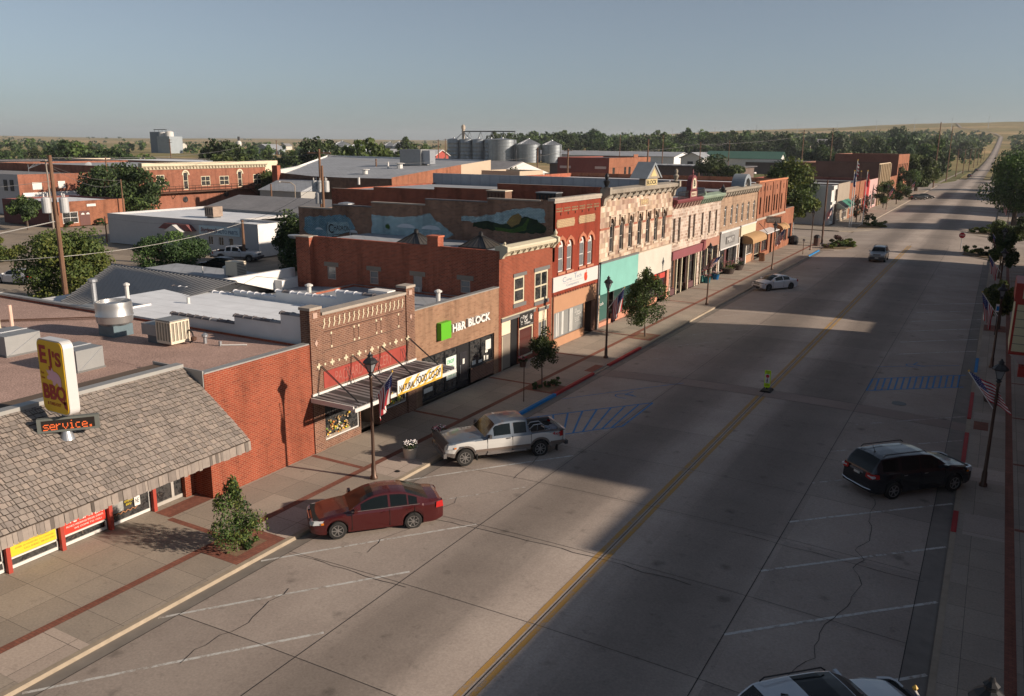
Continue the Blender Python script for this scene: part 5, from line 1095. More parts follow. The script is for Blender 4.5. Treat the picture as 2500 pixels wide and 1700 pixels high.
mb = MB(); mb.box(XF+.1, XF+1.9, 109.0, 109.12, 4.2, 4.95, black_paint); mb.tube([(XF, 109.06, 5.02), (XF+2.0, 109.06, 5.02)], .03, black_paint, 4); mb.build('sign_board', T2)
mb = MB(); mb.box(XF+.18, XF+1.82, 108.985, 108.998, 4.28, 4.88, M('sign_pale', (.45,.47,.42), .6)); textmb(mb, 'Marys', 'y', 108.975, XF+.3, XF+1.5, 4.62, 4.82, txt_k, .003); textmb(mb, 'GIFTS', 'y', 108.975, XF+.5, XF+1.6, 4.35, 4.52, txt_k, .003); mb.build('lettering', T2)
T = thing('low_brick_annex', 'single storey orange brick annex at the corner beyond the red brick end block', 'building', (-31, 122.8, 0))
shell(T, -40, XF, 119.72, 125.7, 5.25, orange_brick, orange_brick, roof_white, par=.4, holes=[(120.3, 122.2, .8, 3.0), (122.9, 125.0, .8, 3.0)], cop=coping)
for a, b in ((120.32, 122.18), (122.92, 124.98)): shopwin(T, a, b, .82, 2.98, maroon, XF-.12)
# ============================================================ ROOFTOP EQUIPMENT
duct = M('duct_metal', (.27,.28,.285), .5, .5, amt=.12, scale=2)
def rooftop_box(x0, x1, y0, y1, z0, z1, label):
    T = thing('rooftop_unit', label, 'roof unit', ((x0+x1)/2, (y0+y1)/2, z0), group='sheet metal boxes on the gravel roof')
    mb = MB(); mb.box(x0, x1, y0, y1, z0, z1, duct); mb.build('casing', T)
    mb = MB()
    for a, b in (((x1+.004, y0+.05, z0+.05), (x1+.004, y1-.05, z1-.05)),): mb.tube([a, b], .010, galv, 4)
    mb.box(x0-.03, x1+.03, y0-.03, y1+.03, z0+.0, z0+.07, grey_trim); mb.box((x0+x1)/2-.02, (x0+x1)/2+.02, y0-.01, y1+.01, z1, z1+.03, galv); mb.build('seam_and_curb', T)
rooftop_box(-36.6, -34.75, 18.9, 20.4, 4.88, 5.75, 'square sheet metal box on the gravel roof cut by the left frame edge')
rooftop_box(-31.6, -30.1, 18.95, 20.1, 4.88, 5.75, 'square sheet metal box directly behind the yellow barbecue sign')
T = thing('exhaust_fan', 'round silver upblast exhaust fan with open top on the gravel roof', 'exhaust fan', (-34.8, 24.0, 4.88))
alum = M('spun_aluminium', (.45,.45,.45), .36, .8, amt=.08)
mb = MB(); mb.box(-35.35, -34.25, 23.5, 24.5, 4.88, 5.42, M('blue_grey_base', (.12,.17,.20), .5, .4, amt=.3, scale=3)); mb.build('base', T)
mb = MB(); mb.lathe((-34.8, 24.0, 5.42), [(.66, 0), (.77, .10), (.80, .40), (.83, .42), (.80, .47), (.80, .85), (.77, 1.05), (.73, 1.05), (.72, .88), (.40, .95), (.05, 1.0)], alum, 32); mb.build('fan_housing', T, smooth=40)
T = thing('evaporative_cooler', 'cream louvred evaporative cooler beside a grey duct box on the gravel roof', 'cooler', (-30.9, 24.2, 4.88))
crm = M('cooler_cream', (.60,.53,.42), .6, amt=.08); pad = M('cooler_pad', (.24,.22,.18), .9, amt=.3, scale=20)
mb = MB(); x0, x1, y0, y1, z0, z1 = -31.5, -30.55, 23.65, 24.65, 5.0, 6.05
mb.box(x0+.03, x1-.03, y0+.03, y1-.03, z0+.05, z1-.04, pad); mb.box(x0, x1, y0, y1, z1-.04, z1, duct); mb.box(x0, x1, y0, y1, z0, z0+.06, crm); mb.build('casing', T)
mb = MB()
for k in range(6):
    t = k/5; mb.box(x1-.03, x1+.01, y0+(y1-y0-.05)*t, y0+(y1-y0-.05)*t+.05, z0+.06, z1-.06, crm); mb.box(x0+(x1-x0-.05)*t, x0+(x1-x0-.05)*t+.05, y0-.01, y0+.03, z0+.06, z1-.06, crm)
for z in (z0+.06, z1-.12): mb.box(x0, x1+.01, y0-.012, y0+.03, z, z+.06, crm); mb.box(x1-.03, x1+.012, y0, y1, z, z+.06, crm)
mb.build('louvre_frame', T)
mb = MB(); mb.box(-32.55, -31.52, 23.7, 24.5, 5.25, 5.75, duct); mb.box(-32.3, -31.7, 23.8, 24.4, 4.88, 5.25, M('duct_dark', (.13,.14,.15), .6, .3)); mb.build('duct', T)
mb = MB(); mb.lathe((-30.2, 24.55, 5.15), [(.05, -.1), (.13, -.05), (.13, .05), (.05, .1)], rust, 10); mb.tube([(-30.5, 24.6, 5.5), (-30.25, 24.55, 5.4), (-30.2, 24.55, 5.1), (-30.4, 24.5, 4.95)], .04, dark_metal, 5); mb.build('motor', T)
def vent(x, y, z, h, r, label, m=galv, cap=True, g='roof vents'):
    mb = MB(); mb.cyl((x, y, z), (x, y, z+h), r, None, m, 8)
    if cap: mb.lathe((x, y, z+h-.02), [(r*1.1, 0), (r*1.8, .04), (r*1.8, .12), (r*.6, .2)], m, 10)
    single(mb, 'roof_vent', label, 'vent', g)
vent(-29.95, 24.95, 4.88, .3, .08, 'short capped steel vent on the gravel roof right of the cream cooler')
mb = MB(); mb.box(-29.05, -28.95, 24.9, 25.0, 4.88, 5.1, galv); mb.cyl((-28.95, 24.97, 4.93), (-28.05, 25.6, 4.93), .035, None, white_paint, 6); single(mb, 'condensate_pipe', 'white plastic pipe lying on the gravel roof in front of the brick gable', 'pipe')
mb = MB(); mb.cyl((-40.2, 22.3, 4.88), (-40.2, 22.3, 6.0), .09, None, M('pinkish_pipe', (.62,.42,.34), .7), 8); mb.tube([(-40.5, 21.9, 4.88), (-40.5, 21.9, 5.35), (-40.8, 21.7, 5.45), (-40.9, 21.6, 5.3)], .05, cream_paint, 6); single(mb, 'vent_pipe', 'tall pink vent pipe and bent cream pipe at the left of the gravel roof', 'pipe')
mb = MB(); mb.cyl((-38.5, 27.4, 4.6), (-38.5, 27.4, 6.35), .10, None, white_paint, 8); mb.lathe((-38.5, 27.4, 6.35), [(.1, 0), (.16, .04), (.16, .12), (.05, .18)], white_paint, 8); single(mb, 'vent_pipe', 'tall white capped vent pipe behind the silver exhaust fan', 'pipe')
mb = MB(); mb.cyl((-43.4, 28.8, 3.2), (-43.4, 28.8, 6.0), .16, None, galv, 10); mb.lathe((-43.4, 28.8, 5.9), [(.18, 0), (.26, .05), (.26, .2), (.1, .25)], galv, 10); single(mb, 'flue', 'thick grey metal flue in front of the dark ribbed roof', 'flue')
mb = MB(); mb.tube([(-46.5, 19.0, 4.95), (-43.0, 22.0, 4.95), (-38.3, 26.0, 5.0), (-36.5, 25.3, 5.0), (-35.6, 24.6, 5.2)], .035, rust, 5); mb.tube([(-46.3, 18.9, 4.93), (-38.1, 25.9, 4.96)], .02, rust, 4); single(mb, 'gas_pipe', 'thin rusty pipe crossing the gravel roof to the silver fan', 'pipe')
T = thing('shed', 'low grey block shed with a flat lid behind the gravel roof parapet', 'shed', (-41.5, 28.6, 0))
mb = MB(); mb.box(-43.6, -40.4, 27.6, 29.4, 0, 4.6, M('grey_block', (.30,.27,.24), .9, amt=.2)); mb.box(-43.7, -40.3, 27.5, 29.5, 4.6, 4.72, duct); mb.build('shed_body', T)

# ---------------- dark ribbed metal roof building behind
T = thing('metal_roof_building', 'low building with a dark grey standing seam metal gable roof behind the white roofs', 'building', (-47, 34, 0))
RIB('ribbed_roof', (.055,.058,.066), 'u', .42, rough=.45, metal=.5, depth=.04, dark=.45)
mb = MB(); mb.box(-53.2, -40.0, 29.6, 36.8, 0, 3.6, white_wall); mb.build('wall', T)
def ribroof(p, n, m, q=.03):
    return None
mb = MB(); A_, B_, C_, D_ = (-54.2, 36.3, 5.2), (-40.3, 34.6, 5.25), (-41.0, 29.4, 4.2), (-46.5, 28.6, 3.7)
mb.poly([(-53.8, 37.3, 5.1), (-40.0, 36.0, 5.25), (-39.9, 30.2, 4.65), (-49.0, 30.0, 3.9)], MAT['ribbed_roof']); mb.poly([(-53.8, 37.3, 5.1), (-40.0, 36.0, 5.25), (-40.2, 40.5, 3.9), (-54.5, 41.5, 3.6)], MAT['ribbed_roof'])
mb.prism([(-49.0, 30.0), (-39.9, 30.2), (-40, 36.0), (-53.8, 37.3)], 0, 3.6, white_wall, 'z'); mb.build('ribbed_roof', T)
for k in range(36):
    pass
mb = MB(); a0, a1 = Vector((-53.8, 37.3, 5.11)), Vector((-40.0, 36.0, 5.26)); b0, b1 = Vector((-49.0, 30.0, 3.91)), Vector((-39.9, 30.2, 4.66)); N = 34
for k in range(N+1):
    t = k/N; p = a0.lerp(a1, t); 
    u = (p.x-b0.x)/(b1.x-b0.x) if p.x > b0.x else 0
    q = b0.lerp(b1, u) if p.x > b0.x else p.lerp(b0, 1)
    if p.x <= b0.x:
        # seams parallel to the slope die at the raking edge
        s = (p.x-a0.x)/(b0.x-a0.x); q = a0.lerp(b0, s); q = Vector((p.x, q.y, q.z))
    mb.tube([p, q], .05, M('seam_metal', (.15,.155,.165), .4, .4, amt=0), 4)
mb.tube([a0, a1], .09, MAT['seam_metal'], 4); mb.build('roof_seam', T)
# white lit wall building beyond the tax office and low grey roofs
T = thing('white_parapet_building', 'low building with a tall sunlit white painted parapet and grey flat roofs', 'building', (-46, 40, 0))
mb = MB(); mb.box(-42.2, -41.9, 35.8, 43.0, 0, 5.15, white_wall); mb.box(-41.9, -41.2, 41.0, 44.5, 0, 4.55, white_wall); mb.box(-56, -42.2, 38.8, 44.5, 0, 4.0, white_wall); mb.build('wall', T)
mb = MB(); mb.box(-55.9, -42.25, 38.9, 44.4, 4.0, 4.2, roof_grey); mb.build('roof', T)
mb = MB(); mb.prism([(-41.89, 3.9), (-39.0, 4.1), (-36.5, 4.2), (-36.5, 3.9)], 35.8, 42.8, roof_grey, 'y'); mb.build('lean_to_roof', T)
mb = MB(); mb.tube([(-41.88, 37.3, 4.75), (-41.88, 37.5, 4.85), (-41.88, 37.7, 4.7)], .03, rust, 4); mb.tube([(-41.88, 36.8, 4.2), (-41.88, 39.4, 5.0), (-41.88, 42.5, 4.4)], .012, dark_metal, 3); mb.build('rust_stain', T)
T = thing('condenser', 'boxy cream rooftop air conditioner on the low grey roof behind the white parapet', 'air conditioner', (-46.6, 42.0, 4.2))
mb = MB(); mb.box(-47.2, -46.1, 41.6, 42.5, 4.35, 5.35, crm)
for k in range(8): mb.box(-46.09, -46.07, 41.65, 42.45, 4.45+k*.11, 4.50+k*.11, grey_trim)
mb.box(-47.1, -46.2, 41.65, 42.4, 4.2, 4.35, grey_trim); mb.build('casing', T)
vent(-48.0, 42.3, 4.2, .5, .12, 'round white roof vent left of the boxy condenser', white_paint)
vent(-49.5, 41.5, 4.2, .6, .05, 'thin white vent pipe on the low grey roof', white_paint, False)
vent(-36.9, 39.0, 4.0, .85, .14, 'short chimney pipe with a rusty cap beside the white parapet', white_paint)
vent(-27.7, 39.9, 4.3, .9, .13, 'white vent pipe with rusty cap behind the tax office parapet', white_paint)
vent(-38.2, 30.9, 4.9, .35, .09, 'small white vent stub on the white roof', white_paint, False)
mb = MB()
for k in range(3): mb.box(-33.2+.02*k, -31.6-.03*k, 40.2, 41.0, 4.3+.18*k, 4.45+.18*k, white_wall)
single(mb, 'brick_stack', 'small stack of whitewashed blocks on the roof behind the tax office', 'stack')
mb = MB(); mb.lathe((-42.2, 43.4, 7.1), [(.05, 0), (.3, .05), (.42, .2), (.44, .26)], galv, 14); mb.tube([(-41.3, 43.4, 7.0), (-42.2, 43.4, 7.15)], .03, galv, 4); single(mb, 'satellite_dish', 'round grey satellite dish on the rear chimney of the cornice building', 'dish')
# roof clutter on the mural building
for i, (x, y) in enumerate(((-33.0, 55.8), (-28.8, 55.9))):
    T = thing('roof_cooler', ['rusty box cooler on the roof above the mural, left of a pair', 'dark box cooler on the roof above the mural, right of a pair'][i], 'cooler', (x, y, 7.9), group='box coolers on the mural building roof')
    mb = MB(); mb.box(x-.8, x+.8, y-.5, y+.5, 8.2, 10.15, M('cooler_brown', (.14,.08,.055), .7, amt=.3) if i == 0 else dark_metal)
    for k in range(5): mb.box(x-.7+k*.3, x-.6+k*.3, y-.52, y-.5, 8.4, 10.0, rust)
    mb.box(x-.85, x+.85, y-.55, y+.55, 10.15, 10.22, crm if i == 0 else galv); mb.box(x-.7, x+.7, y-.4, y+.4, 7.9, 8.2, grey_trim); mb.build('casing', T)
vent(-44.4, 51.5, 7.9, 1.0, .35, 'fat galvanised turbine vent at the back of the mural building roof', galv)
vent(-56, 67, 9.5, .7, .12, 'thin white pipe on the grey roof behind the stone block', white_paint, False)
vent(-33, 87.5, 8.3, 1.3, .25, 'stubby white vent on the roof behind the green cornice', white_paint)

# ============================================================ MIDGROUND BUILDINGS
def simple(name, label, x0, x1, y0, y1, h, fm, sm, rm, cat='building', group=None, par=.4, cop=None, holes=(), fix=None, wins=None, sholes=(), winm=None):
    T = thing(name, label, cat, ((x0+x1)/2, (y0+y1)/2, 0), group=group)
    shell(T, x0, x1, y0, y1, h, fm, sm, rm, par=par, holes=holes, sholes=sholes, cop=cop)
    for hh in holes: window(T, 'x', x1, -1, hh[0], hh[1], hh[2], hh[3], 2 if hh[1]-hh[0] > 1.4 else 1, 2, winm or white_paint, glass, fw=.1, rec=.06)
    for hh in sholes: window(T, 'y', y0, 1, hh[0], hh[1], hh[2], hh[3], 2 if hh[1]-hh[0] > .9 else 1, 1, winm or white_paint, glass, fw=.07, rec=.04)
    return T
T = simple('auto_parts_store', 'long low pale grey auto parts store with white flat roof and maroon gabled porch', -104.7, -76.5, 72.7, 90.5, 3.95, white_wall, M('grey_stucco', (.40,.40,.41), .9, amt=.08), roof_white, par=.25, cop=white_paint,
    sholes=[(-85.25, -84.35, 1.0, 2.1), (-83.4, -82.5, 1.0, 2.1), (-81.6, -80.8, .9, 2.05)])
mb = MB(); mrn = M('maroon_shingle', (.16,.06,.06), .85, amt=.2)
mb.prism([(-93.5, 2.65), (-92.3, 3.35), (-88.2, 3.35), (-87.2, 2.55)], 71.9, 72.69, mrn, 'y'); mb.prism([(-91.6, 2.45), (-88.3, 2.45), (-89.9, 3.3)], 71.2, 71.9, white_paint, 'y'); mb.build('porch', T)
mb = MB(); mb.box(-86.6, -79.5, 72.55, 72.69, 2.3, 3.35, M('sign_pale_blue', (.40,.52,.58), .6, amt=.05)); o = mb.build('store_sign', T)
nv = M('sign_navy', (.06,.10,.18), .6); mb = MB(); textmb(mb, 'AUTO PARTS', 'y', 72.53, -83.2, -79.8, 2.5, 2.95, nv, .01, .01); textmb(mb, "Sturdevant's", 'y', 72.53, -86.3, -83.3, 2.6, 3.15, maroon, .01, .02, .3); mb.box(-86.2, -83.6, 72.525, 72.53, 2.48, 2.53, maroon); mb.build('lettering', o)
T2 = thing('roof_cooler', 'rusty round topped cooler on the white roof of the auto parts store', 'cooler', (-90, 78, 3.7)); mb = MB(); mb.box(-90.8, -89.2, 77.2, 78.8, 3.9, 5.2, M('rust_cooler', (.26,.20,.16), .7, .2, amt=.4)); mb.box(-90.6, -89.4, 77.4, 78.6, 3.7, 3.9, grey_trim); mb.build('casing', T2)
for k in range(4):
    m2 = MB(); m2.box(-90.7+k*.4, -90.5+k*.4, 77.18, 77.2, 4.1, 5.0, dark_metal); m2.build('louvre', T2)
T = simple('white_annex', 'small white roofed block building right of the auto parts store', -83.5, -71, 76.5, 85, 4.0, white_wall, MAT['grey_stucco'], roof_white, par=.3, cop=white_paint)
T = thing('gable_warehouse', 'grey shingle gable roofed warehouse behind the white annex', 'building', (-86, 92, 0))
mb = MB(); mb.box(-101, -74, 86.5, 99, 0, 4.2, MAT['grey_stucco']); mb.build('wall', T); mb = MB(); mb.prism([(86, 4.1), (93, 5.6), (99.5, 4.1)], -101.5, -73.5, asphalt_sh, 'x'); mb.build('roof', T)
T = simple('orange_brick_office', 'low orange brick office with white framed windows and brown double doors', -144, -129, 81, 93, 3.95, orange_brick, M('dark_brown_brick_far', (.13,.05,.045), .9, amt=.2), roof_white, par=.3, cop=dark_metal, holes=[(81.7, 84.4, .5, 2.3)], sholes=[(-131.5, -130.5, .9, 1.9)])
mb = MB(); mb.box(-129.05, -128.95, 84.6, 86.4, .05, 2.35, M('brown_door', (.10,.045,.04), .6)); mb.build('door', T); mb = MB(); mb.box(-128.99, -128.9, 86.0, 87.6, 3.0, 3.4, white_paint); mb.build('sign_board', T)
for dy in (84.85, 85.75):
    m2 = MB(); m2.prism([(dy, 1.75)]+[(dy+.3+.3*math.cos(t), 1.75+.3*math.sin(t)) for t in [math.pi*k/6 for k in range(6, -1, -1)]]+[(dy+.6, 1.75)], -128.94, -128.9, white_paint, 'x'); m2.build('fan_light', T)
T = simple('long_brick_hall', 'long red brick hall with white panels and a white band, left of the cornice hall', -215, -155, 90.5, 121, 7.3, far_brick, MAT['grey_stucco'], asphalt_sh, par=.3, cop=roof_dark)
mb = MB(); mb.box(-155, -154.9, 93, 94.8, 4.5, 5.8, white_paint); mb.box(-155, -154.9, 98.0, 99.4, 4.6, 5.9, white_paint); mb.box(-155, -154.7, 91, 112, 3.3, 4.0, white_paint); mb.build('white_panel', T)
for a in (0, 1):
    m2 = MB(); m2.box(-157.5-a*2, -156.5-a*2, 90.38, 90.5, 4.3, 6.3, dark_metal); m2.box(-159, -158, 90.38, 90.5, .8, 2.2, dark_metal); m2.build('flank_window', T); 
mb = MB(); mb.box(-154.99, -146, 91, 104, 0, 3.2, far_brick); mb.box(-155, -146, 91, 104, 3.2, 3.35, roof_white); mb.build('low_wing', T)
mb = MB(); mb.tube([(-158, 94.5, 7.3), (-158, 94.5, 9)], .05, galv, 4)
for k in range(3): mb.tube([(-158, 94.5, 8.2), (-157.4+k*.5, 95.5+k*.4, 9.2)], .05, galv, 4)
single(mb, 'roof_antenna', 'bent metal antenna brackets on the long brick hall roof', 'antenna')
T2 = thing('satellite_dish', 'large pale satellite dish standing on the long brick hall roof', 'dish', (-160, 108, 7)); mb = MB(); mb.lathe((0,0,0), [(.1, -.2), (.5, -.1), (.8, .1), (.84, .14)], roof_grey, 16, Matrix.Translation((-160, 108, 8.4)) @ Matrix.Rotation(R(-60), 4, 'Y')); mb.build('dish', T2); mb = MB(); mb.cyl((-160.3, 108, 7), (-160.3, 108, 9), .08, None, galv, 6); mb.build('mount', T2)
# tall brick hall with cream cornice and fire escape
X2 = -143
T = thing('cornice_hall', 'two storey red brick hall with cream bracketed cornice, arched doors and an iron fire escape', 'building', (-160, 124, 0))
hs_ = [(114.9, 116.8, 5.0, 7.0), (121.2, 122.4, 3.9, 7.4), (125.6, 128.0, 4.5, 6.5), (130.4, 133, 4.5, 6.4), (135.4, 136.6, 3.9, 7.3), (139.8, 142.2, 4.3, 6.5)]
k_ = (X2+140)/(-8)
hs_ = [(a*1.0-4.3, b-4.3, c, d) for a, b, c, d in hs_]
shell(T, -190, X2, 106.5, 139.2, 8.6, far_brick, far_brick, roof_grey, par=.4, holes=hs_, cop=cream_paint)
for i, hh in enumerate(hs_):
    arched = i in (1, 4); window(T, 'x', X2, -1, *hh, 1 if arched else 2, 2, M('far_cream', (.50,.45,.34), .7), glass, fw=.14, rec=.04)
    if arched:
        m2 = MB(); cu = (hh[0]+hh[1])/2; pts = [(cu+.65*math.cos(t), hh[3]-.6+.75*math.sin(t)) for t in [math.pi*k/8 for k in range(9)]]; po = [(cu+.95*math.cos(t), hh[3]-.6+1.05*math.sin(t)) for t in [math.pi*k/8 for k in range(9)]]
        for k in range(8): m2.prism([pts[k], pts[k+1], po[k+1], po[k]], X2+.001, X2+.12, MAT['far_cream'], 'x')
        m2.build('arch_hood', T)
mb = MB(); mb.prism([(X2, 8.0), (X2+.2, 8.0), (X2+.3, 8.3), (X2+.8, 8.7), (X2+.8, 9.3), (X2-.3, 9.3), (X2-.3, 8.65), (X2, 8.6)], 107, 139.2, MAT['far_cream'], 'y')
for k in range(40):
    y = 107.3+k*.81; mb.prism([(X2+.1, 8.0), (X2+.5, 8.2), (X2+.65, 8.62), (X2+.1, 8.5)], y-.13, y+.13, MAT['far_cream'], 'y')
mb.build('cornice', T)
T2 = thing('fire_escape', 'long rusty iron walkway and stair bolted to the cornice hall wall', 'fire escape', (X2+.8, 125, 3.6))
mb = MB(); mb.box(X2+.02, X2+1.5, 109, 134.2, 3.45, 3.6, rust); mb.build('walkway', T2)
mb = MB()
for k in range(17): mb.tube([(X2+1.48, 109+k*1.575, 3.6), (X2+1.48, 109+k*1.575, 4.8)], .06, rust, 4)
for z in (4.2, 4.75): mb.tube([(X2+1.48, 109, z), (X2+1.48, 134.2, z)], .05, rust, 4)
mb.build('railing', T2); mb = MB()
for y in (110, 114, 127): mb.tube([(X2+.05, y, 2.2), (X2+1.4, y, 3.4)], .08, rust, 4)
mb.tube([(X2+1.4, 126.5, 0), (X2+1.4, 126.5, 3.5)], .07, rust, 4); mb.build('bracket', T2)
mb = MB()
for k in range(14): mb.box(X2+.2, X2+1.4, 134.2+k*.36, 134.5+k*.36, 3.4-k*.25, 3.46-k*.25, rust)
for x in (X2+.2, X2+1.4): mb.tube([(x, 134.2, 3.4), (x, 139.2, 0)], .09, rust, 4); mb.tube([(x, 134.2, 4.6), (x, 139.2, 1.1)], .05, rust, 4)
mb.build('stair', T2)
T = thing('fan_louvre', 'round dark wall fan left of a pair under the fire escape', 'wall fan', (X2+.1, 117.0, 2.0)); 
mb = MB(); mb.lathe((0,0,0), [(.55, 0), (.6, .12), (.45, .14), (.1, .1)], dark_metal, 12, Matrix.Translation((X2+.01, 117.0, 2.0)) @ Matrix.Rotation(R(90), 4, 'Y')); mb.build('housing', T)
dup(T, (X2+.1, 127.6, 2.6), 0, 'round dark wall fan right of a pair under the fire escape')
T = simple('tan_flat_roof_block', 'pale tan block with flat white roof behind the cornice hall', -260, -200, 170, 200, 7.6, M('far_tan', (.62,.50,.38), .9), M('far_tan', (0,0,0)), roof_white)
T = simple('dark_flat_roof_block', 'dark flat roofed block with a white parapet line left of the tan block', -262, -190, 138, 165, 7.4, roof_dark, roof_dark, roof_dark, cop=white_paint)
# big flat-roof warehouse in the middle distance
T = thing('orange_warehouse', 'broad warehouse with grey flat roof, white parapet and a sunlit orange brick flank', 'warehouse', (-120, 155, 0))
mb = MB(); X3 = -96.2
mb.poly([(X3,124.3,0),(X3,147.3,0),(X3,147.3,9.3),(X3,124.3,7.4)], orange_brick); mb.poly([(X3,147.3,0),(X3,159,0),(X3,159,10.1),(X3,147.3,9.3)], M('beige_block', (.42,.34,.26), .9, amt=.06))
mb.poly([(-124,124.3,0),(X3,124.3,0),(X3,124.3,7.2),(-113,124.3,7.0),(-124,124.3,7.6)], M('stained_wall', (.12,.075,.055), .9, amt=.6, scale=1.5))
mb.poly([(-124,124.3,0),(-170,190,0),(-170,190,9.8),(-124,124.3,7.6)], white_wall); mb.poly([(X3,159,0),(-170,190,0),(-170,190,9.8),(X3,159,10.1)], white_wall); mb.build('wall', T)
mb = MB(); mb.mesh([(-124,124.3,7.2),(X3-.1,124.3,7.0),(X3-.1,147.3,9.0),(X3-.1,159,9.8),(-170,190,9.4)], [(0,1,2), (0,2,4), (2,3,4)], roof_grey); mb.build('roof', T)
mb = MB(); mb.prism([(-124.3,124.0),(-123.5,124.3),(-169.5,190),(-170.3,189.7)], 7.2, 8.2, white_paint, 'z'); mb.build('parapet', T)
mb = MB(); mb.box(-125, -123.6, 123.4, 124.3, 0, 9.0, side_brick); mb.build('brick_pier', T)
mb = MB(); mb.box(-123.5, -113, 118.5, 124.2, 0, 4.6, M('grey_siding', (.30,.30,.29), .8, amt=.1)); mb.prism([(118.2, 4.5), (124.2, 6.4), (124.2, 4.5)], -123.8, -112.8, roof_grey, 'x'); mb.box(-119.5, -118, 118.45, 118.5, .5, 3.2, dark_metal); mb.build('lean_to', T)
T2 = thing('roof_unit', 'large grey box unit on the warehouse roof beside the orange flank', 'roof unit', (-111, 150, 8.8)); mb = MB(); mb.box(-113, -107.5, 149, 152, 8.9, 12.2, duct); mb.box(-107.5, -105.5, 149.5, 151.5, 9.2, 12.0, galv); mb.build('casing', T2); mb = MB(); mb.box(-112.8, -106, 149.2, 151.8, 8.2, 8.9, grey_trim); mb.build('curb', T2)
vent(-107, 130, 7.6, .8, .5, 'squat white square vent near the front of the warehouse roof', white_paint); vent(-110, 141, 8.2, 1.5, .2, 'slim white pipe on the warehouse roof', white_paint, False); vent(-107, 141, 8.2, 1.2, .6, 'mushroom vent beside the slim pipe on the warehouse roof', white_paint)
# brown flank building behind the mural (continues the stone block westwards)
# row of assorted mid-distance blocks
T = thing('parapet_step_block', 'grey rear parapet with a raised square pier behind the stone block roof', 'building', (-45, 95, 0))
mb = MB(); mb.box(-57.6, -26.5, 86.3, 86.4, 8.5, 9.4, roof_grey); mb.build('parapet', T)
T = simple('red_corner_block', 'two storey orange brick block with small windows beyond the stone row', -132, -113, 262, 300, 9.2, orange_brick, M('maroon_brick_far', (.20,.06,.05), .9, amt=.2), roof_dark, holes=[(265, 267, 2, 6), (275, 277, 2, 6), (279, 281, 2, 6), (290, 292, 2, 6)], winm=dark_metal)
mb = MB(); mb.box(-131, -127, 261.8, 262, 5.6, 6.4, M('pinkish_sill', (.55,.42,.38), .8)); mb.build('sill_band', T); mb = MB(); mb.box(-118, -114, 261.8, 262, 5.6, 6.4, MAT['pinkish_sill']); mb.build('sill_band', T); mb = MB(); mb.box(-112.99, -112.8, 283, 287, 9.2, 10.2, orange_brick); mb.build('chimney', T)
T = simple('grey_shingle_house', 'big grey shingle roofed building with a white gable end behind the stone block', -175, -128, 215, 245, 4.6, white_paint, white_paint, roof_grey)
mb = MB(); mb.prism([(212, 4.4), (230, 8.2), (248, 4.4)], -178, -128, asphalt_sh, 'x'); mb.prism([(213, 4.4), (230, 8.0), (247, 4.4)], -127.99, -127.6, white_paint, 'x'); mb.build('gable_roof', T)
T = simple('brick_low_block', 'small low red brick block with white trim left of the green bush', -176, -150, 178, 196, 6.2, far_brick, far_brick, roof_grey, cop=white_paint)
T = simple('beige_low_block', 'plain beige block beside a utility pole behind the grey roofs', -93, -84, 150, 160, 8.2, M('beige_block', (0,0,0)), M('beige_block', (0,0,0)), roof_grey)
shed_w = RIB('shed_white', (.60,.62,.64), 'u', 1.2, rough=.6, metal=.0, depth=.02, dark=.85)
T = thing('white_shed', 'long white metal shed, leftmost of the row before the trees', 'shed', (-330, 620, 0), group='long metal sheds before the trees')
def gable(T, x0, x1, y0, y1, h, rh, wm, rm, ax='x'):
    mb = MB(); mb.box(x0, x1, y0, y1, 0, h, wm)
    if ax == 'x': mb.prism([(y0, h), ((y0+y1)/2, h+rh-.1), (y1, h)], x0, x1, wm, 'x')
    else: mb.prism([(x0, h), ((x0+x1)/2, h+rh-.1), (x1, h)], y0, y1, wm, 'y')
    mb.build('wall', T); mb = MB(); e = 1.0
    if ax == 'x': mb.prism([(y0-e, h-.1), ((y0+y1)/2, h+rh), (y1+e, h-.1), (y1+e, h+.2), ((y0+y1)/2, h+rh+.35), (y0-e, h+.2)], x0-e, x1+e, rm, 'x')
    else: mb.prism([(x0-e, h-.1), ((x0+x1)/2, h+rh), (x1+e, h-.1), (x1+e, h+.2), ((x0+x1)/2, h+rh+.35), (x0-e, h+.2)], y0-e, y1+e, rm, 'y')
    mb.build('roof', T)
gable(T, -360, -278, 600, 640, 5.5, 2.6, shed_w, roof_grey)
T = thing('white_shed', 'long pale metal shed with a dark door, centre of the row before the trees', 'shed', (-260, 560, 0), group='long metal sheds before the trees'); gable(T, -276, -196, 565, 600, 5.5, 2.8, shed_w, roof_grey)
T = thing('white_shed', 'bright white gable ended shed, rightmost of the row before the trees', 'shed', (-176, 520, 0), group='long metal sheds before the trees'); gable(T, -176, -162, 520, 560, 5.6, 3.2, white_paint, roof_grey, 'y'); mb = MB(); mb.box(-171.5, -168, 519.8, 520, 0, 3.6, dark_metal); mb.build('door', T)
T = thing('flat_shop', 'long dark flat roofed shop with skylight ribs beyond the stone row', 'building', (-120, 330, 0)); mb = MB(); mb.box(-170, -88, 330, 352, 0, 5.2, M('dark_wall', (.12,.09,.08), .9, amt=.3)); mb.build('wall', T); mb = MB(); mb.box(-171, -87, 329, 353, 5.2, 5.6, roof_dark)
for k in range(14): mb.box(-150+k*4, -148+k*4, 333, 349, 5.6, 5.75, galv)
mb.build('roof', T)
T = thing('green_roof_house', 'white church like building with a green roof beyond the leafy tree', 'building', (-140, 600, 0)); gable(T, -166, -120, 540, 554, 5.4, 4.2, white_paint, M('green_roofing', (.06,.14,.11), .7, amt=.1)); 
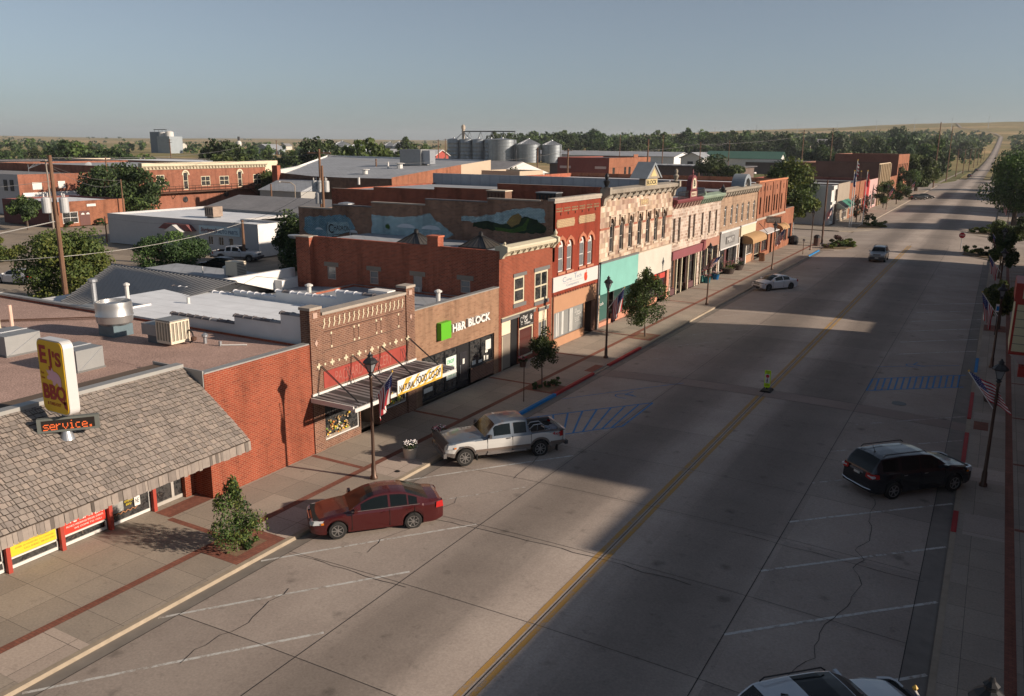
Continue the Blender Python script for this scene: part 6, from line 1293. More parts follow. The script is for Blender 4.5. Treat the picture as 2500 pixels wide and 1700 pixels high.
T = thing('far_shop', 'dark roofed low shop with pale trim behind the next block', 'building', (-90, 430, 0)); mb = MB(); mb.box(-112, -62, 430, 460, 0, 6, M('dark_wall', (0,0,0))); mb.build('wall', T); mb = MB(); mb.box(-113, -61, 429, 461, 6, 6.5, roof_dark); mb.box(-113, -61, 428.6, 429, 5.6, 6.6, white_paint); mb.build('roof', T)

# ============================================================ NEXT BLOCK (left, beyond the crossing)
nb = 'shops in the block beyond the crossing'
T = simple('white_corner_shop', 'narrow white painted corner shop beyond the crossing behind the flagpoles', -44, XF-.4, 158.5, 162.2, 6.9, white_paint, M('white_side', (.52,.53,.54), .9), roof_grey, group=nb, holes=[(159.0, 160.2, .6, 3.2), (160.6, 161.6, .4, 3.2)], cop=white_paint)
mb = MB(); mb.box(XF-.4, XF-.1, 158.5, 162.2, 6.2, 6.9, white_paint); mb.box(XF-.4, XF-.15, 158.5, 162.2, 3.6, 4.1, white_paint); mb.build('cornice', T)
T = simple('grey_brick_shop', 'grey brown brick shop with a green striped awning beyond the crossing', -50, XF, 162.3, 176, 7.1, M('grey_brown_brick', (.26,.22,.18), .9, amt=.2), M('dark_wall', (0,0,0)), roof_white, group=nb, holes=[(163.5, 166.5, .5, 2.8), (169, 174.5, .4, 2.8)])
mb = MB(); mb.prism([(XF+.02, 3.9), (XF+1.5, 2.9), (XF+1.5, 2.7), (XF+.02, 2.8)], 167.5, 175.5, M('green_awning', (.04,.16,.12), .7), 'y')
for k in range(5): mb.prism([(XF+.02, 3.94), (XF+1.52, 2.94), (XF+1.52, 2.9), (XF+.02, 3.9)], 162.8+k*.9, 163.25+k*.9, black_paint, 'y')
mb.prism([(XF+.02, 3.85), (XF+1.5, 2.85), (XF+1.5, 2.65), (XF+.02, 2.7)], 162.6, 167.3, M('pale_awning', (.35,.38,.33), .7), 'y'); mb.build('awning', T)
T = simple('orange_low_shop', 'long low orange brick shop in the block beyond the crossing', -48, XF, 176.1, 203.5, 6.7, orange_brick, M('maroon_brick_far', (0,0,0)), roof_dark, group=nb, holes=[(178+k*4.2, 181+k*4.2, .5, 3.0) for k in range(6)])
mb = MB(); mb.box(XF, XF+.1, 196, 203.3, .5, 6.4, M('deep_red_paint', (.30,.02,.02), .6)); mb.build('red_panel', T)
T = simple('pink_shop', 'narrow pink and white fronted shop beyond the orange one', -44, XF, 203.6, 217.6, 6.5, M('pink_paint', (.44,.28,.27), .8), far_brick, roof_grey, group=nb, holes=[(205, 209, .5, 3.2), (211, 216, .5, 3.2)])
T = simple('tan_two_storey', 'tan two storey shop with vertical brick piers beyond the pink shop', -44, XF, 217.7, 240, 9.8, M('tan_far', (.42,.34,.24), .9, amt=.15), M('brown_far', (.15,.08,.06), .9, amt=.2), roof_dark, group=nb, holes=[(219+k*3.4, 220.2+k*3.4, 4.8, 7.8) for k in range(6)]+[(219, 225, .5, 3.2), (228, 238, .5, 3.2)], winm=dark_metal)
mb = MB()
for k in range(7): mb.box(XF+.001, XF+.4, 217.9+k*3.4, 218.5+k*3.4, 0, 9.6, M('tan_far', (0,0,0)))
mb.build('pier', T)
T = simple('brown_hall', 'dark brown brick two storey hall with orange front, farthest beyond the crossing', -42, XF, 258, 288, 11.6, orange_brick, M('brown_far2', (.20,.085,.06), .9, amt=.2), roof_white, group=nb, holes=[(260+k*4.5, 262+k*4.5, 6, 9) for k in range(6)], cop=coping, sholes=[(-39, -37.6, 7, 9), (-33.5, -31.5, 7, 9), (-29.5, -28, 7, 9)], winm=dark_metal)
T = simple('orange_corner_shop', 'small orange fronted shop between the tan shop and the brown hall', -42, XF, 240.1, 257.9, 6.0, orange_brick, orange_brick, roof_dark, group=nb, holes=[(242, 247, .5, 3), (250, 255, .5, 3)])
# houses and yards among the trees on the left horizon
# ============================================================ RIGHT SIDE (mostly outside the picture, shades the street)
RS1 = [('plain single storey brick row at the near end of the right side', -45, 27.5, 5.72), ('narrow single storey brick shop right of the street before the theatre', 27.6, 36.9, 6.05)]
def rside(name, label, y0, y1, h, x1=40, m=None):
    T = thing(name, label, 'building', (20, (y0+y1)/2, 0)); m = m or side_brick
    mb = MB(); wall(mb, 'x', 5.1, 1, y0, y1, 0, h, [(y0+1+k*3.2, y0+3.2+k*3.2, .6, 2.8) for k in range(int((y1-y0-1)/3.2))], m, .3)
    mb.poly([(5.1,y0,0),(x1,y0,0),(x1,y0,h),(5.1,y0,h)], m); mb.poly([(5.1,y1,0),(x1,y1,0),(x1,y1,h),(5.1,y1,h)], m); mb.poly([(x1,y0,0),(x1,y1,0),(x1,y1,h),(x1,y0,h)], m); mb.poly([(5.1,y0,h-.01),(5.1,y1,h-.01),(x1,y1,h-.01),(x1,y0,h-.01)], roof_grey); mb.build('wall', T)
    for k in range(int((y1-y0-1)/3.2)): window(T, 'x', 5.1, 1, y0+1+k*3.2, y0+3.2+k*3.2, .6, 2.8, 2, 1, dark_metal, glass, rec=.1)
    mb = MB(); mb.box(5.0, 5.1, y0, y1, h-.3, h+.02, coping); mb.build('cornice', T)
for a_, b_, c_, d_ in RS1: rside('brick_shop', a_, b_, c_, d_)
rside('theatre', 'tall brick theatre on the right side of the street behind the marquee', 37.0, 55.5, 12.4)
rside('brick_shop', 'two storey brick shop right of the street beyond the theatre', 55.6, 69.6, 9.6)
rside('brick_shop', 'low single storey shop right of the street before the street trees', 69.7, 76.6, 4.7)
rside('brick_shop', 'two storey brick row right of the street up to the crossing', 76.7, 117.5, 9.9)
rside('brick_shop', 'low shops right of the street beyond the crossing', 176, 188, 5.5)
rside('brick_shop', 'two storey shop right of the street beyond the crossing', 205, 232, 9.0)
rside('brick_shop', 'last brick shop right of the street', 262, 300, 7.5)
# marquee
T = thing('theatre_marquee', 'red framed theatre marquee with a blank cream letter board over the right sidewalk', 'marquee', (3.2, 48.4, 3.3))
mr_ = M('marquee_red', (.30,.03,.02), .5, amt=.08)
mb = MB(); mb.box(1.36, 5.1, 48.4, 51.4, 3.55, 6.6, mr_); mb.box(1.28, 1.9, 48.38, 51.4, 6.25, 7.17, mr_); mb.build('marquee_body', T)
mb = MB(); mb.box(1.46, 5.0, 48.37, 48.399, 3.72, 6.1, M('letter_board', (.50,.47,.30), .7, amt=.06))
for k in range(5): mb.box(1.46, 5.0, 48.355, 48.37, 4.1+k*.42, 4.13+k*.42, grey_trim)
mb.box(1.345, 1.359, 48.5, 51.3, 3.72, 6.1, MAT['letter_board']); mb.box(1.62, 1.88, 48.365, 48.379, 6.42, 6.95, MAT['letter_board']); mb.build('letter_board', T)
mb = MB(); mb.mesh([(1.42,48.4,3.54),(5.1,48.4,3.54),(5.1,51.4,3.54),(1.42,51.4,3.54),(1.9,48.9,3.0),(5.1,48.9,3.0),(5.1,51.2,3.0),(1.9,51.2,3.0)], [(0,1,5,4),(1,2,6,5),(2,3,7,6),(3,0,4,7),(4,5,6,7)], M('soffit_white', (.60,.58,.58), .6)); mb.box(1.9, 5.1, 48.3, 48.9, 2.45, 2.98, mr_); mb.build('soffit', T)
# ============================================================ STREET FURNITURE
fw_ = M('flag_white', (.62,.60,.58), .8, amt=.04); fr_ = M('flag_red', (.40,.03,.04), .8, amt=.04); fb_ = M('flag_blue', (.035,.045,.16), .8, amt=.04)
lant = glassmat('lantern_glass', (.20,.21,.22), .2, .6)
def lamp(x, y, label, base_z=0):
    T = thing('street_lamp', label, 'street lamp', (x, y, base_z), group='lantern street lamps')
    mb = MB(); mb.lathe((0,0,0), [(.16, 0), (.16, .1), (.11, .16), (.10, .6), (.075, .7), (.062, 2.4), (.055, 4.3), (.08, 4.34), (.08, 4.42), (.05, 4.46)], lamp_bronze, 12); mb.build('pole', T, True, smooth=40)
    mb = MB()
    mb.lathe((0,0,4.46), [(.06, 0), (.12, .06), (.07, .12), (.13, .18)], black_paint, 8)
    for k in range(4):
        t = math.pi/4+math.pi/2*k; mb.tube([(.10*math.cos(t), .10*math.sin(t), 4.62), (.25*math.cos(t), .25*math.sin(t), 5.02)], .016, black_paint, 4)
    mb.lathe((0,0,5.0), [(.30, 0), (.31, .05), (.24, .14), (.11, .24), (.10, .30), (.13, .32), (.06, .38), (.03, .46)], black_paint, 8); mb.build('lantern_frame', T, True)
    mb = MB(); mb.lathe((0,0,4.62), [(.09, 0), (.22, .38)], lant, 4, rot=math.pi/4); mb.build('lantern_glass', T, True)
    return T
def flag(x, y, d, label, z=3.35, sag=0.0, seed=1, spread=False):
    """staff leaning towards the street (d=+1/-1 along X), cloth hanging from its upper half"""
    T = thing('flag', label, 'flag', (x, y, z), group='small american flags on the lamp posts')
    tip = Vector((d*1.05, 0, 1.42)); mb = MB(); mb.tube([(0,0,0), tuple(tip)], .02, fw_, 5); mb.lathe(tuple(tip), [(.03,0),(.05,.04),(.01,.09)], gold, 6)
    mb.build('staff', T, True)
    r_ = random.Random(seed); mb = MB(); NU, NV = 26, 16
    hoist0 = tip*1.0; hoist1 = tip*.28
    def P(u, v):      # v down the hoist 0..1, u along the fly 0..1
        h = hoist0.lerp(hoist1, v)
        if spread:
            q = h+Vector((-d*u*.55+.0, .25*math.sin(u*5+v*2)*u, -u*1.05+.1*u*u)); q = h+Vector((-d*(-.0)+(-d)*0, 0, 0))+Vector((d*.0-d*0, 0, 0))
            q = h+Vector((-d*u*1.0, .10*math.sin(u*9+v*3), -.45*u-.12*v*u)); return q
        gx = h.x*(1-.30*u*(1-.3*v))+.06*math.sin(v*11+u*2)*u
        return Vector((gx+d*.10*u, .09*math.sin(v*14+seed)*u+.03*math.sin(u*6), h.z-1.28*u*(1-.10*v)-sag*u))
    vs = [P(i/NU, j/13) for i in range(NU+1) for j in range(14)]; 
    for i in range(NU):
        for j in range(13):
            a = i*14+j; m_ = fr_ if j % 2 == 0 else fw_
            if i/NU < .4 and j < 7: m_ = fb_
            mb.poly([vs[a], vs[a+1], vs[a+15], vs[a+14]], m_)
    o = mb.build('cloth', T, True, fixn=False)
    me = o.data
    mb = MB()
    for i in range(5):
        for j in range(4):
            p = P(.05+.075*i, (.5+j*1.75)/13+.0); q = P(.05+.075*i+.02, (.5+j*1.75)/13); w = P(.05+.075*i, (.5+j*1.75)/13+.03)
            a, b = (q-p)*1.0, (w-p)*1.0; n = a.cross(b); n = n.normalized()*.004 if n.length else Vector((0,.004,0))
            for s in (1, -1): mb.poly([p+n*s, p+a+n*s, p+a+b+n*s, p+b+n*s], fw_)
    mb.build('stars', o, True, fixn=False)
    return T
side = 'on the left sidewalk'
lamp(-21.25, 25.76, 'lantern street lamp standing between the red sedan and the food shop canopy')
lamp(-21.2, 49.75, 'lantern street lamp in front of the teal fascia before the leafy street tree')
lamp(-21.25, 72.0, 'lantern street lamp with a flag in front of the plum signboard beam')
lamp(-21.45, 97.2, 'lantern street lamp behind the white coupe near the tan awning')
lamp(-21.35, 118.8, 'bare street lamp near the litter bin before the crossing', 0)
lamp(.9, 38.2, 'lantern street lamp beside the dark crossover on the right sidewalk')
lamp(.9, 60.5, 'lantern street lamp with accessible parking sign on the right sidewalk')
lamp(.95, 82.5, 'lantern street lamp beyond the small right hand street tree')
lamp(.95, 104.0, 'lantern street lamp among the trees near the stop sign')
lamp(.87, 14.15, 'lantern street lamp cut by the bottom edge of the picture')
lamp(1.7, 165.0, 'lantern street lamp at the foot of the big right hand tree')
lamp(-21.8, 207.5, 'lantern street lamp with a flag beside the small trees beyond the crossing')
lamp(-21.0, 251.0, 'lantern street lamp beside the two dark parked cars')
flag(-21.2, 25.76, 1, 'flag hanging from the lamp in front of the food shop canopy', seed=1)
flag(-21.15, 49.75, 1, 'flag hanging from the lamp in front of the teal fascia', seed=2, sag=.25)
flag(-21.2, 72.0, 1, 'flag blown out level from the lamp before the flower pots', seed=3, z=3.0, spread=True)
flag(-21.4, 97.2, 1, 'flag hanging from the lamp by the red brick end block', seed=4)
flag(.85, 38.2, -1, 'large flag spread out below the nearest right hand lamp', seed=5, spread=True)
flag(.85, 60.5, -1, 'flag hanging from the right hand lamp with the accessible parking sign', seed=6, sag=.2)
flag(.9, 82.5, -1, 'flag hanging from the lamp above the small dark street tree on the right', seed=7)
flag(.9, 104.0, -1, 'flag hanging from the lamp nearest the stop sign', seed=8)
flag(-21.8, 207.5, 1, 'flag on the lamp beside the tan two storey shop', seed=9)
flag(-21.0, 251, 1, 'flag on the lamp beside the dark parked cars', seed=10)
flag(-25.6, 180, 1, 'flag on the wall beside the red panel of the orange shop', z=3.2, seed=12)
flag(1.65, 165.0, -1, 'flag on the lamp at the foot of the big right hand tree', seed=13)
flag(.85, 14.25, -1, 'flag on the lamp at the bottom edge beside the white crossover', seed=11)
# flagpoles on the far corner
for i, (x, y, h, m_, lb) in enumerate(((-22.2, 157.5, 9.5, white_paint, 'white flagpole with a dark furled flag, leftmost of the corner group'), (-21.9, 157.7, 11.3, white_paint, 'tallest white flagpole of the corner group'),
    (-21.8, 162.5, 9.3, rust, 'dark brown pole in the middle of the corner flagpoles'), (-20.7, 162.3, 9.4, white_paint, 'white flagpole with a hanging red flag on the corner'))):
    T = thing('flagpole', lb, 'flagpole', (x, y, 0), group='flagpoles on the far corner'); mb = MB(); mb.cyl((0,0,0), (0,0,h), .09, .05, m_, 8); mb.lathe((0,0,h), [(.05,0),(.12,.1),(.03,.22)], gold, 8); mb.build('pole', T, True)
    if i != 2:
        mb = MB(); cm = [fb_, fr_, None, fr_][i]
        for k in range(8): mb.poly([(.06+.02*math.sin(k), .03*math.cos(k*2), h-.3-k*.28), (.34+.05*math.sin(k*2), .06*math.sin(k), h-.5-k*.28), (.32+.05*math.sin(k*2+2), .06*math.sin(k+1), h-.8-k*.28), (.06+.02*math.sin(k+1), .03*math.cos(k*2+2), h-.58-k*.28)], cm if k % 2 else (fw_ if i == 1 else cm))
        mb.build('cloth', T, True, fixn=False)
T = thing('planter', 'large grey stone planter at the foot of the corner flagpoles', 'planter', (-21.4, 158.6, 0)); mb = MB(); mb.lathe((0,0,0), [(.7,0),(.9,.3),(1.1,.6),(1.0,.62),(.9,.5)], M('planter_grey', (.35,.33,.31), .9), 12); mb.build('bowl', T, True)
for x, y, h, lb in ((-21.5, 128.0, 9.0, 'tall brown wooden pole at the left corner island'), ):
    mb = MB(); mb.cyl((x, y, 0), (x, y, h), .14, .11, M('brown_pole', (.10,.06,.045), .8), 8); single(mb, 'pole', lb, 'pole')
flag(-21.5, 128.0, 1, 'small flag on the brown pole at the left corner island', z=4, seed=14)
mb = MB(); mb.cyl((-21.15, 38.5, 0), (-21.15, 38.5, 1.95), .03, None, rust, 6); single(mb, 'sign_post', 'thin brown post standing beside the blue kerb', 'sign post')
mb = MB(); mb.cyl((-21.25, 113.3, 0), (-21.25, 113.3, 2.0), .04, None, rust, 6); mb.box(-21.4, -21.1, 113.28, 113.32, 1.7, 2.0, galv); single(mb, 'sign_post', 'thin sign post beside the far blue kerb on the left', 'sign post')
# accessible parking sign on the right lamp
T = thing('parking_sign', 'small blue and white accessible parking sign on a post on the right sidewalk', 'sign', (.95, 71.7, 0))
mb = MB(); mb.cyl((0,0,0), (0,0,2.3), .03, None, dark_metal, 6); mb.build('post', T, True); mb = MB(); mb.box(-.17, .17, -.05, -.03, 1.75, 2.35, fw_); mb.box(-.12, .12, -.055, -.05, 1.85, 2.2, kerb_blue); mb.build('sign_plate', T, True)
# stop sign
T = thing('stop_sign', 'red octagonal stop sign on a thin post at the right corner island', 'stop sign', (-3.75, 129.6, 0))
mb = MB(); mb.cyl((0,0,0), (0,0,2.2), .04, None, galv, 6); mb.build('post', T, True)
mb = MB(); oc = [(.42*math.cos(math.pi/8+math.pi/4*k), 2.1+.42*math.sin(math.pi/8+math.pi/4*k)) for k in range(8)]; mb.prism(oc, -.06, -.04, fw_, 'y'); mb.prism([(a*.92, 2.1+(b-2.1)*.92) for a, b in oc], -.066, -.0601, M('stop_red', (.45,.02,.03), .5), 'y'); textmb(mb, 'STOP', 'y', -.072, -.30, .30, 2.0, 2.22, fw_, .004, .02); mb.build('sign_plate', T, True)
mb = MB(); mb.cyl((-27.5, 141-4, 0), (-27.5, 137, 2.6), .04, None, galv, 6); mb.lathe((0,0,0), [(.4, 0), (.4, .03)], galv, 8, Matrix.Translation((-27.5, 136.9, 2.4)) @ Matrix.Rotation(R(90), 4, 'X')); single(mb, 'sign_post', 'back of a round street sign under the leafy tree beyond the left corner', 'sign')
# pedestrian crossing paddle
T = thing('crossing_sign', 'bright yellow green in street pedestrian crossing paddle on the centre line', 'sign', (-10.15, 47.2, .12))
ygm = M('fluorescent_yellow_green', (.55,.78,.02), .5, amt=.02)
mb = MB(); mb.prism([(-.32, .0), (.32, .0), (.22, .10), (-.22, .10)], -.42, .42, M('rubber_base', (.03,.025,.022), .8), 'y'); mb.cyl((0,0,.1), (0,0,.2), .05, None, black_paint, 6); mb.build('rubber_base', T, True)
mb = MB(); mb.prism([(0, .13), (.17, .24), (.17, 1.17), (.14, 1.2), (-.14, 1.2), (-.17, 1.17), (-.17, .24)], -.02, .02, ygm, 'y'); o = mb.build('paddle', T, True)
mb = MB(); mb.box(-.13, .13, -.026, -.021, .45, .98, fw_); mb.lathe((0,0,0), [(.10, 0), (.10, .004)], M('stop_red', (0,0,0)), 8, Matrix.Translation((0, -.027, .86)) @ Matrix.Rotation(R(90), 4, 'X'))
mb.box(-.008, .008, -.03, -.027, .70, .77, txt_k); mb.lathe((0,0,0), [(.022, 0), (.022, .004)], txt_k, 8, Matrix.Translation((0, -.027, .70)) @ Matrix.Rotation(R(90), 4, 'X'))
mb.prism([(-.02, .56), (.03, .56), (.02, .68), (-.03, .67)], -.031, -.027, txt_k, 'y'); mb.prism([(0, .58), (.02, .57), (.06, .47), (.04, .46)], -.031, -.027, txt_k, 'y'); mb.prism([(-.02, .58), (.01, .58), (-.03, .47), (-.06, .47)], -.031, -.027, txt_k, 'y'); mb.prism([(-.02, .66), (-.07, .60), (-.06, .585), (-.01, .63)], -.031, -.027, txt_k, 'y')
textmb(mb, 'STATE', 'y', -.03, -.11, .11, 1.10, 1.16, txt_k, .003, .01); textmb(mb, 'LAW', 'y', -.03, -.07, .07, 1.01, 1.07, txt_k, .003, .01); textmb(mb, 'WITHIN', 'y', -.03, -.08, .08, .37, .41, txt_k, .003, .01); textmb(mb, 'CROSSWALK', 'y', -.03, -.14, .14, .30, .345, txt_k, .003, .01)
mb.build('sign_face', o, True)
# planters and pots
pot_c = M('concrete_planter', (.50,.46,.40), .9, amt=.12, bmp=.3)
petal = M('white_petals', (.78,.74,.74), .7); pinkp = M('pink_petals', (.50,.16,.22), .7)
def planter(x, y, r, h, potm, flowers, label, name='flower_planter', leaf=leaf_dark, spread=1.0, n=60, high=.25, seed=1):
    T = thing(name, label, 'planter', (x, y, 0)); r_ = random.Random(seed)
    mb = MB(); mb.lathe((0,0,0), [(r*.72, 0), (r*.98, h*.95), (r*1.05, h), (r*.92, h), (r*.88, h*.9)], potm, 20); mb.build('pot', T, True, smooth=40)
    mb = MB()
    for i in range(n*3):
        a = r_.uniform(0, 6.28); q = r_.random()**.6*r*spread; z = h*.95+r_.random()*high*(1.2-q/(r*spread+.01)*.5); s = r_.uniform(.03, .07)
        d = Vector((r_.uniform(-1,1), r_.uniform(-1,1), r_.uniform(-1,1))).normalized()*s; e = d.cross(Vector((r_.uniform(-1,1), .3, .5))).normalized()*s*.7; c = Vector((q*math.cos(a), q*math.sin(a), z)); mb.poly([c-d, c-e, c+d, c+e], leaf)
    mb.build('foliage', T, True, fixn=False)
    mb = MB()
    for i in range(n):
        if not flowers: break
        a = r_.uniform(0, 6.28); q = r_.random()**.5*r*spread*.95; z = h+high*r_.uniform(.5, 1.1); mb.lathe((q*math.cos(a), q*math.sin(a), z), [(.015, 0), (.035, .015), (.015, .03)], r_.choice(flowers), 5)
    if flowers: mb.build('flowers', T, True)
    return T
planter(-21.4, 28.5, .34, .5, pot_c, [petal, petal, petal, M('white_petals', (0,0,0))], 'round concrete planter with white flowers in front of the pickup', seed=2)
planter(-21.5, 30.9, .34, .5, pot_c, [petal, pinkp], 'grey concrete planter with pink and white flowers behind the pickup bonnet', seed=3)
planter(-24.75, 44.9, .24, .38, M('brown_pot', (.11,.06,.045), .7), [pinkp, fr_], 'brown pot of red flowers beside the tattoo shop door', seed=4, spread=1.4)
bluepot = M('teal_blue_pot', (.01,.12,.17), .35)
planter(-24.9, 83.8, .42, .6, bluepot, [pinkp], 'dark teal pot, nearer of two below the level flag', seed=5, spread=1.1)
planter(-24.8, 86.6, .40, .55, M('blue_pot', (.01,.10,.25), .35), [pinkp, petal], 'blue flower pot, farther of two below the level flag', seed=6, spread=1.2)
planter(-24.8, 91.3, .75, .6, M('dark_planter', (.06,.045,.04), .8), [pinkp], 'large dark planter of bushy greenery, left of two by the grey fascia shop', seed=7, spread=1.0, high=.8, n=90, leaf=leaf_yellow)
planter(-24.7, 94.8, .7, .6, MAT['dark_planter'], [pinkp, petal], 'large dark planter with pale flowers, right of two by the grey fascia shop', seed=8, spread=1.0, high=.7, n=90)
planter(.95, 52.0, .42, .55, M('dark_planter', (0,0,0)), [pinkp], 'dark planter with pink flowers behind the large spread flag', seed=9)
T = thing('litter_bin', 'brown litter bin with a domed lid near the left corner island', 'bin', (-21.6, 124.5, 0)); mb = MB(); mb.lathe((0,0,0), [(.42, 0), (.45, 1.1), (.45, 1.12)], M('bin_brown', (.10,.06,.05), .6), 12); mb.build('drum', T, True); mb = MB(); mb.lathe((0,0,1.12), [(.48, 0), (.44, .25), (.2, .42)], dark_metal, 12); mb.build('lid', T, True)
T = thing('a_frame_sign', 'small folding pavement sign outside the tan awning shop', 'sign', (-24.2, 103.8, 0)); mb = MB(); mb.prism([(-.3, 0), (-.25, 0), (.0, 1.0), (-.05, 1.0)], -.3, .3, stucco, 'x'); mb.prism([(.3, 0), (.25, 0), (.0, 1.0), (.05, 1.0)], -.3, .3, stucco, 'x'); mb.build('boards', T, True)
mb = MB(); mb.lathe((-3.4, 48.9, rz(-3.4)+.004), [(.40, 0), (.40, .006)], dark_metal, 20); single(mb, 'manhole_cover', 'oval looking dark manhole cover in the right parking lane', 'manhole')
mb = MB(); mb.lathe((-20.9, 26.9, .006), [(.12, 0), (.12, .008)], dark_metal, 12); single(mb, 'utility_cover', 'small round iron cover in the pale sidewalk slab', 'cover')
T = thing('mailbox', 'dark metal box at the annex corner', 'box', (-24.8, 124.6, 0)); mb = MB(); mb.lathe((0,0,0), [(.6, 0), (.7, .4), (.65, 1.0), (.3, 1.25)], black_paint, 10); mb.build('drum', T, True)

# ---------------- barbecue sign on its pole
T = thing('pylon_sign', 'tall yellow barbecue box sign with a pink pig emblem standing on the shake roof', 'sign', (-24.98, 15.1, 4.2))
sy = M('sign_yellow', (.62,.38,.015), .4, amt=.03); sr = M('sign_dark_red', (.30,.025,.02), .5, amt=0)
mb = MB(); mb.lathe((-25.12, 15.2, 4.30), [(.24, 0), (.13, .34), (.11, .38)], galv, 20); mb.cyl((-25.12, 15.2, 4.6), (-25.12, 15.2, 5.4), .08, None, galv, 12); mb.build('pole', T)
def rrect(x0, x1, z0, z1, r, n=5):
    o_ = []
    for cx, cz, a0 in ((x1-r, z1-r, 0), (x0+r, z1-r, 90), (x0+r, z0+r, 180), (x1-r, z0+r, 270)):
        for k in range(n+1): t = R(a0+90*k/n); o_.append((cx+r*math.cos(t), cz+r*math.sin(t)))
    return o_
bx0, bx1, bz0, bz1 = -25.78, -24.42, 5.22, 7.62
mb = MB(); mb.prism(rrect(bx0, bx1, bz0, bz1, .22), 14.98, 15.32, M('sign_case_white', (.55,.55,.55), .35, .2, amt=.03), 'y'); mb.build('sign_case', T)
mb = MB(); mb.prism(rrect(bx0+.04, bx1-.04, bz0+.04, bz1-.04, .19), 14.955, 14.979, sy, 'y'); o = mb.build('sign_face', T)
mb = MB(); yy = 14.945
textmb(mb, 'E', 'y', yy, -25.98, -25.64, 6.72, 7.30, sr, .004, .035); textmb(mb, 'J', 'y', yy, -25.58, -25.38, 6.52, 7.22, sr, .004, .045); textmb(mb, "'S", 'y', yy, -25.32, -24.90, 6.68, 7.16, sr, .004, .035)
textmb(mb, 'BBQ', 'y', yy, -26.0, -24.84, 5.46, 6.06, sr, .004, .045); textmb(mb, '& TAKE-OUT', 'y', yy, -25.85, -25.15, 5.36, 5.47, sr, .004, .01); mb.prism([(-25.0, 5.55), (-24.86, 5.55), (-24.84, 5.3), (-24.98, 5.36)], yy-.0, yy+.004, sr, 'y')
textmb(mb, 'Eat', 'y', yy, -26.0, -25.85, 6.36, 6.44, sr, .004); textmb(mb, 'Here', 'y', yy, -26.02, -25.84, 6.2, 6.28, sr, .004); mb.v = [(v[0]+.34, v[1], v[2]+.12) for v in mb.v]; mb.build('lettering', o)
pig = M('pig_pink', (.62,.36,.42), .6, amt=0); mb = MB()
pp = [(-25.72,6.78),(-25.62,6.74),(-25.55,6.80),(-25.48,6.74),(-25.42,6.94),(-25.34,6.76),(-25.2,6.72),(-25.08,6.62),(-25.0,6.45),(-25.0,6.1),(-25.08,6.02),(-25.16,6.1),(-25.2,6.2),(-25.28,6.16),(-25.34,6.04),(-25.44,6.06),(-25.44,6.24),(-25.54,6.32),(-25.62,6.28),(-25.72,6.34),(-25.70,6.46),(-25.60,6.52),(-25.66,6.62)]
mb.prism([(a, 6.02+(b-6.02)*.66) for a, b in pp], yy-.002, yy+.002, pig, 'y'); mb.v = [(v[0]+.34, v[1], v[2]+.12) for v in mb.v]; mb.build('pig_emblem', o)
T = thing('message_board', 'dark electronic message board with orange dotted lettering under the yellow sign', 'sign', (-24.95, 15.2, 4.6))
mb = MB(); mtx = Matrix.Translation((-24.98, 15.22, 4.845)) @ Matrix.Rotation(R(52), 4, 'Z') @ Matrix.Scale(.775, 4)
mb.box(-1.15, 1.15, -.10, .12, -.30, .30, M('board_grey', (.12,.13,.12), .6), mtx); mb.box(-.98, .98, -.115, -.102, -.20, .22, M('board_black', (.018,.014,.012), .5, amt=0), mtx); mb.build('board_case', T)
em, nt, b = nodes('led_orange'); b.inputs['Base Color'].default_value = (.3,.06,.01,1); b.inputs['Emission Color'].default_value = (1,.16,.04,1); b.inputs['Emission Strength'].default_value = .62
F57 = {'s': ['     ','     ',' ####','#    ',' ### ','    #','#### '],'e': ['     ','     ',' ### ','#   #','#####','#    ',' ####'],'r': ['     ','     ','# ## ','##   ','#    ','#    ','#    '],'v': ['     ','     ','#   #','#   #','#   #',' # # ','  #  '],'i': ['  #  ','     ',' ##  ','  #  ','  #  ','  #  ',' ### '],'c': ['     ','     ',' ### ','#    ','#    ','#    ',' ### '],'.': ['     ','     ','     ','     ','     ',' ##  ',' ##  ']}
mb = MB(); q = .0435
for n_, ch in enumerate('service.'):
    for j, row in enumerate(F57[ch]):
        for i, c in enumerate(row):
            if c == '#':
                x = -.93+n_*.238+i*q; z = .17-j*.053; mb.box(x, x+q*.82, -.122, -.117, z-.043, z, em, mtx)
mb.build('led_lettering', T)

# ============================================================ TREES
def leafcloud(mb, rnd, cx, cy, cz, rx, ry, rz_, n, s, mats, clumps=14, cone=0):
    cl = []
    for k in range(clumps):
        while True:
            p = Vector((rnd.uniform(-1,1), rnd.uniform(-1,1), rnd.uniform(-1,1)))
            if .25 < p.length < .92: break
        cl.append((p, rnd.uniform(.24, .44)))
    verts = []; faces = []; mi = []
    ms = [mb.mi(m) for m in mats]; base = len(mb.v)
    for i in range(n):
        c, r_ = cl[i % clumps]
        d = Vector((rnd.gauss(0,1), rnd.gauss(0,1), rnd.gauss(0,1))).normalized()*(r_*rnd.random()**.35)
        p = c+d; p.z = max(-1, p.z)
        if cone: f = 1-cone*max(0, (p.z+.4)/1.4); p.x *= f; p.y *= f
        w = Vector((cx+p.x*rx, cy+p.y*ry, cz+p.z*rz_))
        nrm = (Vector((rnd.gauss(0,1), rnd.gauss(0,1), rnd.gauss(0,.8)))+d*3).normalized()
        t = nrm.orthogonal().normalized(); bt = nrm.cross(t); a = rnd.uniform(0, 6.28); ss = s*rnd.uniform(.6, 1.3)
        u = (t*math.cos(a)+bt*math.sin(a))*ss; v = (bt*math.cos(a)-t*math.sin(a))*ss*.6
        k = base+len(verts); verts += [tuple(w-u), tuple(w-v*.9+u*.1), tuple(w+u), tuple(w+v)]; faces.append((k, k+1, k+2, k+3)); mi.append(ms[(i % clumps)*7 % len(ms)] if rnd.random() < .75 else rnd.choice(ms))
    mb.v += verts; mb.f += faces; mb.i += mi
    return cl
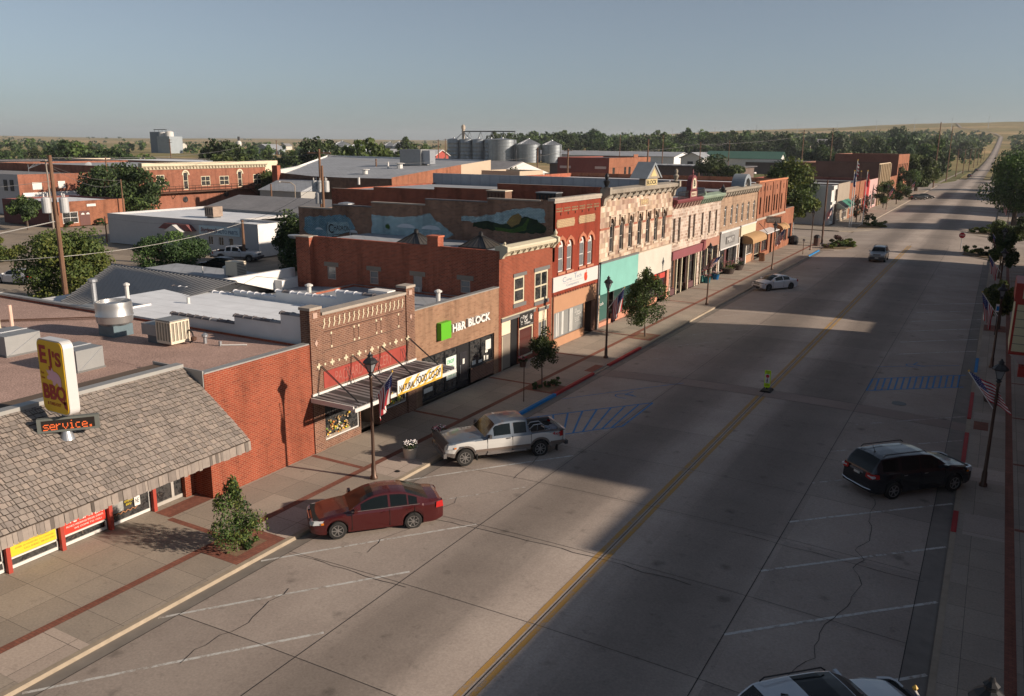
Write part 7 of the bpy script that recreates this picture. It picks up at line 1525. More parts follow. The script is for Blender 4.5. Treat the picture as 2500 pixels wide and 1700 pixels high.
def tree(name, label, x, y, h, r, trunk_h, n, s, mats, seed=1, group=None, z=0, clumps=16, ry=None, tr=.12, bendz=0, crown_low=None, cone=0):
    rnd = random.Random(seed); T = thing(name, label, 'tree', (x, y, z), group=group)
    low = crown_low if crown_low is not None else trunk_h*.8
    cz = (h+low)/2; rzz = (h-low)/2*1.05
    mb = MB(); cl = leafcloud(mb, rnd, 0, 0, cz, r, ry or r, rzz, n, s, mats, clumps, cone)
    mb.build('crown', T, True, fixn=False)
    tb = MB(); top = Vector((rnd.uniform(-.1,.1)*r, rnd.uniform(-.1,.1)*r, cz+rzz*.3)); mid = Vector((rnd.uniform(-.05,.05)*r, 0, trunk_h))
    tb.tube([(0,0,0), tuple(mid*.5), tuple(mid), tuple((mid+top)/2), tuple(top)], [tr*1.25, tr, tr*.9, tr*.6, tr*.2], bark, 7)
    for c, r_ in cl[:9]:
        e = Vector((c.x*r, c.y*(ry or r), cz+c.z*rzz)); s0 = mid.lerp(top, rnd.uniform(0, .6)); m_ = (s0+e)/2+Vector((0,0,-.06*h*rnd.random())); tb.tube([tuple(s0), tuple(m_), tuple(e)], [tr*.45, tr*.3, tr*.08], bark, 5)
    tb.build('trunk', T, True); return T
LG = [leaf_green, leaf_green, leaf_dark]; LD = [leaf_dark, leaf_green, leaf_dark]; LY = [leaf_yellow, leaf_green, leaf_yellow]
def stakes(x, y):
    pass
tree('street_tree', 'conical young street tree in a brick edged pit before the barbecue restaurant', -21.3, 18.4, 2.5, 1.0, .4, 4200, .05, [leaf_green, leaf_yellow, leaf_dark], 11, clumps=34, tr=.035, crown_low=.2, cone=.55)
tree('street_tree', 'small open crowned street tree with shrubs at its foot beside the blue kerb', -21.6, 41.5, 3.3, 1.05, 1.1, 3600, .065, LD, 12, clumps=22, tr=.04, crown_low=1.0, cone=.35)
tree('street_tree', 'leafy street tree before the teal fascia beside the flag', -21.3, 57.1, 5.2, 1.85, 1.3, 9000, .075, LG, 13, clumps=30, tr=.06, crown_low=1.0, cone=.5)
tree('street_tree', 'small dark street tree on the right sidewalk by the marquee', 1.2, 74.3, 4.0, 1.4, 1.3, 5000, .10, [leaf_dark, leaf_green, leaf_yellow], 14, clumps=18, tr=.08)
tree('street_tree', 'slim dark street tree on the right between two flags', 1.2, 103.1, 4.8, 1.3, 1.2, 4000, .13, LD, 15, clumps=16, tr=.09)
tree('street_tree', 'spreading dark street tree behind the right corner island', 1.3, 126.5, 5.2, 2.9, 1.4, 5000, .18, LD, 16, clumps=18, tr=.1, crown_low=1.2)
tree('shade_tree', 'big round dark shade tree on the right beyond the crossing', 2.6, 167, 12.8, 6.0, 3.0, 18000, .21, [leaf_dark, leaf_green], 17, clumps=42, tr=.42, crown_low=3.2)
tree('shade_tree', 'second dark shade tree at the right picture edge', 12.5, 172, 11, 6.0, 3.0, 8000, .34, LD, 18, clumps=26, tr=.4, crown_low=1.5)
tree('shade_tree', 'big dense leafy tree behind the white corner shop at the crossing', -31.5, 154.5, 11.0, 5.6, 2.6, 16000, .27, [leaf_dark, leaf_green, leaf_yellow], 19, clumps=44, tr=.38, crown_low=1.9, ry=4.6)
tree('shade_tree', 'large bright green tree in front of the brown hall', -23.5, 300, 11.6, 6.4, 2.5, 12000, .36, LG, 20, clumps=36, tr=.5, crown_low=1.8)
tree('street_tree', 'small street tree before the tan two storey shop', -21.8, 228, 6.8, 3.0, 1.6, 3500, .2, LG, 21, tr=.12)
tree('street_tree', 'small dark street tree left of the flag beyond the crossing', -23.0, 212, 5.4, 2.2, 1.6, 3000, .18, LD, 22, tr=.1)
tree('street_tree', 'slender tree before the brown hall left of the bright green tree', -22.6, 262, 8.5, 3.2, 2, 3500, .24, LD, 23, tr=.14)
tree('reddish_tree', 'thin reddish tree behind the corner flagpoles', -22.4, 172, 5.2, 1.5, 1.0, 1600, .14, [leaf_red, leaf_dark, leaf_red], 24, tr=.07, clumps=12, crown_low=.3)
# trees in the alley area on the left
tree('alley_tree', 'large bright tree behind the utility pole at the left, over the gravel roof edge', -67.3, 42.6, 6.2, 4.1, 1.2, 22000, .125, [leaf_green, leaf_yellow, leaf_green], 31, clumps=44, tr=.25, crown_low=-.3, ry=3.6)
tree('alley_tree', 'round dark green tree in front of the auto parts store', -75.4, 59.5, 4.1, 3.5, 1.0, 15000, .13, [leaf_dark, leaf_green, leaf_dark], 32, clumps=34, tr=.22, crown_low=-.2)
tree('alley_tree', 'dark tree beside the mural building chimney', -66.5, 69.0, 5.9, 3.2, 1.0, 8000, .18, LD, 33, clumps=28, tr=.22, crown_low=-.1)
tree('alley_tree', 'big spreading tree between the orange office and the cornice hall', -140.5, 101.5, 9.0, 6.6, 2.4, 12000, .30, LD, 34, clumps=40, tr=.4, crown_low=.3)
tree('alley_tree', 'dark leafy tree right of the cornice hall corner', -141, 141.5, 8.2, 5.2, 2.0, 8000, .28, LD, 35, clumps=30, tr=.35, crown_low=.1)
tree('alley_tree', 'slim dark tree before the dark brick wall of the orange office', -129.8, 76.4, 5.1, 2.4, 1.8, 4500, .17, LD, 36, tr=.15, clumps=20)
tree('alley_tree', 'bushy tree cut by the left frame edge behind the white sedan', -99.5, 55, 2.4, 2.4, .4, 4000, .16, LY, 37, tr=.2, crown_low=-.5)
tree('alley_tree', 'green bush behind the grey block beside the mural roof', -128, 168, 6.6, 3.6, 1.2, 3500, .34, LG, 38, tr=.2, crown_low=1)
tree('alley_tree', 'bushy green tree before the big orange warehouse flank', -96, 170, 8.6, 3.0, 2, 3500, .34, LG, 39, tr=.2, crown_low=2)
tree('alley_tree', 'dark round tree behind the stone row near the far shops', -82, 285, 9.5, 10, 2, 6000, .42, LD, 40, tr=.3, crown_low=0, ry=8)
tree('annex_shrub_tree', 'small green tree behind the low orange annex', -27.5, 131, 4.2, 1.8, .6, 2500, .14, LG, 41, tr=.08, crown_low=.3)
def shrub(x, y, r, h, m, label, seed, n=700, s=.09):
    rnd = random.Random(seed); mb = MB(); leafcloud(mb, rnd, 0, 0, h*.45, r, r, h*.6, n, s, m, 8); T = thing('shrub', label, 'shrub', (x, y, .0), group='shrubs in the corner beds'); mb.build('foliage', T, True, fixn=False)
    mb = MB()
    for k in range(4): mb.tube([(0,0,0), (rnd.uniform(-.5,.5)*r, rnd.uniform(-.5,.5)*r, h*.6)], .015, bark, 4)
    mb.build('stem', T, True)
pos_ = [(-21.7, 41.0, .3, .5, LD, 'low shrub left of the small open crowned tree'), (-21.3, 41.7, .28, .45, LD, 'low shrub under the small open crowned tree'), (-21.0, 42.1, .32, .5, LG, 'low shrub right of the small open crowned tree'), (-21.2, 18.8, .35, .4, LG, 'low shrub at the foot of the conical young tree')]
for i, (x, y, r, h, m, lb) in enumerate(pos_): shrub(x, y, r, h, m, lb, 50+i, 350, .06)
beds = [(-19.6, 127.5, 1.3, 1.3, [leaf_red, leaf_red, leaf_dark], 'purple leaved shrub in the left corner bed'), (-18.6, 124.3, 1.3, .9, LG, 'low green shrub in the left corner bed behind the jeep'), (-17.3, 125.6, 1.2, .9, LY, 'yellow green shrub at the tip of the left corner bed'), (-19.6, 122.3, .9, .5, [leaf_red, leaf_yellow], 'rusty ground shrub at the near end of the left corner bed'), (-18.3, 128.6, 1.2, .9, LG, 'round green shrub at the far side of the left corner bed'),
        (-20.0, 164.0, 1.4, 1.9, LD, 'tall dark shrub beside the corner flagpoles'), (-18.8, 161.2, 1.6, 1.3, LG, 'green shrub in the bed beyond the corner flagpoles'), (-17.5, 160.6, 1.2, 1.1, LY, 'pale green shrub at the tip of the bed beyond the crossing'),
        (-2.4, 127.6, 1.0, 1.0, LG, 'green shrub beside the stop sign'), (-1.0, 125.3, 1.2, 1.1, LD, 'dark shrub in the right corner bed'), (.7, 124.6, 1.3, 1.0, LD, 'dark shrub at the right end of the right corner bed'), (-2.5, 158.8, 1.4, 1.1, LY, 'yellow green shrub, leftmost in the bed beyond the stop sign'), (-.4, 158.6, 1.6, 1.3, LY, 'yellow green shrub, middle of the bed beyond the stop sign'), (1.6, 158.4, 1.4, 1.2, LG, 'green shrub, rightmost of the bed beyond the stop sign'),
        (-128.3, 82.2, .7, .9, LD, 'clipped bush left of the brown office doors'), (-128.0, 87.6, .8, .9, LD, 'clipped bush right of the brown office doors')]
for i, (x, y, r, h, m, lb) in enumerate(beds): shrub(x, y, r, h, m, lb, 70+i, 900, .13)
# distant trees: five crowns, copied
protos = []
for k in range(6):
    T = tree('shade_tree', 'broad green tree in the wooded belt beyond the town', 0, 0, 11+k*.5, 6.2+(k % 3), 2.0, 1700, .75, [LD, [leaf_dark, leaf_dark, leaf_green], LD, LG, LD, [leaf_dark]][k], 200+k, group='trees of the wooded belt', clumps=[18, 24, 15, 20, 22, 13][k], tr=.35, crown_low=.6)
    protos.append(T)
spots = []; rt = random.Random(77)
def clear(x, y):
    if -24 < x < 1 and y < 3000: return False
    if -420 < x < -225 and 470 < y < 620: return False
    if -340 < x < -160 and 480 < y < 650: return False
    if -60 < x < -20 and y < 400: return False
    az = math.degrees(math.atan2(-x, y)); r = math.hypot(x, y)
    if 26.5 < az < 35.2 and r < 740: return False
    if 36.3 < az < 41.6 and 430 < r < 960: return False
    if (50.2 < az < 53.5 and r < 960) or (49 < az < 54.6 and r < 520): return False
    if 22 < az < 27 and r < 600: return False
    return True
# right-centre belt
for k in range(420):
    az = rt.uniform(1.5, 31); r = 420+rt.random()**.7*900
    x = -r*math.sin(R(az)); y = r*math.cos(R(az))
    if r < 640 and az > 12 : r = rt.uniform(640, 900); x = -r*math.sin(R(az)); y = r*math.cos(R(az))
    if clear(x, y) and not (-24 < x < 8): spots.append((x, y, rt.uniform(.95, 1.5), 0))
# right of the road
for k in range(70):
    r = 250+rt.random()*900; x = rt.uniform(9, 30+.06*r); spots.append((x, r, rt.uniform(.7, 1.2), 1))
# roadside left
for k in range(22): spots.append((-rt.uniform(34, 70), 400+k*26, rt.uniform(.6, 1.1), 1))
# left belts
for k in range(150):
    az = rt.uniform(31, 62); r = rt.choice([rt.uniform(250, 420), rt.uniform(300, 620), rt.uniform(600, 1000)])
    x = -r*math.sin(R(az)); y = r*math.cos(R(az))
    if clear(x, y): spots.append((x, y, rt.uniform(.5, .85), 2))
for (x, y, s) in ((-260, 190, 1.0), (-285, 200, 1.15), (-245, 215, .95), (-330, 215, 1.1), (-270, 245, 1.1), (-232, 255, 1.0), (-255, 285, 1.1), (-228, 300, .9), (-262, 330, 1.0), (-172, 205, 1.0), (-182, 225, 1.05), (-208, 262, .9), (-300, 380, 1.1),  (-350, 470, 1.1)): spots.append((x, y, s, 2))
spots.sort(key=lambda s: math.hypot(s[0], s[1])); near, farr = spots[:290], spots[290:]
lab = ['broad green tree in the wooded belt right of the silos, one of very many alike', 'roadside tree along the hill road, one of many alike', 'green tree in the scattered belt left of the silos, one of many alike']
for i, (x, y, s, g_) in enumerate(near):
    P_ = protos[i % 6]; z = elev(x, y)-.4
    if i < 6: T = P_; T.location = (x, y, z); T.rotation_euler = (0,0,rt.uniform(0, 6)); T.scale = (s, s, s*rt.uniform(.85, 1.15))
    else: T = dup(P_, (x, y, z), rt.uniform(0, 6.28), None, (s, s, s*rt.uniform(.8, 1.2)))
    T['label'] = lab[g_]; T['group'] = ['trees of the wooded belt', 'trees along the hill road', 'trees scattered left of the silos'][g_]
mb = MB()
for i in range(1500):
    if i < len(farr): x, y, s, _ = farr[i]
    else:
        az = rt.uniform(-2, 62) if rt.random() < .4 else rt.uniform(1, 30); r = rt.uniform(900, 1900) if az > 30 else rt.uniform(900, 1750); x = -r*math.sin(R(az)); y = r*math.cos(R(az)); s = rt.uniform(.6, 1.1)
        if az > 32 and rt.random() < .55: continue
        if -26 < x < 4: continue
    leafcloud(mb, rt, x, y, elev(x, y)+5.5*s, 7.5*s, 7.5*s, 6.6*s, 80, 1.8, [leaf_dark, leaf_green], 5)
for i in range(110):
    y = 650+i*9.5; x = (-20-rt.random()*55) if i % 2 else (3+rt.random()*60); s = rt.uniform(.6, 1.1); leafcloud(mb, rt, x, y, elev(x, y)+5*s, 6.5*s, 6.5*s, 6*s, 80, 1.3, [leaf_dark, leaf_green], 6)
for i in range(90):
    r = rt.uniform(2200, 4200); az = rt.uniform(28, 62); x = -r*math.sin(R(az)); y = r*math.cos(R(az)); leafcloud(mb, rt, x, y, elev(x, y)+3, 9, 9, 4, 20, 3.0, [leaf_dark], 4)
o = mb.build('distant_woodland', None, True, fixn=False); tag(o, 'thin dark line of woodland at the foot of the prairie hills', 'woodland'); o['kind'] = 'stuff'
# ============================================================ VEHICLES
tyre_m = M('tyre_rubber', (.02,.02,.02), .85, amt=.1); rim_m = M('alloy_rim', (.42,.42,.42), .3, .85, amt=.05); under_m = M('underbody', (.012,.012,.012), .9, amt=0)
lens_w = glassmat('headlamp_lens', (.50,.52,.54), .08, .8); lens_r = glassmat('tail_lens', (.35,.01,.01), .12, .8); lens_o = glassmat('amber_lens', (.55,.16,.01), .15, .8)
plastic = M('grey_plastic', (.06,.06,.065), .6, amt=.05); chrome = M('chrome_trim', (.55,.56,.58), .15, .95, amt=0); plate = M('licence_plate', (.50,.50,.46), .5, amt=.1)
def paint(name, col, rough=.28, metal=.3, amt=.05): return M(name, col, rough, metal, amt=amt, coat=.7, spec=.5, scale=1.5)
def interp(tab, x):
    for (a, b), (c, d) in zip(tab, tab[1:]):
        if (a >= x >= c) or (a <= x <= c): return b+(d-b)*((x-a)/(c-a) if c != a else 0)
    return tab[0][1] if abs(x-tab[0][0]) < abs(x-tab[-1][0]) else tab[-1][1]
def wheel(T, x, y, r, w, rim=rim_m, spokes=7):
    s = 1 if y > 0 else -1; mx = Matrix.Translation((x, y, r)) @ Matrix.Rotation(R(-90*s), 4, 'X')
    mb = MB(); mb.lathe((0,0,0), [(r*.60, -w*.5), (r*.92, -w*.5), (r, -w*.34), (r, w*.34), (r*.93, w*.5), (r*.66, w*.52), (r*.64, w*.40)], tyre_m, 28, mx); o = mb.build('wheel', T, True, smooth=40)
    mb = MB(); mb.lathe((0,0,0), [(r*.655, w*.38), (r*.655, w*.50), (r*.60, w*.50), (r*.58, w*.36)], rim, 24, mx); mb.lathe((0,0,0), [(r*.16, w*.3), (r*.16, w*.47), (r*.05, w*.49)], rim, 12, mx)
    for k in range(spokes):
        m2 = mx @ Matrix.Rotation(2*math.pi*k/spokes, 4, 'Z'); mb.mesh([(r*.12,-r*.075,w*.38),(r*.60,-r*.05,w*.38),(r*.60,r*.05,w*.38),(r*.12,r*.075,w*.38),(r*.12,-r*.06,w*.46),(r*.60,-r*.035,w*.47),(r*.60,r*.035,w*.47),(r*.12,r*.06,w*.46)], [(4,5,6,7),(0,1,5,4),(2,3,7,6),(1,2,6,5)], rim, m2)
    mb.build('rim', o, True, smooth=30); mb = MB(); mb.lathe((0,0,0), [(r*.60, w*.30), (r*.1, w*.30)], under_m, 18, mx); mb.build('brake_disc', o, True); return o
rocker = paint('rocker_silver', (.17,.15,.14), .5, .3)
def car(name, label, cat, x, y, head, sp, body, z=None, lower=None, extra=None, roofm=None):
    z = rz(x) if z is None else z
    T = thing(name, label, cat, (x, y, z), R(head)); L, Wd, wr, wb, fo = sp['L'], sp['W'], sp['r'], sp['wb'], sp['fo']
    xf = L/2-fo; xr = xf-wb; ra = wr*1.17; zs = sp.get('sill', .22); belt = sp['belt']
    top = sp['top']; g0, g1, g2, g3 = sp['g']      # windscreen base, roof start, roof end, rear glass base
    xs = {L/2, L/2-.05, L/2-.14, L/2-.3, -L/2, -L/2+.05, -L/2+.14, -L/2+.3, g0, g1, g2, g3}
    for xc in (xf, xr):
        for k in range(13): xs.add(xc+ra*math.cos(math.pi*k/12))
    xs |= {p[0] for p in top}; k = -L/2
    while k < L/2: xs.add(round(k, 3)); k += .22
    for a, b in sp['win']: xs |= {a, b}
    bed = sp.get('bed')
    if bed: xs |= set(bed)
    xs = sorted((v for v in xs if -L/2 <= v <= L/2), reverse=True); q = []
    for v in xs:
        if not q or abs(q[-1]-v) > .012: q.append(v)
    xs = q; H = max(p[1] for p in top)
    rings = []
    for v in xs:
        zb = zs+.10*max(0, (abs(v)-L/2+.35)/.35)
        for xc in (xf, xr):
            d = v-xc
            if abs(d) < ra: zb = max(zb, wr+math.sqrt(max(0, ra*ra-d*d)))
        e = abs(v)/(L/2); w = Wd/2*(1-.035*e**2-.16*e**14)
        tp = interp(top, v); ing = g3 < v < g0
        bl = min(belt+sp.get('rise', .0)*(-(v)/L), tp-.05 if not ing else 9)
        cr = .05
        if g3 <= v <= g0:
            f = max(0, min(1, (tp-bl)/(H-belt))); we = w*(.90+(sp.get('rw', .70)-.90)*f); te = tp-cr*(.4+.6*f)
        else: we = w*.86; te = tp-.03
        bl = min(bl, te-.01)
        zb = min(zb, bl-.05)
        p3 = (w*.955, bl); p4 = (we, te)
        lp = lambda t: (p3[0]+(p4[0]-p3[0])*t, p3[1]+(p4[1]-p3[1])*t)
        pts = [(w*.965, zb), (w*.995, zb+(bl-zb)*.30), (w, zb+(bl-zb)*.62), (w*.985, zb+(bl-zb)*.90), p3, lp(.09), lp(.88), p4, (we*.93, te+(tp-te)*.25), (we*.5, te+(tp-te)*.8), (0, tp)]
        rings.append([(v, a, c) for a, c in pts])
    NP = 11
    parts = {}
    def put(key, pts, m): parts.setdefault(key, MB()).poly(pts, m)
    for i in range(len(xs)-1):
        xm = (xs[i]+xs[i+1])/2
        for s in (1, -1):
            A = [(a, b*s, c) for a, b, c in rings[i]]; B = [(a, b*s, c) for a, b, c in rings[i+1]]
            for j in range(NP-1):
                key, m = 'body', body
                if lower and j <= 1: m = lower
                if sp.get('two') and j == 0: m = rocker
                if lower and sp.get('two') and j >= 3: m = roofm or body
                if j == 5:
                    for n_, (a, b) in enumerate(sp['win']):
                        if b <= xm <= a: key, m = ('side_window', s, n_), glass_car
                if j >= 8:
                    if g1 <= xm <= g0: key, m = 'windscreen', glass_car
                    elif g3 <= xm <= g2: key, m = 'rear_window', glass_car
                    elif j >= 8 and g2 < xm < g1 and roofm: m = roofm
                    if sp.get('sunroof') and sp['sunroof'][1] < xm < sp['sunroof'][0]: key, m = 'sunroof', glass_car
                if bed and bed[1] < xm < bed[0] and j >= 5: continue
                put(key, [A[j], B[j], B[j+1], A[j+1]], m)
    for i in (0, -1):
        rg = rings[i]; put('body', [(a, b, c) for a, b, c in rg]+[(a, -b, c) for a, b, c in rg[::-1][1:]], body)
    nmb = {}
    for key, mb in parts.items():
        nm = key if isinstance(key, str) else key[0]; mb.build(nm, T, True, smooth=38 if nm == 'body' else 50)
    mb = MB(); mb.box(-L/2+.12, L/2-.12, -Wd*.40, Wd*.40, zs+.04, belt-.15, under_m); mb.build('underbody', T, True)
    for xc in (xf, xr):
        for s in (1, -1): wheel(T, xc, s*(Wd/2-.11), wr, .21, spokes=sp.get('spokes', 7), rim=sp.get('rim', rim_m))
    # door seams, handles, sills
    w = Wd/2
    for s in (1, -1):
        for a in sp['seam']:
            m2 = MB(); m2.box(a-.006, a+.006, s*(w*.99-.01), s*(w+.003), zs+.08, belt-.03, under_m); m2.build('door_seam', T, True)
        for a in sp['handle']:
            m2 = MB(); m2.box(a-.09, a+.09, s*(w-.02), s*(w+.02), belt-.12, belt-.085, sp.get('hm', body)); m2.build('door_handle', T, True)
        m2 = MB(); m2.mesh([(v[0]-.0, s*v[1], v[2]) for v in [(g0-.25,w*.93,belt+.02),(g0-.12,w*.93,belt+.02),(g0-.12,w+.16,belt+.02),(g0-.25,w+.16,belt+.02),(g0-.25,w*.93,belt+.14),(g0-.15,w*.93,belt+.14),(g0-.15,w+.16,belt+.17),(g0-.25,w+.16,belt+.17)]], [(0,3,2,1),(4,5,6,7),(0,1,5,4),(1,2,6,5),(2,3,7,6),(3,0,4,7)], sp.get('mm', body)); m2.build('mirror', T, True)
        hz0, hz1 = sp['hl']; 
        m2 = MB(); cols = [(L/2+.014, .50), (L/2+.010, .76), (L/2-.085, .905), (L/2-.40, .992)]; N_ = 4
        lo_ = [(cx_, s*w*cy_, hz0+.012*i_) for i_, (cx_, cy_) in enumerate(cols)]; hi_ = [(cx_-.055, s*w*cy_*.985, hz1+.012*i_) for i_, (cx_, cy_) in enumerate(cols)]; bk_ = [(cx_-.12, s*w*cy_*.9, hz1+.012*i_) for i_, (cx_, cy_) in enumerate(cols)]
        m2.mesh(lo_+hi_+bk_, [(i_, i_+1, i_+5, i_+4) for i_ in range(3)]+[(i_+4, i_+5, i_+9, i_+8) for i_ in range(3)], lens_w)
        o = m2.build('headlight', T, True); m2 = MB(); m2.box(L/2-.46, L/2-.36, s*w*.985, s*(w*1.004), hz0+.04, hz0+.11, lens_o); m2.build('indicator', o, True)
        tz0, tz1 = sp['tl']; m2 = MB(); m2.mesh([(-L/2-.012, s*w*.52, tz0+.03), (-L/2-.012, s*w*.82, tz0), (-L/2+.30, s*w*1.0, tz0+.04), (-L/2+.01, s*w*.52, tz1), (-L/2+.02, s*w*.80, tz1), (-L/2+.28, s*w*.97, tz1)], [(0,1,4,3), (1,2,5,4), (0,3,5,2)], lens_r); m2.build('taillight', T, True)
    m2 = MB(); m2.box(L/2-.08, L/2+.0, -w*.42, w*.42, sp['hl'][0]-.02, sp['hl'][1]-.03, plastic); m2.box(L/2-.06, L/2+.005, -w*.6, w*.6, .30, .44, plastic)
    for k in range(4): m2.box(L/2-.02, L/2+.012, -w*.40, w*.40, sp['hl'][0]+.0+k*.04, sp['hl'][0]+.012+k*.04, chrome)
    m2.build('grille', T, True); m2 = MB(); m2.box(-L/2-.012, -L/2+.02, -.16, .16, sp['tl'][0]-.0, sp['tl'][0]+.13, plate); m2.build('licence_plate', T, True)
    if sp.get('rails'):
        a, b = sp['rails']
        for s in (1, -1):
            m2 = MB(); yy = s*w*sp.get('rw', .7)*.93; hh = H
            m2.tube([(a, yy, hh-.03), (a-.12, yy, hh+.055), (b+.12, yy, hh+.055), (b, yy, hh-.03)], .022, black_paint, 5); m2.build('roof_rail', T, True)
    if extra: extra(T, sp)
    return T
sedan = dict(L=4.80, W=1.80, r=.325, wb=2.72, fo=.93, belt=.93, rise=.08, rw=.66, g=(1.02, .12, -1.05, -1.85), sill=.22,
    top=[(2.40,.60),(2.36,.68),(2.2,.77),(1.9,.85),(1.5,.92),(1.12,.97),(1.02,.99),(.85,1.09),(.6,1.24),(.35,1.36),(.12,1.43),(-.15,1.47),(-.5,1.475),(-.85,1.445),(-1.05,1.40),(-1.4,1.26),(-1.85,1.09),(-2.2,1.06),(-2.34,.99),(-2.40,.80)],
    win=[(.62,-.36),(-.44,-1.05),(-1.10,-1.42)], seam=[.95,-.40,-1.32], handle=[-.18,-1.1], hl=(.58,.72), tl=(.72,.96))
def sedan_extra(T, sp):
    m2 = MB(); m2.box(-2.30, -1.95, -.62, .62, 1.075, 1.11, T['_p'] if False else body_now); m2.build('boot_spoiler', T, True) if sp.get('spoil') else None
    m2 = MB()
    for s in (1, -1): m2.box(.95, -1.5, s*(.9*.93), s*(.9*.955), .955, .975, chrome)
    m2.build('window_trim', T, True)
maroon_car = paint('maroon_car_paint', (.060,.007,.008), .25, .2); body_now = maroon_car
s1 = dict(sedan, spoil=False, hm=maroon_car)
car('sedan', 'dark red four door sedan parked nose in to the kerb beside the conical tree', 'car', -18.56, 22.50, 228.0, s1, maroon_car, extra=sedan_extra)
wcar = paint('white_car_paint', (.52,.52,.54), .25, 0)
body_now = wcar
coupe = dict(sedan, L=4.5, wb=2.70, fo=.86, W=1.75, r=.32, g=(1.15,.15,-1.0,-1.65), belt=.92, win=[(.62,-.30),(-.38,-1.12)], seam=[.9,-.35,-1.2], rim=plastic,
    top=[(2.25,.55),(2.15,.72),(1.9,.80),(1.5,.90),(1.2,.97),(1.15,.98),(.7,1.24),(.15,1.41),(-.4,1.44),(-1.0,1.36),(-1.4,1.16),(-1.65,1.05),(-2.1,1.0),(-2.2,.92),(-2.25,.75)])
car('sedan', 'white compact four door sedan with dark wheels parked by the far left kerb', 'car', -18.15, 84.1, 233, coupe, wcar)
midsed = dict(sedan, L=4.85)
car('sedan', 'white sedan parked at the left picture edge beside the large bright tree', 'car', -82.6, 47.0, 188, midsed, paint('white_car_paint', (0,0,0)), z=-.12)
dcar = paint('dark_car_paint', (.015,.017,.020), .25, .4)
suv = dict(L=5.08, W=1.98, r=.37, wb=3.02, fo=1.0, belt=1.10, rise=.12, rw=.72, g=(1.15,.42,-2.05,-2.44), sill=.28,
    top=[(2.54,.74),(2.46,.92),(2.2,1.02),(1.6,1.12),(1.25,1.17),(1.15,1.19),(.8,1.44),(.42,1.66),(0,1.73),(-1.0,1.76),(-1.8,1.73),(-2.05,1.70),(-2.3,1.42),(-2.44,1.15),(-2.50,1.0),(-2.54,.72)],
    win=[(.68,-.18),(-.26,-1.12),(-1.28,-2.02)], seam=[1.0,-.22,-1.2], handle=[-.0,-1.0], hl=(.78,.96), tl=(.92,1.12), rails=(.2,-1.9), hm=chrome, spokes=6)
def suv_extra(T, sp):
    m2 = MB(); m2.box(-2.56, -2.52, -.38, .38, 1.02, 1.10, chrome); m2.build('tailgate_trim', T, True)
    m2 = MB(); m2.tube([(-1.75, 0, 1.73), (-1.9, 0, 2.02)], .012, black_paint, 4); m2.lathe((-1.75,0,1.72), [(.05,0),(.03,.04)], black_paint, 8); m2.build('antenna', T, True)
    m2 = MB(); m2.tube([(-2.52, -.85, .50), (-2.57, -.5, .48), (-2.57, .5, .48), (-2.52, .85, .50)], .02, chrome, 5); m2.build('bumper_trim', T, True)
    for s in (1, -1):
        m2 = MB(); m2.box(-2.54, -2.40, s*.62, s*.93, .98, 1.05, lens_w); m2.build('reversing_light', T, True)
car('crossover', 'dark navy crossover with roof rails parked at the right kerb', 'car', -1.90, 36.55, 47.0, suv, paint('navy_car_paint', (.010,.014,.022), .25, .4), extra=suv_extra)
suv2 = dict(suv, L=4.72, W=1.90, wb=2.78, fo=.95, r=.36, g=(1.0,.30,-1.75,-2.2), sunroof=(.22,-.72), win=[(.58,-.2),(-.28,-1.08),(-1.2,-1.75)], rails=(.15,-1.6), seam=[.9,-.24,-1.15],
    top=[(2.36,.72),(2.28,.90),(2.0,1.0),(1.5,1.10),(1.05,1.17),(1.0,1.18),(.65,1.42),(.30,1.62),(-.1,1.68),(-.9,1.70),(-1.6,1.66),(-1.75,1.63),(-2.0,1.38),(-2.2,1.10),(-2.30,.98),(-2.36,.72)])
def s2x(T, sp):
    m2 = MB(); m2.mesh([(-1.25,-.03,1.70),(-1.25,.03,1.70),(-1.45,0,1.70),(-1.45,0,1.78)], [(0,1,3),(1,2,3),(2,0,3)], black_paint); m2.build('roof_antenna', T, True)
car('crossover', 'pale grey crossover with dark glass roof cut by the bottom picture edge', 'car', -1.85, 18.45, 45, suv2, paint('pale_grey_car_paint', (.42,.46,.50), .25, .2), extra=s2x)
jeep = dict(suv, L=4.55, W=1.88, wb=2.65, fo=.95, r=.37, g=(.95,.35,-1.8,-2.15), rails=(.1,-1.6), win=[(.6,-.2),(-.28,-1.1),(-1.2,-1.75)], seam=[.9,-.24,-1.15], hl=(.88,1.02),
    top=[(2.27,.80),(2.22,1.0),(1.9,1.08),(1.4,1.14),(1.0,1.20),(.95,1.22),(.65,1.46),(.35,1.66),(0,1.74),(-1.0,1.74),(-1.8,1.70),(-2.0,1.40),(-2.15,1.12),(-2.22,1.0),(-2.27,.75)])
def jx(T, sp):
    m2 = MB(); m2.box(2.22, 2.30, -.92, .92, .34, .66, plastic); m2.box(2.295, 2.31, -.2, .2, .48, .60, plate); m2.build('bumper', T, True)
    m2 = MB()
    for k in range(7): m2.box(2.24, 2.30, -.38+k*.11, -.32+k*.11, .80, .98, chrome)
    m2.build('grille_bar', T, True)
car('sport_utility', 'grey sport utility driving towards the viewer near the crossing', 'car', -11.95, 111.7, 270, jeep, paint('silver_grey_paint', (.22,.24,.26), .3, .5), extra=jx)
for i, (x, y, h, lb) in enumerate(((-18.9, 251.5, 40, 'nearer of two dark sedans parked far along the left kerb'), (-17.6, 257.2, 40, 'farther of two dark sedans parked far along the left kerb'), (-13.4, 452, 88, 'dark car far up the road left of the big shade tree'), (-13.6, 560, 88, 'tiny dark car farther up the hill road'))):
    car('sedan', lb, 'car', x, y, h, midsed, dcar, z=rz(-18)-0 if i < 2 else elev(x, y)+.22)
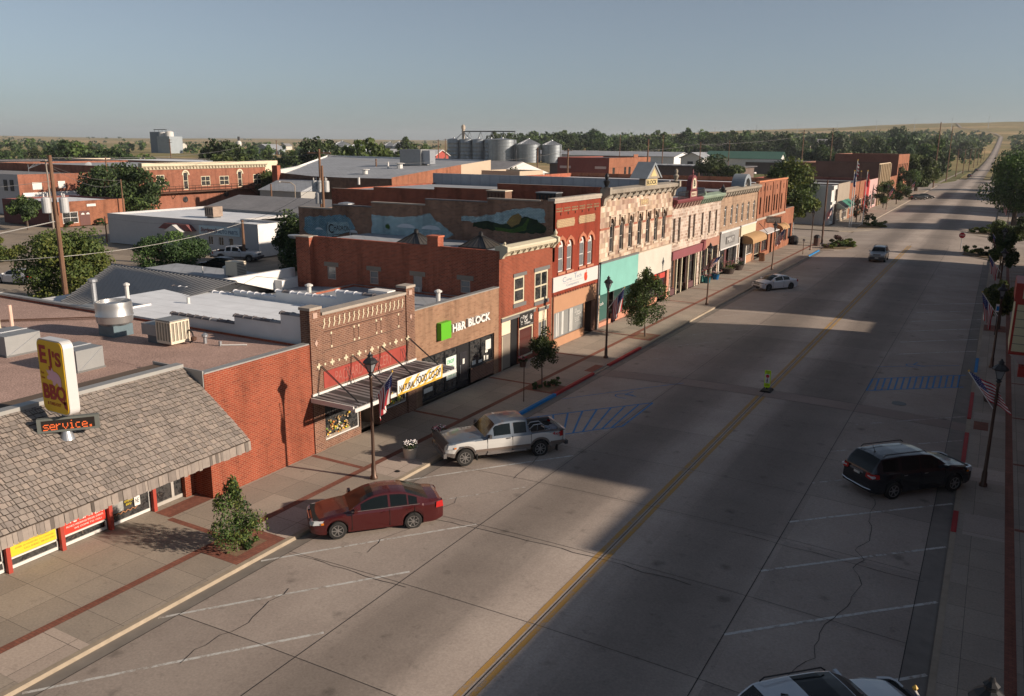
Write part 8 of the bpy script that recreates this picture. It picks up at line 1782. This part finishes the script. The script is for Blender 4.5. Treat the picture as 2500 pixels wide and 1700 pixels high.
car('sedan', 'dark sedan parked beside the white pickup behind the roofs', 'car', -73.3, 63.8, 200, midsed, dcar, z=-.12)
car('sedan', 'small white car in the lot near the dark roofed far shop', 'car', -106, 420, 150, midsed, wcar, z=0)
# pickups
white_t = paint('pickup_white', (.50,.50,.49), .35, 0, .06)
def patch_paint(m):
    nt = m.node_tree; b = nt.nodes['Principled BSDF']; P = pos(nt); n = noise_n(nt, P, 1.6, 5, .7); src = b.inputs['Base Color'].links[0].from_socket
    f = ramp(nt, n.outputs[0], [(.56, 0.0), (.66, 1.0)]); lk(nt, mixc(nt, f, src, (.11,.075,.06)), b.inputs['Base Color'])
faded = paint('sun_faded_roof_paint', (.085,.11,.145), .45, .2, .15); patch_paint(faded)
pk = dict(L=5.62, W=2.0, r=.39, wb=3.53, fo=.86, belt=1.18, rise=0, rw=.74, g=(1.02,.52,-.98,-1.10), sill=.42, bed=(-1.16,-2.74), two=True, mm=plastic, hm=plastic, spokes=8,
    top=[(2.81,.95),(2.75,1.08),(2.5,1.13),(1.8,1.19),(1.1,1.22),(1.02,1.23),(.8,1.46),(.52,1.74),(.2,1.80),(-.5,1.82),(-.98,1.79),(-1.10,1.28),(-1.16,1.24),(-2.0,1.22),(-2.74,1.22),(-2.81,1.20)],
    win=[(.62,-.18),(-.32,-.92)], seam=[.92,-.25,-1.13], handle=[-.05], hl=(.80,.98), tl=(.85,1.12))
def pickup_extra(T, sp):
    L, w = sp['L'], sp['W']/2
    m2 = MB(); m2.box(-2.70, -1.20, -w*.86, w*.86, .66, .72, M('bed_floor_dark', (.06,.06,.065), .8, amt=.3, scale=6))
    for s in (1, -1): m2.box(-2.72, -1.18, s*w*.80, s*w*.86, .72, 1.17, plastic); m2.box(-2.76, -1.17, s*w*.80, s*w*.955, 1.16, 1.19, plastic); m2.box(-2.2, -1.5, s*w*.5, s*w*.8, .72, .92, plastic)
    m2.box(-2.81, -2.72, -w*.93, w*.93, .66, 1.20, sp['tailm']); m2.box(-1.2, -1.14, -w*.86, w*.86, .66, 1.18, plastic); m2.build('cargo_bed', T, True)
    m2 = MB(); m2.box(2.78, 2.92, -w*.98, w*.98, .46, .66, chrome if sp['ch'] else plastic); m2.box(-2.95, -2.80, -w*.95, w*.95, .46, .62, plastic); m2.build('bumper', T, True)
    m2 = MB()
    for s in (1, -1): m2.box(-.9, .95, s*(w*.985), s*(w+.02), .42, .50, chrome if sp['ch'] else plastic)
    m2.build('side_step', T, True)
sp = dict(pk, ch=True, tailm=white_t)
P1 = (-18.28, 31.1)
T = car('pickup_truck', 'old silver and white extended cab pickup with a faded roof parked at the blue kerb', 'truck', P1[0], P1[1], 230.0, sp, white_t, lower=white_t, roofm=faded, extra=pickup_extra)
for s in (1, -1):
    m2 = MB(); m2.box(-1.10, 1.46, s*.982, s*1.006, .60, .70, M('bronze_stripe', (.14,.11,.095), .6)); m2.build('side_stripe', T, True); m2 = MB(); m2.box(-2.75, -2.07, s*.965, s*1.004, .60, .70, MAT['bronze_stripe']); m2.build('side_stripe', T, True)
    m2 = MB(); m2.box(1.38, 1.44, s*.86, s*1.01, .22, .50, under_m); m2.box(-2.42, -2.36, s*.86, s*1.01, .22, .50, under_m); m2.build('mud_flap', T, True)
m2 = MB(); m2.prism([(2.72, 1.12), (2.86, 1.02), (2.90, .80), (2.86, .80), (2.82, .98), (2.66, 1.14)], -.95, .95, plastic, 'y'); m2.build('bug_deflector', T, True)
m2 = MB(); textmb(m2, '4x4', 'y', 0, 0, .4, 0, .15, fr_, .003, .01); mm = Matrix.Translation((-2.15, 1.008, .98)) @ Matrix.Rotation(R(180), 4, 'Z'); m2.v = [tuple(mm @ Vector(v)) for v in m2.v]; m2.build('lettering', T, True)
m2 = MB(); m2.box(-2.05, -1.85, .985, 1.002, .78, .92, plastic) if False else m2.box(2.0, 2.2, .985, 1.0, .86, .93, plastic); m2.build('badge', T, True)
# cargo in the bed (things of their own)
def inbed(name, label, cat, mb):
    o = thing(name, label, cat, (P1[0], P1[1], rz(P1[0])), R(230)); mb.build({'hand_truck': 'tube_frame', 'tarp': 'folds', 'plank': 'board'}[name], o, True); return o
m2 = MB(); m2.tube([(-1.35,.3,.78),(-1.35,.3,1.15),(-1.5,.3,1.3),(-1.9,.3,1.32),(-2.05,.3,1.2),(-2.05,.3,.78)], .025, galv, 6); m2.tube([(-1.35,-.1,.78),(-1.35,-.1,1.15),(-1.5,-.1,1.3),(-1.9,-.1,1.32),(-2.05,-.1,1.2),(-2.05,-.1,.78)], .025, galv, 6); m2.tube([(-1.7,.3,1.3),(-1.7,.3,.8)], .02, galv, 5); m2.tube([(-1.35,.3,1.1),(-1.35,-.1,1.1)], .02, galv, 5); m2.tube([(-2.05,.3,1.1),(-2.05,-.1,1.1)], .02, galv, 5)
inbed('hand_truck', 'bent tubular metal frame lying in the pickup bed', 'frame', m2)
m2 = MB(); rr = random.Random(4); tm = M('blue_grey_tarp', (.16,.18,.22), .7, amt=.3, scale=10)
for k in range(9): a = rr.uniform(-2.65,-2.15); b = rr.uniform(-.1,.5); m2.lathe((a, b, .74), [(.22,0),(.24,.12),(.14+.05*rr.random(),.24+.1*rr.random()),(.02,.36)], tm, 7)
inbed('tarp', 'crumpled blue grey tarp at the tail of the pickup bed', 'tarp', m2)
m2 = MB()
for k in range(4): m2.box(-2.3+k*.1, -1.3+k*.05, -.55+k*.12, -.47+k*.12, .78+k*.03, .82+k*.03, wood_grey)
inbed('plank', 'loose boards lying in the pickup bed', 'boards', m2)
sp = dict(pk, ch=False, tailm=wcar)
car('pickup_truck', 'white pickup parked in front of the auto parts store', 'truck', -77.2, 69.9, 20, sp, wcar, z=-.12, extra=pickup_extra)

# ============================================================ SILOS
bin_m = RIB('silo_steel', (.24,.27,.30), 'u', 3.1, rough=.45, metal=.55, depth=.05, amt=.2, dark=.8)
roof_bin = M('silo_roof', (.34,.36,.38), .4, .6, amt=.1)
def silo(x, y, r, h, cone, label, m=None, n=24, group='grain silos', rings=6, z0=-1):
    T = thing('silo', label, 'silo', (x, y, z0), group=group)
    mb = MB(); pr = []
    for k in range(rings+1): zz = h*k/rings; pr += [(r, zz), (r*1.012, zz+.12), (r*1.012, zz+.3), (r, zz+.42)] if k < rings else [(r, zz)]
    mb.lathe((0,0,0), pr, m or bin_m, n); mb.build('shell', T, True, smooth=30)
    mb = MB(); mb.lathe((0,0,h), [(r*1.03, 0), (r*.12, cone), (r*.10, cone+.6), (.05, cone+.8)], roof_bin, n)
    for k in range(n if cone > 1.5 else 0): a = 2*math.pi*k/n; mb.tube([(r*1.03*math.cos(a), r*1.03*math.sin(a), h+.05), (r*.12*math.cos(a), r*.12*math.sin(a), h+cone+.05)], .12, galv, 3)
    mb.build('cone_roof', T, True)
    mb = MB(); mb.box(r-.05, r+.35, -.35, .35, 0, h, galv); mb.build('ladder', T, True)
    return T
order = ['first from the left', 'second from the left', 'third from the left', 'fourth from the left']
for i, x in enumerate((-373.5, -362.5, -352.0, -341.5)): silo(x*1.0, 562+i*1.0, 5.3, 17, 1.0, 'slim pale grain silo, %s of the tall row' % order[i])
silo(-326.5, 556, 10.6, 17, 1.0, 'widest flat topped grain silo at the right of the tall row', rings=7)
silo(-306.3, 560, 8.8, 13.8, 3.7, 'dark silo with a pointed ribbed roof, nearest to the wide flat one'); silo(-290.2, 566, 7.4, 13.5, 3.0, 'dark silo with a pointed ribbed roof, rightmost of all')
for x, y, r, h, c, lb in ((-606, 700, 11, 10.5, 4.2, 'squat cone roofed bin, leftmost of the far group'), (-583, 702, 10.5, 10.4, 3.6, 'squat cone roofed bin, second of the far group'), (-548, 706, 8.8, 10, 4.2, 'cone roofed bin behind a tree in the far group'), (-532, 700, 7.4, 10.6, 4.0, 'slim cone roofed bin, rightmost of the far group')): silo(x, y, r, h, c, lb, group='far grain bins')
T = thing('conveyor', 'overhead grain conveyor gantry with a head house above the silos', 'conveyor', (-345, 560, 17))
mb = MB(); mb.box(-364.5, -318, 559.2, 560.8, 21.6, 22.4, dark_metal)
for x in (-360, -350, -340, -330, -320): mb.tube([(x, 560, 17.5), (x+2, 560, 21.6)], .25, galv, 4); mb.tube([(x+4, 560, 17.5), (x+2, 560, 21.6)], .2, galv, 4)
mb.build('gantry', T); mb = MB(); mb.lathe((-363.5, 560, 0), [(1.1, 0), (1.1, 23.5), (1.5, 23.6), (1.5, 26), (.6, 27)], M('head_house', (.40,.34,.28), .7, amt=.2), 10); mb.build('elevator_leg', T); mb = MB()
for x0, x1 in ((-364, -370), (-363, -357)): mb.tube([(x0, 560, 21), (x1, 560, 16.5)], .3, galv, 5)
mb.build('chute', T)
T = thing('grain_elevator', 'tall grey grain elevator tower with twin white tanks on the left skyline', 'grain elevator', (-762, 600, 0))
conc = M('elevator_grey', (.26,.30,.33), .8, amt=.12); mb = MB(); mb.box(-780, -762, 600, 618, -2, 21.5, M('elevator_dark', (.13,.17,.21), .7, amt=.1)); mb.box(-764, -745, 596, 612, -2, 17.0, conc); mb.build('tower', T)
mb = MB(); mb.box(-776, -758, 602, 604, 23.5, 24.2, dark_metal)
for x in (-776, -770, -764, -758): mb.tube([(x, 603, 21.5), (x, 603, 24)], .2, dark_metal, 4)
mb.build('gantry', T)
for i, (x, r) in enumerate(((-760.5, 4.0), (-750.5, 4.0))):
    mb = MB(); mb.lathe((x, 601, 13.5 if i == 0 else 14.5), [(1.0, -1.5), (r, 1), (r, 7), (1.5, 8)], white_paint, 14); mb.build('tank', T)
T = thing('white_tower', 'slim white tank tower right of the grain elevator', 'tower', (-700, 640, 0)); mb = MB(); mb.lathe((-693, 640, 0), [(2.6, 0), (2.6, 12), (1.0, 13.5), (.9, 17)], white_paint, 12); mb.build('tank', T); mb = MB(); mb.lathe((-693, 640, 12), [(1.2, 0), (1.2, 5.5)], dark_metal, 8); mb.build('stack', T)
T = thing('barn', 'grey roofed barn right of the white tower', 'barn', (-660, 640, 0)); gable(T, -672, -648, 640, 660, 5, 5, conc, roof_grey, 'y')
T = thing('barn', 'dark blue shed below the white tower', 'barn', (-640, 560, 0)); gable(T, -655, -630, 560, 580, 5, 2, M('dark_blue_metal', (.05,.07,.12), .6), roof_dark)
T = thing('barn', 'small red barn with a white roof left of the silos', 'barn', (-320, 420, 0)); gable(T, -340, -300, 430, 445, 5.5, 3.5, M('barn_red', (.30,.06,.05), .8), M('barn_white_roof', (.62,.62,.62), .6))
T = thing('house', 'small white house in the fields left of the far bins', 'house', (-660, 900, 3)); gable(T, -715, -690, 800, 815, 6, 3, white_paint, white_paint)
hs = [(-1100, 900), (-930, 950), (-880, 1150), (-560, 1050), (-500, 1200), (-300, 1150), (-190, 980), (-240, 1050), (-120, 1250), (-330, 900), (-150, 860)]
T = None
for i, (x, y) in enumerate(hs):
    z = elev(x, y)-.5
    if T is None:
        T = thing('house', 'pale gabled house among far trees, one of several alike', 'house', (x, y, z), group='pale houses among the far trees'); mb = MB(); mb.box(-7, 7, -5, 5, 0, 6, M('house_pale', (.45,.43,.39), .8)); mb.prism([(-5, 6), (0, 9), (5, 6)], -7, 7, MAT['house_pale'], 'x'); mb.build('wall', T, True); mb = MB(); mb.prism([(-5.8, 5.6), (0, 9.2), (5.8, 5.6), (5.8, 6.0), (0, 9.7), (-5.8, 6.0)], -7.6, 7.6, asphalt_sh, 'x'); mb.build('roof', T, True); H0 = T
    else: dup(H0, (x, y, z), rt.uniform(0, 3))

# ============================================================ UTILITY POLES AND WIRES
def pole(x, y, h, label, r=.14, arms=(), z=0, tr=0, name='utility_pole', m=None, lean=0, armdir=0):
    T = thing(name, label, 'utility pole', (x, y, z), R(armdir), group='wooden utility poles')
    mb = MB(); mb.cyl((0,0,0), (lean,0,h), r*1.25, r*.8, m or wood_pole, 8); mb.build('post', T, True)
    for a in arms:
        mb = MB(); mb.box(-1.25*(1 if h < 20 else 2), 1.25*(1 if h < 20 else 2), -.06, .06, h*a-.07, h*a+.07, wood_pole); 
        for q in (-1.1, -.5, .5, 1.1): mb.lathe((q, 0, h*a+.07), [(.05, 0), (.06, .1), (.02, .16)], galv, 6)
        mb.build('crossarm', T, True)
    for k in range(tr):
        mb = MB(); s = (-1, 1, 0)[k]; mb.lathe((s*.62, -.1*(k == 2), h*.66), [(.30, 0), (.33, .05), (.33, 1.05), (.28, 1.15), (.1, 1.2)], M('transformer_grey', (.40,.41,.42), .5, .2), 14); mb.tube([(s*.5, .1, h*.66+1.2), (s*.5, .1, h*.66+1.5)], .05, white_paint, 5); mb.tube([(s*.72, -.1, h*.66+1.2), (s*.72, -.1, h*.66+1.45)], .05, white_paint, 5); mb.build('transformer', T, True)
    return T
pole(-62.0, 38.8, 12.6, 'brown wooden utility pole with two grey transformers at the left', .17, (), -.1, 2, armdir=40)
pole(-119.3, 74.0, 10.8, 'pale pole with crossarms at the left picture edge', .12, (.97,), m=wood_grey)
pole(-128, 92, 7.2, 'thin dark pole between the transformer pole and the big spreading tree', .11)
pole(-140, 98, 10.6, 'dark wooden pole in front of the big spreading tree', .14)
pole(-104.9, 72.4, 3.6, 'short dark post at the corner of the auto parts store', .08)
pole(-76.1, 70, 4.7, 'orange brown wooden pole beside the white pickup', .16)
pole(-119, 117.0, 5.8, 'stub of wooden pole right of the fire escape stair', .16)
pole(-62.0, 68, 12.9, 'wooden pole with transformers behind the mural building, left of a pair', .15, (.97,), 0, 3, armdir=20)
pole(-59.9, 66, 11.3, 'shorter wooden pole behind the mural building, right of a pair', .15, (), 0, 1)
pole(-117.9, 147, 10.1, 'wooden pole with a can transformer before the warehouse', .2, (), 0, 1); pole(-115.7, 170, 10.2, 'wooden pole with two crossarms against the orange flank', .2, (.95, .7))
pole(-97.8, 200, 12.4, 'wooden pole beside the beige block above the computer shop', .25, (.96,)); pole(-87.5, 230, 15.1, 'tall bare wooden pole rising behind the pediment', .22)
pole(-160, 300, 12, 'wooden pole before the white sheds', .25, (.95,)); pole(-94.5, 300, 14.6, 'wooden pole behind the round topped name plate', .2, (.95, .85)); pole(-92.6, 330, 15.6, 'thin pole left of the leafy corner tree', .12)
pole(-72, 430, 22, 'tall thin pole behind the leafy corner tree', .22, (.96,)); pole(-95, 480, 22, 'tall pole before the wooded belt', .25, (.97,)); pole(-170, 470, 19, 'pole at the right end of the white sheds', .25, (.97, .9)); pole(-190, 455, 19, 'pole in front of the white sheds', .2, ())
pole(-310, 350, 14, 'pole before the scattered trees left of the silos', .22, (.97, .9)); pole(-258, 380, 15.5, 'pole right of the scattered trees', .22, (.97,)); pole(-420, 420, 14, 'pole among the left belt trees', .25, (.97,)); pole(-228, 330, 15, 'pole beside the small red barn', .22, (.96,)); pole(-300, 240, 14, 'pole behind the cornice hall roof', .2, (.97, .9))
for i in range(9):
    y = 330+i*62; pole(-20.5+.6*i, y, 22 if i < 2 else 13, ['tallest roadside pole left of the hill road', 'second tall roadside pole left of the hill road', 'roadside pole left of the hill road, one of a line'][min(i, 2)], .17, (.97,) if i > 1 else ())
for i in range(6): pole(4.5, 420+i*90, 11, 'roadside pole right of the hill road, one of a line', .14, (.97,))
for i in range(12): pole(-700+i*66, 1500+i*60, 26, 'slim tower on the far ridge, one of a line', .4, (.97,), elev(-700+i*66, 1500+i*60), m=galv)
def wire(pts, label, sag=.6, r=.018, n=14, m=None):
    mb = MB(); path = []
    for (a, b) in zip(pts, pts[1:]):
        a, b = Vector(a), Vector(b)
        for k in range(n+1):
            if path and k == 0: continue
            t = k/n; p = a.lerp(b, t); p.z -= 4*sag*t*(1-t); path.append(tuple(p))
    mb.tube(path, r, m or dark_metal, 4); return single(mb, 'power_line', label, 'wire', 'overhead wires')
wm = M('wire_grey', (.20,.20,.20), .6, .3, amt=0)
P0 = Vector((-62.0, 38.8, 12.3))
wire([(-140, 20, 12), P0, (-150, 140, 12.5)], 'overhead wire over the top of the transformer pole', .8, .022, m=wm)
wire([(-119.3, 74, 10.4), (-61.9, 38.8, 10.6), (-20-60, 10, 10)], 'overhead wire between the two left poles', .9, .016, m=wm)
wire([(-119.3, 74, 9.0), (-62, 38.8, 8.2)], 'lower slack wire at the left', 1.0, .016, m=wm)
wire([(-90, 20, 4.2), (-61.9, 38.9, 4.9), (-76, 70, 4.4), (-59.9, 66, 8.5)], 'pale service cable crossing the trees from the transformer pole', .5, .02, m=M('pale_cable', (.45,.44,.42), .6))
wire([(-62, 38.7, 7.6), (-80, 14, 1.5)], 'pale guy wire slanting down left of the transformer pole', .1, .04, m=MAT['pale_cable'])
wire([(-104.9, 72.4, 3.4), (-76, 70, 4.5), (-59.9, 66, 9.8)], 'wire to the pole beside the white pickup', .6, .016, m=wm)
wire([(-140, 98, 10.3), (-62, 68, 12.5), (-115.7, 170, 9.8)], 'wire through the transformer poles behind the mural building', 1.0, .018, m=wm)
wire([(-115.7, 170, 9.6), (-97.8, 200, 12), (-94.5, 300, 14), (-92.6, 330, 15)], 'wire beyond the stone row', 1.2, .03, m=wm)
wire([(-160, 300, 11.4), (-97.8, 200, 11.9)], 'wire from the shed pole to the beige block pole', 1.2, .03, m=wm)
wire([(-20.2, 330, 21.4), (-19.6, 392, 21.4), (-18.7, 454, 12.8), (-18.1, 516, 12.8)], 'wires along the roadside poles', 1.2, .03, m=wm)
wire([(-140, 98, 10.3), (-128, 92, 7.0), (-119.3, 74, 10.2)], 'wires between the thin pole and the dark pole', .7, .016, m=wm)
wire([(-62, 38.8, 11.6), (-128, 92, 6.9)], 'long thin wire running back from the transformer pole', 1.2, .016, m=wm)
wire([(-200, 60, 10.5), (-119.3, 74, 10.4)], 'wire leaving the picture at the left edge', .7, .016, m=wm)
wire([(-170, 470, 18), (-94.5, 300, 13.8), (-72, 430, 21)], 'long wires before the wooded belt', 1.5, .04, m=wm)
T = thing('yard_light', 'curved grey yard light behind the white annex', 'street lamp', (-112, 116, 0)); mb = MB(); mb.tube([(-112, 116, 0), (-112, 116, 5.8), (-112.6, 115.6, 6.3), (-114.5, 115, 6.4)], .10, wood_grey, 6); mb.build('pole', T); mb = MB(); mb.lathe((-114.7, 115, 6.25), [(.2, 0), (.35, .1), (.1, .3)], white_paint, 8); mb.build('lamp_head', T)

# ============================================================ HAZE
mb = MB(); mb.box(-9000, 9000, -9000, 9000, -40, 140, 0)
mb.m = []; mb.i = [0]*len(mb.i)
hz_m = bpy.data.materials.new('haze'); hz_m.use_nodes = True; nt = hz_m.node_tree; nt.nodes.clear(); out = nt.nodes.new('ShaderNodeOutputMaterial'); vol = nt.nodes.new('ShaderNodeVolumePrincipled')
vol.inputs['Color'].default_value = (.80,.86,.95,1); vol.inputs['Density'].default_value = HAZE; vol.inputs['Anisotropy'].default_value = .2; nt.links.new(vol.outputs[0], out.inputs['Volume'])
mb.m = [hz_m]
hz_o = mb.build('haze', None, True); hz_o['kind'] = 'stuff'
